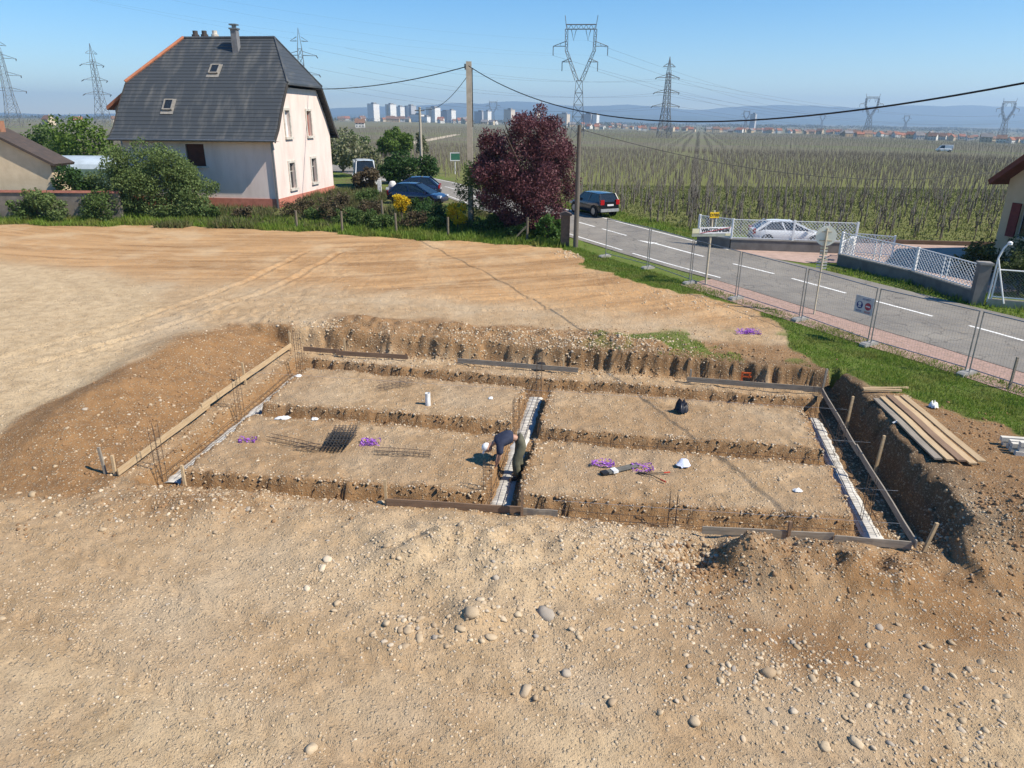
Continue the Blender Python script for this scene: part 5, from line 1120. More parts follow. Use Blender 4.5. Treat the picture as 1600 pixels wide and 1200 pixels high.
# ---------- white lattice fence on low walls ----------
wallm = M('grey_low_wall', (0.19, 0.175, 0.16), (0.13, 0.12, 0.11), rough=0.9, scale=2, bmp=0.006)
capm = M('wall_cap', (0.30, 0.28, 0.25), scale=3)
wht = M('white_fence_paint', (0.78, 0.78, 0.77), (0.66, 0.66, 0.66), rough=0.5, scale=4)
def lattice_run(a, b, label, wall_h=0.55, fh=1.0, posts=2, cell=0.135, wall=True, zb=None, cap=True, mids=True):
    L = math.hypot(b[0]-a[0], b[1]-a[1]); za = zat(*a) if zb is None else zb; zbb = zat(*b) if zb is None else zb; ang = math.atan2(b[1]-a[1], b[0]-a[0])
    t = empty('lattice_fence', (a[0], a[1], za), ang); tag(t, label, 'fence', 'white lattice fence runs'); sl = (zbb-za)/L
    if wall:
        mb = MB(); mb.poly([(0, -0.11, -0.3), (L, -0.11, -0.3+sl*L), (L, -0.11, wall_h+sl*L), (0, -0.11, wall_h)], (0, 0.22, 0)); mb.build('low_wall', wallm, t)
        mb = MB(); mb.poly([(-0.02, -0.14, wall_h), (L+0.02, -0.14, wall_h+sl*L), (L+0.02, -0.14, wall_h+0.05+sl*L), (-0.02, -0.14, wall_h+0.05)], (0, 0.28, 0)); mb.build('wall_cap', capm, t)
    z0 = (wall_h+0.10) if wall else 0.12; z1 = z0+fh
    def p(u, z): return (u, 0, z+sl*u)
    for k in range(posts+1):
        u = L*k/posts; mb = MB(); mb.box((u, 0, (z0-0.1+z1+0.06)/2+sl*u), (0.10, 0.10, z1+0.16-z0)); mb.build('post', wht, t)
    for k in range(posts):
        u0, u1 = L*k/posts+0.06, L*(k+1)/posts-0.06
        for z in (z0, z1): mb = MB(); mb.bar(p(u0, z), p(u1, z), 0.04, 0.04); mb.build('rail', wht, t)
        mb = MB(); w = u1-u0; cy = cell
        s = -fh
        while s < w:
            for d in (1, -1):
                ua, ub = s, s+fh; A = max(ua, 0); B = min(ub, w)
                if B-A > 0.03:
                    f0, f1 = (A-ua)/fh, (B-ua)/fh
                    h0, h1 = (f0, f1) if d > 0 else (1-f0, 1-f1)
                    mb.bar((u0+A, 0.008*d, z0+h0*fh+sl*(u0+A)), (u0+B, 0.008*d, z0+h1*fh+sl*(u0+B)), 0.008, 0.022)
            s += cy*1.25
        tag(mb.build('lattice', wht, t), kind='stuff')
        if mids:
            for q in ((0.47, 0.55) if w > 2 else (0.5,)): mb = MB(); mb.bar(p(u0+w*q, z0), p(u0+w*q, z1), 0.035, 0.035); mb.build('mid_bar', wht, t)
    return t
lattice_run((10.3, 39.6), (11.75, 38.3), 'short white lattice run behind the town sign', posts=1, fh=0.95)
lattice_run((11.75, 38.3), (18.0, 37.35), 'white lattice fence in front of the parked white car', posts=2, fh=0.95)
lattice_run((18.0, 37.35), (19.6, 36.5), 'white lattice run turning into the forecourt', posts=1, fh=0.95, wall=False)
lattice_run((16.1, 34.75), (17.85, 31.15), 'white lattice fence on the dark wall from the mailbox', posts=1, fh=0.95, wall_h=0.5)
lattice_run((17.85, 31.15), (18.6, 28.0), 'white lattice fence on the dark wall up to the stone pillar', posts=1, fh=0.95, wall_h=0.5)
lattice_run((16.2, 35.0), (17.6, 36.6), 'open white lattice gate leaf standing on the forecourt', posts=1, fh=0.95, wall=False, cell=0.16, mids=False)
mb = MB(); mb.box((0, 0, 0), (0.36, 0.22, 0.34)); mb.poly([(-0.2, -0.13, 0.17), (0.2, -0.13, 0.17), (0, -0.13, 0.26)], (0, 0.26, 0)); o = mb.build('mailbox', MATS['white_post']); o.location = (16.95, 35.45, 1.45); o.rotation_euler = (0, 0, 0.85); tag(o, 'small white mailbox hung on the open gate leaf', 'mailbox')
g0 = empty('stone_pillar', (18.65, 27.75, 0.15), -0.25); tag(g0, 'dark stone gate pillar between lattice and chain link fence', 'pillar')
mb = MB(); mb.box((0, 0, 0.75), (0.42, 0.42, 1.8)); mb.build('shaft', wallm, g0); mb = MB(); mb.box((0, 0, 1.69), (0.5, 0.5, 0.08)); mb.build('capstone', capm, g0)
# chain link fence with a braced white post, on a beige kerb wall
c0 = empty('chain_link_fence', (18.95, 27.55, 0.14), -0.42); tag(c0, 'chain link fence with cranked white post and brace', 'fence')
mb = MB(); mb.box((2.6, 0, 0.06), (5.2, 0.2, 0.55)); mb.build('kerb_wall', M('beige_kerb', (0.42, 0.36, 0.28), scale=3), c0)
mb = MB(); mb.tube([(0, -0.05, 0.2), (0.02, -0.05, 1.95), (0.12, -0.05, 2.35), (0.22, -0.05, 2.5)], 0.035, 8); mb.build('post', wht, c0)
mb = MB(); mb.tube([(0.03, -0.06, 1.9), (0.55, -0.12, 0.2)], 0.03, 8); mb.build('brace', wht, c0)
mb = MB(); mb.lathe((0.28, -0.05, 2.46), [(0.02, 0), (0.09, 0.03), (0.09, 0.12), (0.02, 0.16)], 10); mb.build('lamp', wht, c0)
for z in (0.42, 1.5): mb = MB(); mb.tube([(0.1, 0, z), (5.2, 0, z)], 0.028, 6); mb.build('rail', wht, c0)
for u in (0.12, 2.6, 5.1): mb = MB(); mb.tube([(u, 0, 0.2), (u, 0, 1.55)], 0.032, 6); mb.build('upright', wht, c0)
mb = MB(); s = -1.08
while s < 5.0:
    for d in (1, -1):
        A, B = max(s, 0.1), min(s+1.08, 5.1)
        if B > A:
            f0, f1 = (A-s)/1.08, (B-s)/1.08; h0, h1 = (f0, f1) if d > 0 else (1-f0, 1-f1)
            mb.tube([(A, 0.004*d, 0.42+h0*1.08), (B, 0.004*d, 0.42+h1*1.08)], 0.004, 3, False)
    s += 0.11
tag(mb.build('wire_mesh', galv, c0), kind='stuff')
mb = MB(); mb.poly([(19.6, 40.45, 0.45), (27, 39.6, 0.4), (27, 39.6, 0.8), (19.6, 40.45, 0.8)], (0, 0.15, 0)); o = mb.build('field_kerb_wall', M('rusty_kerb', (0.16, 0.10, 0.07), scale=2)); tag(o, 'low brown kerb between forecourt and vineyard', 'wall')
# ---------- cars ----------
tyre = M('tyre', (0.018, 0.018, 0.018), rough=0.85); rimm = M('alloy_rim', (0.45, 0.46, 0.47), rough=0.35, metal=0.8); blackp = M('black_plastic', (0.02, 0.02, 0.022), rough=0.6)
carglass = M('car_glass', (0.015, 0.02, 0.024), rough=0.05, spec=0.7); redl = M('tail_lamp', (0.40, 0.012, 0.015), rough=0.25); clearl = M('head_lamp', (0.65, 0.66, 0.68), rough=0.15)
def car(name, loc, rz, L, W, H, paint, label, st, plate=True):
    """st: stations (x 0..1 rear->front, top z, half-width factor) of the lower body; greenhouse (rear base, rear top, front top, front base)"""
    t = empty(name, loc, rz); tag(t, label, 'van' if 'van' in name else 'car')
    zb = st.get('zb', 0.22); N = 13; V = []; F = []; nr = 12
    for i in range(N):
        f = i/(N-1); x = -L/2+L*f; zt = np.interp(f, [s[0] for s in st['body']], [s[1] for s in st['body']])
        hw = W/2*np.interp(f, [0, 0.04, 0.15, 0.85, 0.95, 1], [0.84, 0.93, 1, 1, 0.92, 0.74]); b = zb+(0.14 if i in (0, N-1) else 0.0)
        half = [(0, b), (hw*0.86, b), (hw*0.97, b+0.1), (hw, (b+zt)/2), (hw*0.98, zt-0.12), (hw*0.90, zt-0.01), (0, zt+0.015)]
        ring = half + [(-y, z) for y, z in half[-2:0:-1]]
        V += [(x, y, z) for y, z in ring]
    for i in range(N-1):
        for k in range(nr): F.append((i*nr+k, i*nr+(k+1) % nr, (i+1)*nr+(k+1) % nr, (i+1)*nr+k))
    F.append(tuple(range(nr))); F.append(tuple((N-1)*nr+k for k in range(nr)))
    mb = MB(); mb.add(V, F); body = mb.build('body', paint, t, smooth=True)
    rb, rt_, ft, fb = [(-L/2+L*q) for q in st['gh']]; zbelt = st['belt']; wb = W/2*0.90; wt = W/2*0.72
    gh = MB(); mid = [(rb, wb, zbelt), (fb, wb, zbelt-0.02), (ft, wt, H-0.05), ((rt_+ft)/2, wt*1.02, H-0.02), (rt_, wt, H-0.06)]
    vs = [(x, y, z) for x, y, z in mid] + [(x, -y, z) for x, y, z in mid]
    gh.add(vs, [(0, 1, 2, 3, 4), (5, 9, 8, 7, 6), (0, 4, 9, 5), (1, 6, 7, 2), (2, 7, 8, 3), (3, 8, 9, 4), (0, 5, 6, 1)]); gh.build('glasshouse', carglass, t)
    rf = MB(); n = 5
    vs = []; 
    for f in (-0.02, 0.25, 0.5, 0.75, 1.02):
        x = rt_+(ft-rt_)*f; z = H-0.045+0.03*math.sin(math.pi*min(max(f, 0), 1))
        vs += [(x, -wt*1.03, z-0.03), (x, -wt*0.7, z+0.015), (x, 0, z+0.028), (x, wt*0.7, z+0.015), (x, wt*1.03, z-0.03)]
    fs = [(i*n+k, i*n+k+1, (i+1)*n+k+1, (i+1)*n+k) for i in range(4) for k in range(n-1)]; rf.add(vs, fs); rf.build('roof', paint, t, smooth=True)
    for s in (-1, 1):
        for (xa, xb, w_) in ((rb, rt_, 0.13), (fb, ft, 0.07), ((rb+fb)/2+0.05, (rt_+ft)/2+0.02, 0.07)):
            mb = MB(); mb.bar((xa, s*(wb+0.005), zbelt-0.03), (xb, s*(wt+0.005), H-0.05), w_, 0.04, (0, s, 0.3)); mb.build('pillar', paint, t)
        mb = MB(); mb.box((fb-0.32, s*(W/2+0.07), zbelt+0.06), (0.12, 0.2, 0.14)); mb.build('mirror', paint, t)
        mb = MB(); mb.box((-L/2+0.05, s*W*0.37, st.get('tl', 0.85)), (0.12, W*0.17, st.get('tlh', 0.28))); mb.build('tail_light', redl, t)
        mb = MB(); mb.box((L/2-0.16, s*W*0.35, st.get('hl', 0.68)), (0.26, W*0.18, 0.15)); mb.build('headlight', clearl, t)
    if st.get('panel'):
        for s in (-1, 1): mb = MB(); mb.box(((rb+fb)/2-0.75, s*(wb+wt)/2*1.02, (zbelt+H)/2-0.03), (L*0.45, 0.16, H-zbelt-0.1)); mb.build('side_panel', paint, t)
    r = st.get('r', 0.33)
    for f in (0.19, 0.81):
        for s in (-1, 1):
            x = -L/2+L*f; w = mbw = MB(); mb.tube([(x, s*(W/2-0.21), r), (x, s*(W/2+0.015), r)], r, 20); wo = mb.build('wheel', tyre, t) if False else mbw.tube([(x, s*(W/2-0.21), r), (x, s*(W/2+0.012), r)], r, 20).build('wheel', tyre, t)
            mb = MB(); mb.tube([(x, s*(W/2-0.02), r), (x, s*(W/2+0.022), r)], r*0.62, 14); mb.build('rim', rimm, wo)
            mb = MB(); mb.tube([(x, s*(W/2-0.05), r+0.01), (x, s*(W/2+0.006), r+0.01)], r*1.14, 20); mb.build('wheel_arch', blackp, t)
    mb = MB(); mb.box((-L/2+0.03, 0, zb+0.2), (0.12, W*0.86, 0.2)); mb.build('rear_bumper', st.get('bump', blackp), t)
    mb = MB(); mb.box((L/2-0.06, 0, zb+0.17), (0.12, W*0.74, 0.2)); mb.build('front_bumper', blackp, t)
    if plate:
        mb = MB(); mb.box((-L/2-0.045, 0, st.get('pz', 0.72)), (0.02, 0.5, 0.11)); mb.build('number_plate', whp, t)
    return t
navy = M('navy_paint', (0.010, 0.014, 0.045), (0.008, 0.012, 0.038), rough=0.25, spec=0.6, coat=0.8); blackcar = M('black_blue_paint', (0.007, 0.008, 0.014), rough=0.25, spec=0.6, coat=0.8)
whitecar = M('white_paint', (0.78, 0.79, 0.80), (0.74, 0.75, 0.76), rough=0.3, coat=0.6)
SUV = dict(body=[(0, 0.98), (0.1, 1.0), (0.62, 1.02), (0.72, 1.0), (0.92, 0.86), (1, 0.74)], gh=(0.015, 0.10, 0.58, 0.76), belt=1.0, zb=0.26, tl=0.98, tlh=0.32, pz=0.80, r=0.36, bump=M('silver_bumper', (0.30, 0.31, 0.32), rough=0.5))
HATCH = dict(body=[(0, 0.86), (0.1, 0.92), (0.62, 0.90), (0.72, 0.88), (0.92, 0.74), (1, 0.60)], gh=(0.03, 0.20, 0.52, 0.80), belt=0.86, zb=0.20, tl=0.80, hl=0.62, pz=0.62, r=0.32)
VAN = dict(body=[(0, 1.15), (0.7, 1.15), (0.8, 1.12), (0.93, 0.98), (1, 0.8)], gh=(0.005, 0.02, 0.70, 0.86), belt=1.12, zb=0.28, tl=1.0, tlh=0.5, hl=0.75, pz=0.6, r=0.34, panel=True)
car('dark_suv', (5.6, 50.2, 0.92), math.radians(117), 3.95, 1.66, 1.56, blackcar, 'dark blue SUV driving away on the road', SUV)
car('parked_car', (-6.9, 52.6, upz(-6.9, 52.6)), math.radians(-18), 4.2, 1.76, 1.5, navy, 'navy hatchback parked behind the forsythia', HATCH)
car('parked_car', (-8.0, 58.4, upz(-8.0, 58.4)), math.radians(182), 4.3, 1.78, 1.52, navy, 'blue car parked before the clipped hedge, tail light toward the road', HATCH)
car('parked_white_car', (15.3, 39.7, zat(15.3, 39.7)+0.0), math.radians(-7), 4.0, 1.72, 1.36, whitecar, 'white hatchback parked behind the lattice fence', HATCH)
car('white_van', (-13.4, 66.0, upz(-13.4, 66)), math.radians(-75), 5.2, 2.0, 2.35, whitecar, 'white van parked behind the pink house gable', VAN)
car('far_white_van', (142.0, 245.0, upz(142, 245)), math.radians(160), 4.8, 1.95, 2.2, whitecar, 'white van parked far out between the vines', VAN)
# ---------- building site: blinding concrete, rebar, boards, stakes, tools ----------
rust = M('rebar_steel', (0.075, 0.062, 0.055), (0.12, 0.085, 0.065), rough=0.7, metal=0.4, scale=12)
conc = M('blinding_concrete', (0.60, 0.58, 0.54), (0.40, 0.38, 0.34), rough=0.9, scale=3.5, bmp=0.02, spec=0.15)
def conc_strip(line, hw, label, z0=P-0.42, gaps=None, seed=0):
    rg = random.Random(seed); pts = resample(line, 0.22); V = []; F = []; n = 7
    for i, p in enumerate(pts):
        a = pts[max(i-1, 0)]; b = pts[min(i+1, len(pts)-1)]; dx, dy = b[0]-a[0], b[1]-a[1]; L = math.hypot(dx, dy); nx_, ny_ = dy/L, -dx/L
        wl_, wr_ = hw*rg.uniform(0.8, 1.1), hw*rg.uniform(0.8, 1.1)
        for k in range(n):
            f = k/(n-1); o = -wl_+(wl_+wr_)*f; e = 0.07*math.sin(math.pi*f)**0.35
            V.append((p[0]+nx_*o, p[1]+ny_*o, z0-0.03+e+rg.uniform(-.008, .008)))
    for i in range(len(pts)-1):
        for k in range(n-1): F.append((i*n+k, i*n+k+1, (i+1)*n+k+1, (i+1)*n+k))
    org = Vector((line[0][0], line[0][1], z0)); me = npmesh('concrete_strip', np.array(V)-np.array(org), np.array(F), True)
    if me.polygons[0].normal.z < 0: me.flip_normals()
    return tag(link('concrete_strip', me, loc=org, mat=conc), label, 'concrete')
conc_strip([(-7.98, 14.6), (-7.6, 17.6), (-7.08, 22.0)], 0.24, 'pale blinding concrete strip in the trench beside the long left board', seed=1)
conc_strip([(-0.33, 13.2), (0.2, 16.7), (0.75, 20.2)], 0.25, 'white blinding concrete strip under the bending worker', seed=2)
conc_strip([(7.44, 12.4), (8.05, 15.6), (8.7, 18.7)], 0.23, 'pale blinding concrete strip in the shaded trench by the grass bank', seed=3)
conc_strip([(2.6, 16.25), (3.6, 16.07)], 0.24, 'short patch of blinding concrete in the cross trench', seed=4)
conc_strip([(1.2, 12.93), (2.2, 12.8)], 0.22, 'small patch of blinding concrete in the front trench', seed=5)
conc_strip([(4.2, 12.55), (6.6, 12.25)], 0.22, 'blinding concrete patch behind the front right board', seed=6)
def cage_along(a, b, z, w, h, label, name='rebar_cage', sp=0.2, bow=0.0):
    a = Vector((a[0], a[1], z)); b = Vector((b[0], b[1], z)); L = (b-a).length; t = empty(name, a, math.atan2(b.y-a.y, b.x-a.x)); tag(t, label, 'rebar cage', 'rebar cages')
    n = 8
    def off(u, y, zz): return (u, y+bow*math.sin(u*1.3), zz+0.012*math.sin(u*2.1+y*9))
    for y in (-w/2, w/2):
        for zz in (0.0, h):
            mb = MB(); mb.tube([off(L*k/n, y, zz) for k in range(n+1)], 0.0062, 5); mb.build('bar', rust, t)
    mb = MB(); k = 0.08
    while k < L:
        mb.tube([off(k, -w/2-.006, -.006), off(k, w/2+.006, -.006), off(k, w/2+.006, h+.006), off(k, -w/2-.006, h+.006), off(k, -w/2-.006, -.006)], 0.0032, 4, False); k += sp*1.15
    tag(mb.build('stirrups', rust, t), kind='stuff'); return t
zc = P-0.33
cage_along((-7.95, 14.7), (-7.5, 18.1), zc, 0.32, 0.16, 'rebar cage lying on the left trench concrete, near half')
cage_along((-7.47, 18.5), (-7.1, 22.0), zc, 0.32, 0.16, 'rebar cage lying on the left trench concrete, far half')
cage_along((-0.36, 13.3), (0.10, 16.3), zc, 0.32, 0.16, 'rebar cage at the feet of the worker in the middle trench')
cage_along((0.18, 16.9), (0.70, 20.2), zc, 0.32, 0.16, 'rebar cage behind the worker in the middle trench')
cage_along((7.42, 12.5), (8.05, 15.6), zc, 0.32, 0.16, 'rebar cage in the shaded right trench near the corner stake')
cage_along((8.08, 15.75), (8.72, 18.8), zc, 0.32, 0.16, 'rebar cage in the shaded right trench below the far corner')
cage_along((-2.6, 13.42), (-0.7, 13.18), zc, 0.3, 0.16, 'rebar cage in the front trench by the short stake')
cage_along((0.6, 13.02), (3.8, 12.62), zc, 0.3, 0.16, 'rebar cage in the front trench right of the middle stake')
cage_along((3.9, 12.6), (7.1, 12.2), zc, 0.3, 0.16, 'rebar cage in the front trench behind the right board')
cage_along((0.9, 16.58), (4.3, 15.98), zc+0.02, 0.3, 0.14, 'rebar cage laid in the cross trench from the middle')
cage_along((4.4, 15.96), (7.9, 15.35), zc+0.02, 0.3, 0.14, 'rebar cage laid in the cross trench to the right bank')
def rebar_col(x, y, z0, z1, label, w=0.15, lean=0.0):
    t = empty('rebar_column', (x, y, z0), -0.2); tag(t, label, 'rebar column', 'upright rebar starter cages')
    for i in (-1, 1):
        for j in (-1, 1): mb = MB(); mb.tube([(i*w/2, j*w/2, -0.05), (i*w/2+lean, j*w/2, (z1-z0)*random.uniform(.95, 1.03))], 0.0062, 5); mb.build('bar', rust, t)
    mb = MB(); k = 0.15
    while k < (z1-z0)-0.05:
        q = w/2+.008; mb.tube([(-q+lean*k, -q, k), (q+lean*k, -q, k), (q+lean*k, q, k), (-q+lean*k, q, k), (-q+lean*k, -q, k)], 0.004, 4, False); k += 0.16
    tag(mb.build('stirrups', rust, t), kind='stuff')
zf = P-0.38
for x, y, top, lab in ((-8.15, 14.6, 0.45, 'upright rebar cage at the near left corner of the dig'), (-7.62, 18.2, 0.5, 'upright rebar cage half way along the left trench'), (-7.0, 21.9, 0.62, 'upright rebar cage at the far left corner of the dig'),
                       (0.83, 20.3, 0.5, 'upright rebar cage where middle and back trench meet'), (0.12, 17.05, 0.25, 'upright rebar cage behind the worker'), (-0.52, 13.7, 0.1, 'upright rebar cage in front of the worker'),
                       (8.30, 16.2, 0.05, 'upright rebar cage in the right trench mid way'), (7.62, 13.2, 0.02, 'upright rebar cage in the right trench close to the near corner'), (8.75, 18.9, 0.25, 'upright rebar cage at the far right corner of the dig'), (3.35, 12.75, -0.15, 'low rebar cage standing in the front right trench')):
    rebar_col(x, y, zf, top, lab)
# batter boards and stakes
woods = [M('pale_plank', (0.50, 0.37, 0.22), (0.40, 0.28, 0.16), scale=3, sc=(1, 9, 9), vary=0.1), M('grey_plank', (0.29, 0.25, 0.20), (0.20, 0.17, 0.135), scale=3, sc=(1, 9, 9), vary=0.1), M('brown_plank', (0.24, 0.155, 0.10), (0.17, 0.11, 0.07), scale=3, sc=(1, 9, 9), vary=0.1)]
def plank(a, b, label, m, w=0.16, th=0.028, edge=True, group='batter boards round the dig', cat='plank', name='batter_board'):
    a = Vector(a); b = Vector(b); L = (b-a).length; mb = MB(); n = 6; q = random.Random(int(a.x*100)); vs = []
    h, t_ = (w, th) if edge else (th, w)
    for i in range(n+1):
        u = L*i/n; s = 0.008*math.sin(i*1.7+a.x); 
        vs += [(u, -t_/2+s, -h/2), (u, t_/2+s, -h/2), (u, t_/2+s, h/2), (u, -t_/2+s, h/2)]
    fs = [(i*4+k, i*4+(k+1) % 4, (i+1)*4+(k+1) % 4, (i+1)*4+k) for i in range(n) for k in range(4)] + [(0, 1, 2, 3), (n*4+3, n*4+2, n*4+1, n*4)]
    mb.add(vs, fs); o = link(name, mb.mesh(name, woods[m]), loc=a); d = (b-a).normalized()
    o.rotation_mode = 'XYZ'; o.rotation_euler = (0, -math.asin(d.z), math.atan2(d.y, d.x))
    return tag(o, label, cat, group)
zb_ = -0.42
plank((-8.85, 14.1, zb_-0.05), (-8.35, 18.0, zb_+0.02), 'long board on the left slope, near end', 0)
plank((-8.40, 17.6, zb_+0.10), (-7.72, 23.45, zb_+0.02), 'pale long board on the left slope up to the far corner stake', 0)
plank((-7.2, 23.15, zb_+0.0), (-5.9, 22.9, zb_-0.02), 'short reddish board at the far left corner', 2)
plank((-6.0, 22.85, zb_-0.05), (-3.5, 22.45, zb_-0.05), 'brown board lying along the foot of the far left wall', 2)
plank((-1.8, 22.05, zb_-0.02), (2.1, 21.15, zb_-0.02), 'grey board before the back wall at mid length', 1)
plank((5.4, 20.42, zb_-0.03), (9.2, 19.6, zb_-0.03), 'grey board before the toothed back wall up to the right corner', 1)
plank((9.2, 19.5, zb_-0.03), (8.35, 15.3, zb_-0.03), 'board over the shaded right cut, far half', 1)
plank((8.42, 15.6, zb_-0.0), (7.62, 11.35, zb_-0.0), 'board over the shaded right cut, ending at the corner stake', 1)
plank((3.72, 11.85, zb_-0.02), (6.2, 11.65, zb_-0.03), 'board along the front right edge of the dig', 1)
plank((6.2, 11.62, zb_-0.06), (7.58, 11.42, zb_-0.06), 'short front board reaching the right corner stake', 1)
plank((-2.6, 12.9, zb_-0.06), (0.25, 12.6, zb_-0.06), 'board along the front edge left of the middle stake', 2)
plank((0.2, 12.55, zb_-0.06), (0.95, 12.47, zb_-0.06), 'short grey board at the front edge by the middle stake', 1)
def stake(x, y, zt, label, lean=(0, 0), m=0, w=0.055):
    z = min(zat(x, y), zt-0.5)-0.25; mb = MB(); h = zt-z
    mb.add([(-w/2, -w/2, 0.1), (w/2, -w/2, 0.1), (w/2, w/2, 0.1), (-w/2, w/2, 0.1), (-w/2+lean[0], -w/2+lean[1], h), (w/2+lean[0], -w/2+lean[1], h), (w/2+lean[0], w/2+lean[1], h), (-w/2+lean[0], w/2+lean[1], h), (0, 0, 0)],
           [(4, 5, 6, 7), (0, 1, 5, 4), (1, 2, 6, 5), (2, 3, 7, 6), (3, 0, 4, 7), (1, 0, 8), (2, 1, 8), (3, 2, 8), (0, 3, 8)])
    o = mb.build('stake', woods[m]); o.location = (x, y, z); tag(o, label, 'stake', 'wooden stakes of the batter boards')
for x, y, zt, lab, ln, m in ((-7.75, 23.5, 0.05, 'stake at the far left corner of the dig', (0, 0), 0), (-5.75, 23.0, 0.0, 'stake behind the brown board at the far left wall', (.02, 0), 0), (-1.4, 22.05, 0.0, 'stake behind the grey back board, its near-left end', (0, 0), 0), (1.65, 21.4, -0.02, 'stake behind the grey back board, right end', (0, 0), 0),
        (9.3, 19.75, 0.15, 'grey stake in the far right corner of the dig', (.05, 0), 1), (9.12, 17.6, 0.12, 'stake beside the right cut, nearest the far corner', (.04, 0), 0), (8.62, 14.95, 0.18, 'stake beside the right cut, half way', (.06, 0), 0), (7.75, 11.35, 0.05, 'stake leaning at the near right corner of the dig', (.16, 0), 0),
        (-2.62, 12.95, 0.02, 'stake at the left end of the front board', (0, 0), 0), (0.22, 12.48, 0.05, 'stake in the middle of the front edge', (0, 0), 2), (-9.25, 14.3, 0.05, 'dark stake at the near left corner', (-.04, 0), 1), (-8.98, 14.2, -0.1, 'pale stake paired with the dark corner stake', (.02, 0), 0), (-8.12, 20.1, 0.1, 'stake half way along the pale left board', (-.03, 0), 0),
        (-7.2, 13.75, -0.1, 'short stake at the near end of the left trench', (0, 0), 0), (5.52, 20.5, -0.15, 'stake at the left end of the toothed wall board', (0, 0), 1), (5.35, 11.7, -0.15, 'dark short stake behind the front right board', (0, 0), 2), (14.0, 18.55, 0.95, 'thin dark peg in the verge beside the mesh fence', (0, 0), 1)):
    stake(x, y, zt, lab, ln, m)
# setting-out strings
strm = M('string_line', (0.30, 0.32, 0.36))
for a, b, lab in (((-8.2, 20.4, -.3), (9.1, 17.7, -.3), 'far setting out string stretched across the dig'), ((7.1, 15.9, -.3), (8.75, 15.6, -.3), 'string crossing the right trench mid way'), ((0.9, 12.75, -.33), (7.6, 11.95, -.33), 'string along the front right trench'), ((6.9, 13.4, -.3), (8.2, 13.2, -.3), 'string crossing the right trench near the corner')):
    cable('string_line', a, b, 0.01, 0.003, lab, 6, strm)
# plank pile on the bank
for i, (a, b, m) in enumerate((((9.85, 17.7, .07), (9.35, 13.9, .10), 1), ((10.03, 17.72, .07), (9.55, 13.8, .09), 0), ((10.21, 17.75, .10), (9.77, 13.75, .12), 2), ((10.39, 17.75, .06), (9.99, 13.7, .08), 0), ((10.57, 17.7, .09), (10.21, 13.75, .10), 0))):
    za, zb2 = zat(a[0], a[1])+a[2], zat(b[0], b[1])+b[2]
    plank((a[0], a[1], za), (b[0], b[1], zb2), 'long plank in the pile on the bank, %s' % ['grey, nearest the cut', 'pale, second from the cut', 'brown, middle of the pile', 'pale, second from the grass', 'pale, nearest the grass'][i], m, 0.165, 0.04, False, 'plank pile on the bank', name='plank')
plank((9.75, 18.25, 0.07), (10.75, 18.15, 0.09), 'short pale batten across the head of the plank pile', 0, 0.07, 0.05, False, 'plank pile on the bank', name='batten')
plank((9.8, 18.4, 0.05), (11.1, 18.45, 0.06), 'second pale batten behind the plank pile', 0, 0.07, 0.05, False, 'plank pile on the bank', name='batten')
cm = M('white_post_concrete', (0.66, 0.62, 0.54), (0.52, 0.48, 0.41), scale=4)
for i in range(9):
    mb = MB(); r, c = divmod(i, 4); x0 = 11.35+0.1*random.random(); y0 = 14.35+0.17*c+0.03*random.random(); z = zat(11.6, 14.6)+0.05+0.11*r
    mb.bar((0, 0, 0), (1.6, -0.35+random.uniform(-.05, .05), 0.02), 0.11, 0.10); o = mb.build('pale_post', cm); o.location = (x0, y0, z)
    tag(o, 'pale squared post in the short stack at the yard edge', 'post', 'stack of pale posts')
# purple tie ribbons
pur = M('purple_ribbon', (0.22, 0.05, 0.38), (0.36, 0.14, 0.52), rough=0.4, scale=14)
def ribbon(x, y, s, label, seed, n=9):
    q = random.Random(seed); V = []; F = []; n = n*2
    for k in range(n):
        px, py, pz = q.uniform(-s, s)*0.8, q.uniform(-s, s)*0.4, 0.015; a = q.uniform(0, 6.28); m = 14; b0 = len(V)
        for i in range(m):
            a += q.uniform(-1.1, 1.1); px += 0.045*math.cos(a); py += 0.035*math.sin(a); pz = max(0.012, min(0.12, pz+q.uniform(-.04, .045))); w = 0.009
            px = max(-s, min(s, px)); py = max(-s*.5, min(s*.5, py))
            V += [(px-w*math.sin(a), py+w*math.cos(a), pz), (px+w*math.sin(a), py-w*math.cos(a), pz+q.uniform(-.01, .02))]
        F += [(b0+2*i, b0+2*i+1, b0+2*i+3, b0+2*i+2) for i in range(m-1)]
    me = npmesh('purple_ribbon', np.array(V), np.array(F), True); o = link('purple_ribbon', me, loc=(x, y, zat(x, y)), mat=pur); tag(o, label, 'ribbon', 'heaps of purple ribbon')
ribbon(-6.63, 16.05, 0.20, 'small purple ribbon heap near the left trench', 1, 7)
ribbon(-3.52, 15.9, 0.24, 'purple ribbon heap beside the stacked rebar mats', 2, 10)
ribbon(8.25, 23.8, 0.42, 'purple ribbon heap on the bare soil by the verge', 3, 20)
ribbon(2.15, 14.85, 0.25, 'purple ribbon tangled under the bundle of flat bars', 4, 8)
ribbon(3.05, 14.7, 0.24, 'purple ribbon trailing toward the bolt cutter', 5, 9)
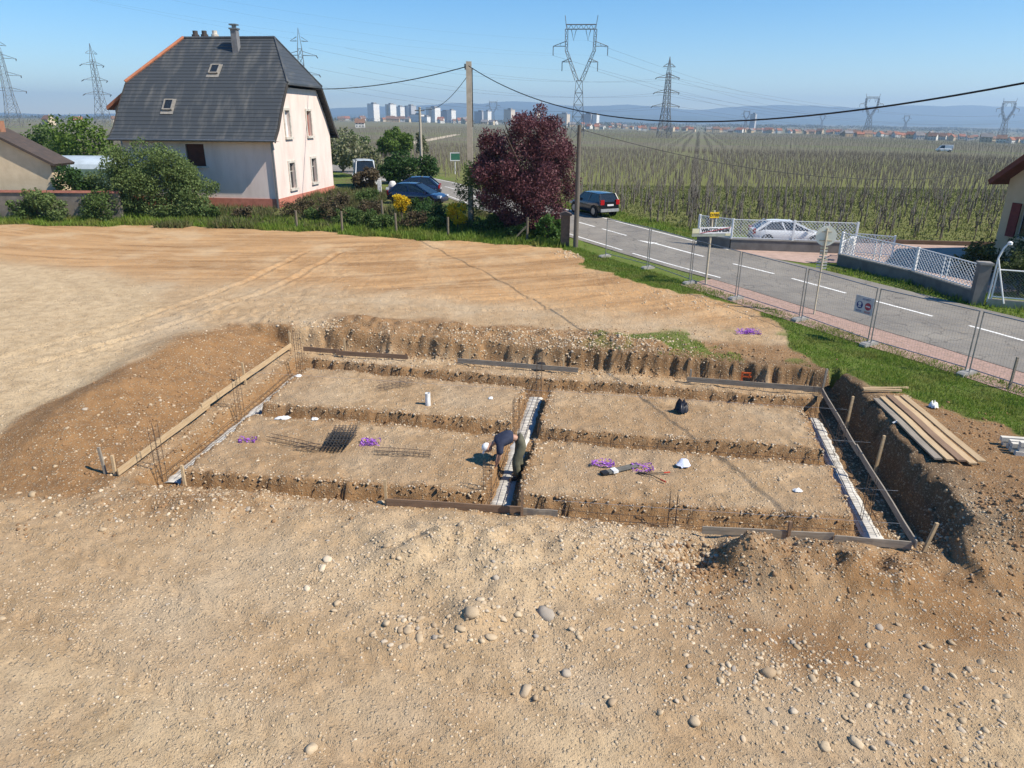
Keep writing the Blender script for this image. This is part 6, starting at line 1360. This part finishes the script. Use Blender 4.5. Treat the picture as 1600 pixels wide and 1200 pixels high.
# rebar mats stacked on the front left pad
dkr = M('dark_rebar', (0.045, 0.043, 0.045), (0.07, 0.065, 0.06), rough=0.6, metal=0.4)
for k in range(5):
    t = empty('rebar_mat', (-4.32+0.02*k, 15.95+0.02*k, zat(-4.3, 15.9)+0.03+0.05*k), 1.42+0.04*k); tag(t, 'dark rebar mat in the stack on the front left pad', 'rebar mat', 'stacked rebar mats')
    for j in range(7): mb = MB(); mb.tube([(-0.55, -0.27+0.09*j, 0), (0.5+0.05*(j % 3), -0.27+0.09*j, 0.01)], 0.008, 5); mb.build('long_bar', dkr, t)
    for j in range(8): mb = MB(); mb.tube([(-0.5+0.14*j, -0.3, 0.012), (-0.5+0.14*j, 0.3, 0.012)], 0.006, 4); mb.build('cross_bar', dkr, t)
for (a, b, lab, w) in (((-4.0, 19.55), (-3.0, 20.1), 'loose rebar cage on the far left pad, near one', 0.14), ((-4.05, 19.85), (-3.15, 20.35), 'loose rebar cage on the far left pad, far one', 0.14), ((-3.3, 15.35), (-1.95, 15.2), 'loose rebar cage right of the purple ribbon', 0.15), ((-6.1, 16.1), (-4.7, 15.5), 'long loose rebar cage left of the stacked mats', 0.16), ((-5.3, 15.55), (-4.2, 15.45), 'short loose rebar cage touching the stacked mats', 0.15)):
    cage_along(a, b, zat((a[0]+b[0])/2, (a[1]+b[1])/2)+0.05, w, 0.10, lab, sp=0.11)
# white plastic pipe stub, rag scraps, paper bag, black bag, flat bars, bolt cutter
whitep = M('white_plastic', (0.80, 0.80, 0.78), rough=0.4)
mb = MB(); mb.lathe((0, 0, -0.05), [(0.075, 0), (0.075, 0.42), (0.06, 0.42), (0.06, 0.05)], 14); o = mb.build('white_pipe_stub', whitep, smooth=True); o.location = (-2.38, 18.5, zat(-2.38, 18.5)); tag(o, 'short white plastic pipe standing on the far left pad', 'pipe')
def rag(x, y, sx, sy, label, seed, mat=whitep, h=0.07, name='white_scrap', cat='scrap', group='white scraps on the pads'):
    rg = np.random.default_rng(seed); n = 7; X, Y = np.meshgrid(np.linspace(-1, 1, n), np.linspace(-1, 1, n)); Z = h*(0.35+rg.random((n, n)))*(1-np.maximum(abs(X), abs(Y))**3*0.75)
    X = X*sx*(1+0.15*rg.normal(size=(n, n)))*np.sqrt(1-Y**2/2.4); Y = Y*sy*(1+0.15*rg.normal(size=(n, n)))*np.sqrt(1-(X/sx)**2/2.6)
    I_ = np.arange(n*n).reshape(n, n); F = np.stack([I_[:-1, :-1].ravel(), I_[:-1, 1:].ravel(), I_[1:, 1:].ravel(), I_[1:, :-1].ravel()], 1)
    o = link(name, npmesh(name, np.stack([X.ravel(), Y.ravel(), Z.ravel()], 1), F), loc=(x, y, zat(x, y)+0.005), mat=mat); return tag(o, label, cat, group)
rag(-3.55, 21.35, 0.22, 0.10, 'crumpled white rag at the edge of the back trench', 1); rag(-6.2, 17.55, 0.2, 0.09, 'flat white scrap at the cross trench lip', 2); rag(-5.3, 17.4, 0.10, 0.06, 'small white scrap on the front left pad', 6)
rag(-0.62, 19.0, 0.07, 0.06, 'tiny white scrap near the middle trench', 3); rag(6.3, 13.7, 0.10, 0.06, 'small white scrap on the front right pad', 4); rag(-6.75, 20.9, 0.10, 0.14, 'white splash near the far left corner', 5)
rag(9.6, 16.1, 0.14, 0.05, 'white offcut on the bank by the plank pile', 7); rag(11.05, 17.1, 0.10, 0.12, 'crumpled white plastic behind the plank pile', 8, h=0.2)
rag(4.05, 14.85, 0.15, 0.14, 'pale blue white paper bag on the front right pad', 9, M('blue_white_bag', (0.62, 0.66, 0.78), (0.50, 0.55, 0.70), scale=5), 0.16, 'paper_bag', 'bag', None)
rag(4.72, 18.15, 0.22, 0.17, 'black bag slumped on the far right pad', 10, M('black_bag_skin', (0.012, 0.013, 0.02), rough=0.35), 0.34, 'black_bag', 'bag', None)
bb = empty('flat_bar_bundle', (2.12, 14.42, zat(2.4, 14.6)+0.04), 0.42); tag(bb, 'bundle of grey flat bars tied with white tape', 'bar bundle')
for k in range(6): mb = MB(); mb.bar((0.0+0.02*k, -0.06+0.024*k, 0.012*(k % 3)), (0.92+0.02*(k % 2), -0.06+0.024*k, 0.03+0.012*(k % 3)), 0.03, 0.02); mb.build('bar', M('grey_bar', (0.16, 0.155, 0.14)), bb)
mb = MB(); mb.box((0.28, 0, 0.02), (0.13, 0.18, 0.06)); mb.build('tape', whitep, bb); mb = MB(); mb.box((0.02, 0, 0.015), (0.16, 0.16, 0.055)); mb.build('bound_end', blackp, bb)
bc = empty('bolt_cutter', (3.02, 14.42, zat(3.1, 14.4)+0.03), -0.25); tag(bc, 'long bolt cutter with red grips opened on the pad', 'bolt cutter')
mb = MB(); mb.bar((-0.12, 0.02, 0.01), (0.05, 0, 0.01), 0.05, 0.03); mb.build('jaw', M('tool_steel', (0.05, 0.045, 0.04), metal=0.6, rough=0.5), bc)
for a1, b1, c1 in (((0.03, 0.01), (0.30, 0.06), (0.48, 0.15)), ((0.03, -0.01), (0.25, -0.10), (0.42, -0.22))):
    mb = MB(); mb.tube([(*a1, .02), (*b1, .03), (*c1, .02)], 0.010, 6); hd = mb.build('handle', MATS['tool_steel'], bc)
    d = Vector((c1[0]-b1[0], c1[1]-b1[1], 0)).normalized(); mb = MB(); mb.tube([(c1[0]-.02*d.x, c1[1]-.02*d.y, .02), (c1[0]+.13*d.x, c1[1]+.13*d.y, .02)], [0.016, 0.018], 8); mb.build('grip', M('red_grip', (0.50, 0.06, 0.03)), hd)
# orange spray mark sprayed on a torn plastic sheet pinned to the back wall
mb = MB(); ori = M('orange_spray', (0.85, 0.16, 0.04), (0.75, 0.12, 0.03))
for c, d in (((0, 0, 0.22), (0.28, 0.015, 0.05)), ((0.03, 0, 0.10), (0.26, 0.015, 0.045)), ((-0.12, 0, 0.12), (0.05, 0.015, 0.26)), ((0.1, 0, 0.14), (0.045, 0.015, 0.16)), ((-0.12, 0, -0.06), (0.10, 0.015, 0.05))): mb.box(c, d)
o = mb.build('orange_marker_tag', ori); o.location = (7.18, 20.34, -0.42); o.rotation_euler = (0.1, 0, -0.2); tag(o, 'orange marker tag on the toothed back wall', 'marker', kind=None)
mb = MB(); mb.lathe((0, 0, -0.2), [(0.13, 0), (0.15, 0.2), (0.12, 0.3), (0.05, 0.33)], 12); o = mb.build('black_bucket', blackp, smooth=True); o.location = (0.95, 21.55, zat(0.95, 21.55)+0.15); tag(o, 'black upturned bucket at the top of the back wall', 'bucket')
# ---------- the worker ----------
def skin_mesh(name, joints, edges, mat, sub=2, root=0):
    me = bpy.data.meshes.new(name); me.from_pydata([j[:3] for j in joints], edges, []); o = bpy.data.objects.new(name, me); COL.objects.link(o)
    md = o.modifiers.new('skin', 'SKIN'); md.use_smooth_shade = True; md.branch_smoothing = 0.3
    for i, v in enumerate(me.skin_vertices[0].data):
        r = joints[i][3]; v.radius = r if isinstance(r, tuple) else (r, r); v.use_root = (i == root)
    ss = o.modifiers.new('sub', 'SUBSURF'); ss.levels = sub; ss.render_levels = sub
    bpy.context.view_layer.update(); out = bpy.data.meshes.new_from_object(o.evaluated_get(bpy.context.evaluated_depsgraph_get())); bpy.data.objects.remove(o)
    out.materials.clear(); out.materials.append(mat); out.name = name; return out
skin = M('skin', (0.42, 0.24, 0.17), (0.36, 0.20, 0.14), rough=0.55, scale=6)
navyT = M('navy_shirt', (0.035, 0.042, 0.072), (0.022, 0.027, 0.05), rough=0.9, scale=7, bmp=0.02)
olive = M('olive_trousers', (0.13, 0.125, 0.085), (0.085, 0.08, 0.055), rough=0.9, scale=5, bmp=0.02)
boot = M('dark_boot', (0.04, 0.035, 0.03), (0.09, 0.08, 0.07), rough=0.8, scale=9)
capw = M('white_cap', (0.78, 0.78, 0.78), rough=0.8)
# local frame: faces -x, z up from the trench floor; hips bent, arms reaching to the rebar
K0 = empty('person', (0.12, 14.95, P-0.38), 0.12); tag(K0, 'worker in navy shirt, olive trousers and white cap bending over the rebar', 'person')
# joints (x, y, z, r): near side is -y (towards the camera)
J = [(0.10, 0, 0.96, 0.06), (-0.02, 0, 1.05, 0.10), (-0.20, 0, 1.08, 0.09), (-0.40, 0, 1.02, 0.10), (-0.52, 0, 0.95, 0.065), (-0.60, 0, 0.89, 0.055), (-0.66, 0, 0.86, 0.085), (-0.70, 0, 0.77, 0.075),
     (-0.42, -0.19, 0.97, 0.06), (-0.42, -0.23, 0.70, 0.050), (-0.47, -0.14, 0.48, 0.038), (-0.50, -0.11, 0.40, 0.036),
     (-0.42, 0.19, 0.97, 0.06), (-0.40, 0.23, 0.70, 0.050), (-0.44, 0.12, 0.48, 0.038), (-0.48, 0.09, 0.40, 0.036),
     (0.08, -0.11, 0.86, 0.08), (-0.06, -0.13, 0.48, 0.055), (0.02, -0.13, 0.10, 0.04), (0.08, 0.11, 0.86, 0.08), (0.04, 0.14, 0.48, 0.055), (0.12, 0.14, 0.10, 0.04)]
Ed = [(0, 1), (1, 2), (2, 3), (3, 4), (4, 5), (5, 6), (6, 7), (3, 8), (8, 9), (9, 10), (10, 11), (3, 12), (12, 13), (13, 14), (14, 15), (0, 16), (16, 17), (17, 18), (0, 19), (19, 20), (20, 21)]
def hand(base, s):   # palm plus five separate fingers closing on the bar
    b = len(J); x, y, z = base
    for k, (dy, ln) in enumerate(((-0.034, 0.075), (-0.012, 0.085), (0.012, 0.08), (0.034, 0.065))):
        i = len(J); J.append((x-0.015, y+dy*0.7, z-0.035, 0.011)); J.append((x-0.035, y+dy, z-0.035-ln*0.55, 0.0095)); J.append((x-0.012, y+dy, z-0.035-ln, 0.008))
        Ed.extend([(11 if s < 0 else 15, i), (i, i+1), (i+1, i+2)])
    i = len(J); J.append((x+0.02, y-s*0.04, z-0.02, 0.012)); J.append((x+0.012, y-s*0.055, z-0.065, 0.009)); Ed.extend([(11 if s < 0 else 15, i), (i, i+1)])
hand(J[11][:3], -1); hand(J[15][:3], 1)
body = link('body', skin_mesh('body', J, Ed, skin, 1), K0)
head = MB()
hc = Vector((-0.685, 0, 0.815)); ax = Vector((-0.45, 0, -0.893)); fr_ = Vector((-0.893, 0, 0.45))    # crown direction points down-forward, face looks forward-down
def ell(c, r, n=14, m=9, cut=None):
    vs = []; fs = []
    for i in range(m+1):
        th = math.pi*i/m
        for k in range(n): ph = 2*math.pi*k/n; vs.append((r[0]*math.sin(th)*math.cos(ph), r[1]*math.sin(th)*math.sin(ph), r[2]*math.cos(th)))
    for i in range(m):
        for k in range(n): fs.append((i*n+k, i*n+(k+1) % n, (i+1)*n+(k+1) % n, (i+1)*n+k))
    R = Matrix((( -0.893, 0, -0.45), (0, 1, 0), (0.45*-1, 0, 0.893*-1)))   # local x -> face axis, z -> crown
    R = Matrix(((-0.45, 0, -0.893), (0, -1, 0), (-0.893, 0, 0.45)))
    return [tuple(Vector(c)+R @ Vector(v)) for v in vs], fs
# local head axes: x = face (down), z = crown (forward)
head.add(*ell(hc, (0.105, 0.082, 0.118))); nose = hc + Vector((-0.45, 0, -0.893))*0.108; head.add(*ell(nose, (0.022, 0.016, 0.026), 8, 5))
for s in (-1, 1): head.add(*ell(hc+Vector((0, s*0.083, 0)), (0.022, 0.012, 0.032), 8, 5))
head.build('head', skin, K0, smooth=True)
for s in (-1, 1): e = MB(); e.add(*ell(hc+Vector((-0.45, 0, -0.893))*0.094+Vector((-0.893, 0, 0.45))*0.012+Vector((0, s*0.032, 0)), (0.012, 0.013, 0.008), 8, 5)); e.build('eye', blk, K0)
e = MB(); e.add(*ell(hc+Vector((-0.45, 0, -0.893))*0.09-Vector((-0.893, 0, 0.45))*0.06, (0.014, 0.028, 0.007), 8, 5)); e.build('mouth', M('lips', (0.30, 0.12, 0.10)), K0)
c_ = MB(); vs, fs = ell(hc+Vector((-0.893, 0, 0.45))*0.03, (0.118, 0.094, 0.115), 16, 10); c_.add(vs, [f for f in fs if all(((Vector(vs[i])-hc).dot(Vector((-0.893, 0, 0.45))) > 0.0) for i in f)])
vz_ = [hc+Vector((-0.893, 0, 0.45))*0.035+Vector((-0.45, 0, -0.893))*d+Vector((0, w, 0)) for d, w in ((0.10, -0.08), (0.17, -0.055), (0.185, 0), (0.17, 0.055), (0.10, 0.08))]
c_.add(vz_ + [v+Vector((-0.893, 0, 0.45))*0.012 for v in vz_], [(0, 1, 2, 3, 4), (5, 6, 7, 8, 9), (0, 1, 6, 5), (1, 2, 7, 6), (2, 3, 8, 7), (3, 4, 9, 8)]); c_.build('cap', capw, K0, smooth=True)
SJ = [(-0.07, 0, 1.08, (0.20, 0.165)), (-0.18, 0, 1.09, (0.215, 0.18)), (-0.36, 0, 1.03, (0.23, 0.18)), (-0.50, 0, 0.96, 0.10), (-0.42, -0.21, 0.97, 0.105), (-0.42, -0.25, 0.74, 0.085), (-0.42, 0.21, 0.97, 0.105), (-0.40, 0.25, 0.74, 0.085)]
link('shirt', skin_mesh('shirt', SJ, [(0, 1), (1, 2), (2, 3), (2, 4), (4, 5), (2, 6), (6, 7)], navyT, 2), K0)
TJ = [(0.12, 0, 0.96, (0.20, 0.18)), (0.10, -0.11, 0.82, 0.145), (-0.04, -0.14, 0.48, 0.11), (0.02, -0.135, 0.08, 0.095), (0.11, 0.11, 0.82, 0.145), (0.06, 0.15, 0.48, 0.11), (0.12, 0.145, 0.08, 0.095), (0.05, 0, 1.03, (0.20, 0.17)), (0.0, 0, 1.06, (0.17, 0.14))]
link('trousers', skin_mesh('trousers', TJ, [(0, 1), (1, 2), (2, 3), (0, 4), (4, 5), (5, 6), (0, 7), (7, 8)], olive, 2), K0)
for bx_, by_ in ((0.0, -0.135), (0.10, 0.145)):
    link('boot', skin_mesh('boot', [(bx_+0.03, by_, 0.10, 0.06), (bx_+0.03, by_, 0.045, (0.055, 0.05)), (bx_-0.10, by_, 0.04, (0.055, 0.045)), (bx_-0.20, by_, 0.035, (0.05, 0.035))], [(0, 1), (1, 2), (2, 3)], boot, 2, 1), K0)
# ---------- stones ----------
stm = None
def stone_mat():
    m, n, l, bs = nodes('field_stone'); bs.inputs['Roughness'].default_value = 0.9; bs.inputs['Specular IOR Level'].default_value = 0.15
    co = coords(n, l); f = noise(n, l, co, 9, 4); oi = n.new('ShaderNodeObjectInfo'); g = n.new('ShaderNodeNewGeometry')
    r = mathn(n, l, 'FRACT', mathn(n, l, 'ADD', oi.outputs['Random'], g.outputs['Random Per Island']))
    c = n.new('ShaderNodeValToRGB'); e = c.color_ramp.elements; e.new(0.3); e.new(0.6); e.new(0.8)
    for k, (p, v) in enumerate(((0, (0.38, 0.285, 0.18)), (0.3, (0.49, 0.39, 0.265)), (0.6, (0.34, 0.25, 0.16)), (0.8, (0.58, 0.48, 0.35)), (1.0, (0.31, 0.27, 0.225)))): e[k].position = p; e[k].color = (*v, 1)
    l.new(r, c.inputs[0]); cc = mixc(n, l, c.outputs[0], (0.36, 0.25, 0.15), ramp(n, l, f, [(0.5, 0.0), (0.7, 0.6)])); l.new(cc, bs.inputs['Base Color']); bump(n, l, f, 0.4, 0.01, bs); return m
stm = stone_mat()
def stone_arrays(seed, sub=1, rough=0.16):
    rg = random.Random(seed); bm = bmesh.new(); bmesh.ops.create_icosphere(bm, subdivisions=sub, radius=1.0)
    sx, sy, sz = rg.uniform(0.8, 1.3), rg.uniform(0.65, 1.0), rg.uniform(0.42, 0.7); off = Vector((rg.uniform(0, 99), rg.uniform(0, 99), rg.uniform(0, 99)))
    from mathutils import noise as mn
    for v in bm.verts:
        d = v.co.normalized(); k = 1+rough*1.6*mn.noise(d*1.1+off)+rough*0.7*mn.noise(d*2.7+off); v.co = Vector((d.x*sx*k, d.y*sy*k, d.z*sz*k))
    bm.verts.index_update(); V = np.array([v.co[:] for v in bm.verts]); F = np.array([[v.index for v in f.verts] for f in bm.faces]); bm.free(); return V, F
sv = [stone_arrays(s, 2, 0.30) for s in range(8)]; sme = []
for V, F in sv:
    me = npmesh('stone', V, F, True); me.materials.append(stm); sme.append(me)
rs = np.random.default_rng(21)
def sample(n, fn, box):
    X = rs.uniform(box[0], box[1], n*6); Y = rs.uniform(box[2], box[3], n*6); k = rs.random(n*6) < fn(X, Y); return X[k][:n], Y[k][:n]
SX, SY, SS = [], [], []
def put(x, y, s): SX.append(np.asarray(x)); SY.append(np.asarray(y)); SS.append(np.asarray(s))
def fr(Y): return (Y > 5)
# picked-out boulders and cobbles (world metres)
named = [(-0.62, 9.25, .20), (-0.50, 9.62, .13), (-0.78, 9.02, .11), (-0.12, 9.28, .12), (0.12, 9.38, .13), (0.60, 9.45, .24), (-0.30, 8.92, .13), (-0.62, 8.86, .08), (-1.62, 8.72, .11), (-1.62, 9.02, .13), (-1.42, 8.92, .12), (-1.22, 9.15, .09), (-1.18, 8.92, .11), (-1.98, 9.18, .11),
         (-1.45, 9.28, .10), (-1.62, 9.28, .09), (-0.98, 8.72, .08), (-3.33, 10.85, .15), (-3.36, 10.6, .11), (-2.28, 11.1, .13), (-2.62, 10.9, .10), (-3.5, 10.1, .10), (-2.9, 9.75, .10), (-2.1, 10.7, .09), (-2.0, 10.68, .08), (0.83, 8.2, .14), (0.22, 7.85, .14), (0.32, 8.25, .08), (0.52, 7.85, .08), (0.36, 7.72, .07),
         (1.42, 7.6, .11), (1.35, 7.7, .08), (3.78, 8.2, .17), (4.1, 6.92, .13), (4.52, 6.95, .12), (2.5, 7.3, .15), (2.05, 7.42, .1), (-2.55, 6.85, .15), (-0.95, 11.6, .11), (-0.25, 10.2, .12), (0.45, 11.0, .07), (0.02, 9.95, .06), (3.05, 8.05, .09), (2.9, 9.2, .09), (3.6, 9.3, .08), (5.9, 9.2, .11), (6.5, 8.8, .10), (7.1, 8.5, .12), (6.9, 8.9, .09), (5.0, 8.0, .10), (4.4, 8.1, .1), (3.9, 7.5, .11),
         (2.9, 14.05, .09), (2.85, 14.05, .07), (5.2, 14.5, .08), (6.1, 14.2, .11), (3.35, 14.75, .07), (-1.0, 14.6, .06), (-0.85, 14.65, .08), (1.25, 20.1, .08), (3.3, 22.3, .13), (2.6, 22.5, .10), (4.6, 22.6, .10), (5.6, 22.9, .09), (-7.2, 24.4, .15), (-6.8, 24.6, .14), (-7.5, 24.2, .12), (-10.9, 16.6, .14), (-10.8, 15.6, .13), (-10.2, 13.2, .14), (-9.6, 14.9, .13), (-9.3, 17.9, .1), (-6.0, 13.0, .13), (-6.2, 12.8, .10), (-5.4, 12.6, .1), (-8.0, 11.9, .12), (-9.2, 12.5, .10)]
put([a[0] for a in named], [a[1] for a in named], [a[2]*0.62 for a in named])
big = lambda n, lo, hi: lo+(hi-lo)*rs.random(n)**3.0
def cluster(cx, cy, sx, sy, n, lo, hi):
    x = cx+sx*rs.normal(size=n); y = cy+sy*rs.normal(size=n); put(x, y, big(n, lo, hi))
cluster(-0.7, 9.15, 1.3, 0.28, 345, .012, 0.057); cluster(-0.8, 11.0, 1.6, 0.9, 1867, .010, 0.045); cluster(1.9, 10.6, 0.8, 1.0, 1005, .010, 0.045); cluster(1.8, 11.9, 0.7, 0.4, 602, .012, 0.049)
cluster(3.3, 11.3, 0.4, 0.35, 460, .015, 0.057); cluster(2.8, 10.2, 0.3, 0.7, 373, .015, 0.049); cluster(5.5, 10.6, 2.0, 0.8, 1293, .010, 0.041); cluster(0.9, 8.4, 0.5, 0.4, 286, .008, 0.033); cluster(-2.8, 10.3, 0.7, 0.5, 502, .01, 0.041)
cluster(9.6, 11.4, 0.9, 0.7, 260, .012, .045); cluster(8.2, 12.2, 0.5, 0.4, 431, .014, 0.057); cluster(-1.0, 22.9, 3.4, 0.6, 2587, .012, 0.057); cluster(3.0, 22.0, 1.6, 0.6, 1293, .012, 0.061); cluster(-6.9, 24.3, 0.6, 0.4, 230, .02, 0.066)
cluster(-6.5, 12.7, 1.6, 0.5, 602, .012, 0.057); cluster(-9.4, 15.5, 0.7, 2.0, 240, .012, 0.066); cluster(-8.7, 19.0, 0.5, 2.0, 260, .012, 0.049); cluster(11.5, 18.0, 0.35, 0.2, 315, .02, 0.041); cluster(3.2, 36.8, 0.5, 0.5, 230, .03, 0.074); cluster(7.5, 28.8, 1.4, 1.6, 373, .02, 0.066)
cluster(6.3, 7.6, 1.6, 0.8, 1148, .010, 0.049); cluster(3.9, 8.4, 0.6, 0.4, 431, .01, 0.049)
# pads and trench lips
x, y = sample(5200, lambda X, Y: 0.6+0*X, (-7.3, 8.2, 12.6, 21.8)); put(x, y, big(len(x), .007, .038))
for t in TRENCHES:
    for (ax, ay), (bx2, by2) in zip(t[:-1], t[1:]):
        n = int(90*math.hypot(bx2-ax, by2-ay)); f = rs.random(n); sd = rs.choice([-1, 1], n); dx, dy = bx2-ax, by2-ay; L = math.hypot(dx, dy); o = sd*(0.34+0.16*np.abs(rs.normal(size=n)))
        put(ax+dx*f-dy/L*o, ay+dy*f+dx/L*o, big(n, .008, .045))
# general scatter, denser close to the camera where it shows
x, y = sample(26000, lambda X, Y: np.clip((0.25+0.9*sst(-0.15, 0.35, fbm(X, Y, 1.3, 91, 4)))*np.clip(9.0/Y, 0.2, 1.3)**1.5*0.7, 0, 1), (-11, 11, 5.2, 13.5)); put(x, y, big(len(x), .005, .030))
x, y = sample(5200, lambda X, Y: np.clip(0.15+sst(-0.1, 0.4, fbm(X, Y, 2.2, 92, 4)), 0, 1)*0.7, (-24, 9, 13.5, 30)); put(x, y, big(len(x), .010, .042))
X = np.concatenate(SX); Y = np.concatenate(SY); S = np.concatenate(SS)
keep = (dirt_mask(X, Y) > 0.5) & (np.abs(X) < Y*0.78+1.0) & (Y > 5.2); keep[:len(named)] = True; X, Y, S = X[keep], Y[keep], S[keep]
Z = terrain(X, Y)
score = S/np.hypot(np.hypot(X, Y), 7.6); order = np.argsort(-score)
ind = set(order[:300].tolist())
def where(x, y):
    if y > 21.5 and x > -8: return 'on the spoil behind the back wall'
    if x < -8.3 and y > 13: return 'on the brown left slope'
    if -8.3 <= x <= 8.3 and y > 12.3: return 'on the platform between the trenches'
    if x > 7.6 and y > 10.3: return 'among the clods at the right corner'
    if x > 2.3 and y > 9.6: return 'on the dark mound before the right board'
    if -3.9 < x < 2.3 and y > 8.5: return 'on the rubble ramp before the middle trench'
    if x < -3.9: return 'on the yard left of the rubble ramp'
    return 'on the open yard in front of the rubble'
for i in order[:300]:
    s = S[i]; o = link('stone', sme[i % 8], loc=(X[i], Y[i], Z[i]+s*0.06), rz=rs.uniform(0, 6.28)); o.scale = (s, s, s*rs.uniform(0.85, 1.2)); o.rotation_euler = (rs.normal()*0.2, rs.normal()*0.2, rs.uniform(0, 6.28))
    w = where(X[i], Y[i]); sz = 'large' if s > 0.09 else ('middling' if s > 0.06 else 'small')
    tag(o, '%s rounded tan stone %s' % (sz, w), 'stone', 'loose stones %s' % w)
rest = np.array([i for i in range(len(X)) if i not in ind])
lowv = [stone_arrays(100+s, 1, 0.2) for s in range(10)]
VV = []; FF = []; off = 0; ch = rs.integers(0, 10, len(rest))
for k in range(10):
    ii = rest[ch == k]; V, F = lowv[k]; n = len(ii); a = rs.uniform(0, 6.28, n); c, s = np.cos(a), np.sin(a); sc = S[ii]
    vx_ = V[None, :, 0]*c[:, None]-V[None, :, 1]*s[:, None]; vy_ = V[None, :, 0]*s[:, None]+V[None, :, 1]*c[:, None]; vz_ = np.repeat(V[None, :, 2], n, 0)*rs.uniform(0.8, 1.4, n)[:, None]
    W = np.stack([vx_*sc[:, None]+X[ii][:, None], vy_*sc[:, None]+Y[ii][:, None], vz_*sc[:, None]+(Z[ii]-sc*0.10)[:, None]], 2).reshape(-1, 3)
    VV.append(W); FF.append((F[None]+(np.arange(n)*len(V))[:, None, None]+off).reshape(-1, 3)); off += n*len(V)
tag(link('gravel', npmesh('gravel', np.concatenate(VV), np.concatenate(FF), True), mat=stm), 'loose tan gravel and pebbles strewn over the plot', 'gravel', kind='stuff')
# earth clods along cut faces and on the spoil: darker, angular
clm = M('earth_clod', (0.30, 0.185, 0.10), (0.20, 0.12, 0.065), rough=1.0, scale=7, spec=0.05)
cx_, cy_, cs_ = [], [], []
def clods(cx, cy, sx, sy, n, lo, hi): cx_.append(cx+sx*rs.normal(size=n)); cy_.append(cy+sy*rs.normal(size=n)); cs_.append(big(n, lo, hi))
clods(5.2, 10.8, 1.7, 0.55, 900, .010, .045); clods(3.5, 10.9, 0.5, 0.5, 420, .012, .06); clods(9.8, 11.5, 0.9, 0.8, 900, .012, .06); clods(-6.6, 12.8, 1.6, 0.5, 500, .01, .045); clods(-1.5, 23.4, 3.6, 0.6, 1500, .01, .045); clods(5.5, 21.6, 2.2, 0.4, 500, .01, .06); clods(-9.6, 17.5, 0.7, 2.6, 700, .012, .06); clods(11.6, 15.5, 0.6, 1.0, 300, .012, .06)
for t in TRENCHES:
    for (ax, ay), (bx2, by2) in zip(t[:-1], t[1:]):
        n = int(40*math.hypot(bx2-ax, by2-ay)); f = rs.random(n); sd = rs.choice([-1, 1], n); dx, dy = bx2-ax, by2-ay; L = math.hypot(dx, dy); o = sd*(0.30+0.10*np.abs(rs.normal(size=n)))
        cx_.append(ax+dx*f-dy/L*o); cy_.append(ay+dy*f+dx/L*o); cs_.append(big(n, .010, .042))
for (a, b) in (B_BACK, B_RIGHT):
    n = 1100; f = rs.random(n); dx, dy = b[0]-a[0], b[1]-a[1]; L = math.hypot(dx, dy); o = -0.12+0.18*rs.random(n); cx_.append(a[0]+dx*f-dy/L*o); cy_.append(a[1]+dy*f+dx/L*o); cs_.append(big(n, .010, .042))
X = np.concatenate(cx_); Y = np.concatenate(cy_); S = np.concatenate(cs_); Z = terrain(X, Y)
lowc = [stone_arrays(200+s, 1, 0.45) for s in range(8)]; VV = []; FF = []; off = 0; ch = rs.integers(0, 8, len(X))
for k in range(8):
    ii = np.where(ch == k)[0]; V, F = lowc[k]; n = len(ii); a = rs.uniform(0, 6.28, n); c, s = np.cos(a), np.sin(a); sc = S[ii]
    vx_ = V[None, :, 0]*c[:, None]-V[None, :, 1]*s[:, None]; vy_ = V[None, :, 0]*s[:, None]+V[None, :, 1]*c[:, None]; vz_ = np.repeat(V[None, :, 2], n, 0)*rs.uniform(1.0, 1.8, n)[:, None]
    W = np.stack([vx_*sc[:, None]+X[ii][:, None], vy_*sc[:, None]+Y[ii][:, None], vz_*sc[:, None]+(Z[ii])[:, None]], 2).reshape(-1, 3)
    VV.append(W); FF.append((F[None]+(np.arange(n)*len(V))[:, None, None]+off).reshape(-1, 3)); off += n*len(V)
tag(link('earth_clods', npmesh('earth_clods', np.concatenate(VV), np.concatenate(FF), False), mat=clm), 'crumbled brown earth clods along the cut edges', 'earth', kind='stuff')
# ---------- the air ----------
mb = MB(); mb.box((0, 4900, 100), (18600, 10100, 400))
hz = mb.build('haze', None)
hm = bpy.data.materials.new('haze_air'); hm.use_nodes = True; hn = hm.node_tree.nodes; hn.remove(hn['Principled BSDF'])
pv = hn.new('ShaderNodeVolumePrincipled'); pv.inputs['Color'].default_value = (0.55, 0.76, 1.0, 1); pv.inputs['Density'].default_value = 1.7e-4; pv.inputs['Anisotropy'].default_value = 0.2
hm.node_tree.links.new(pv.outputs[0], hn['Material Output'].inputs['Volume']); hz.data.materials.append(hm)
tag(hz, 'thin blue haze over the plain', 'haze', kind='stuff'); hz.display_type = 'WIRE'
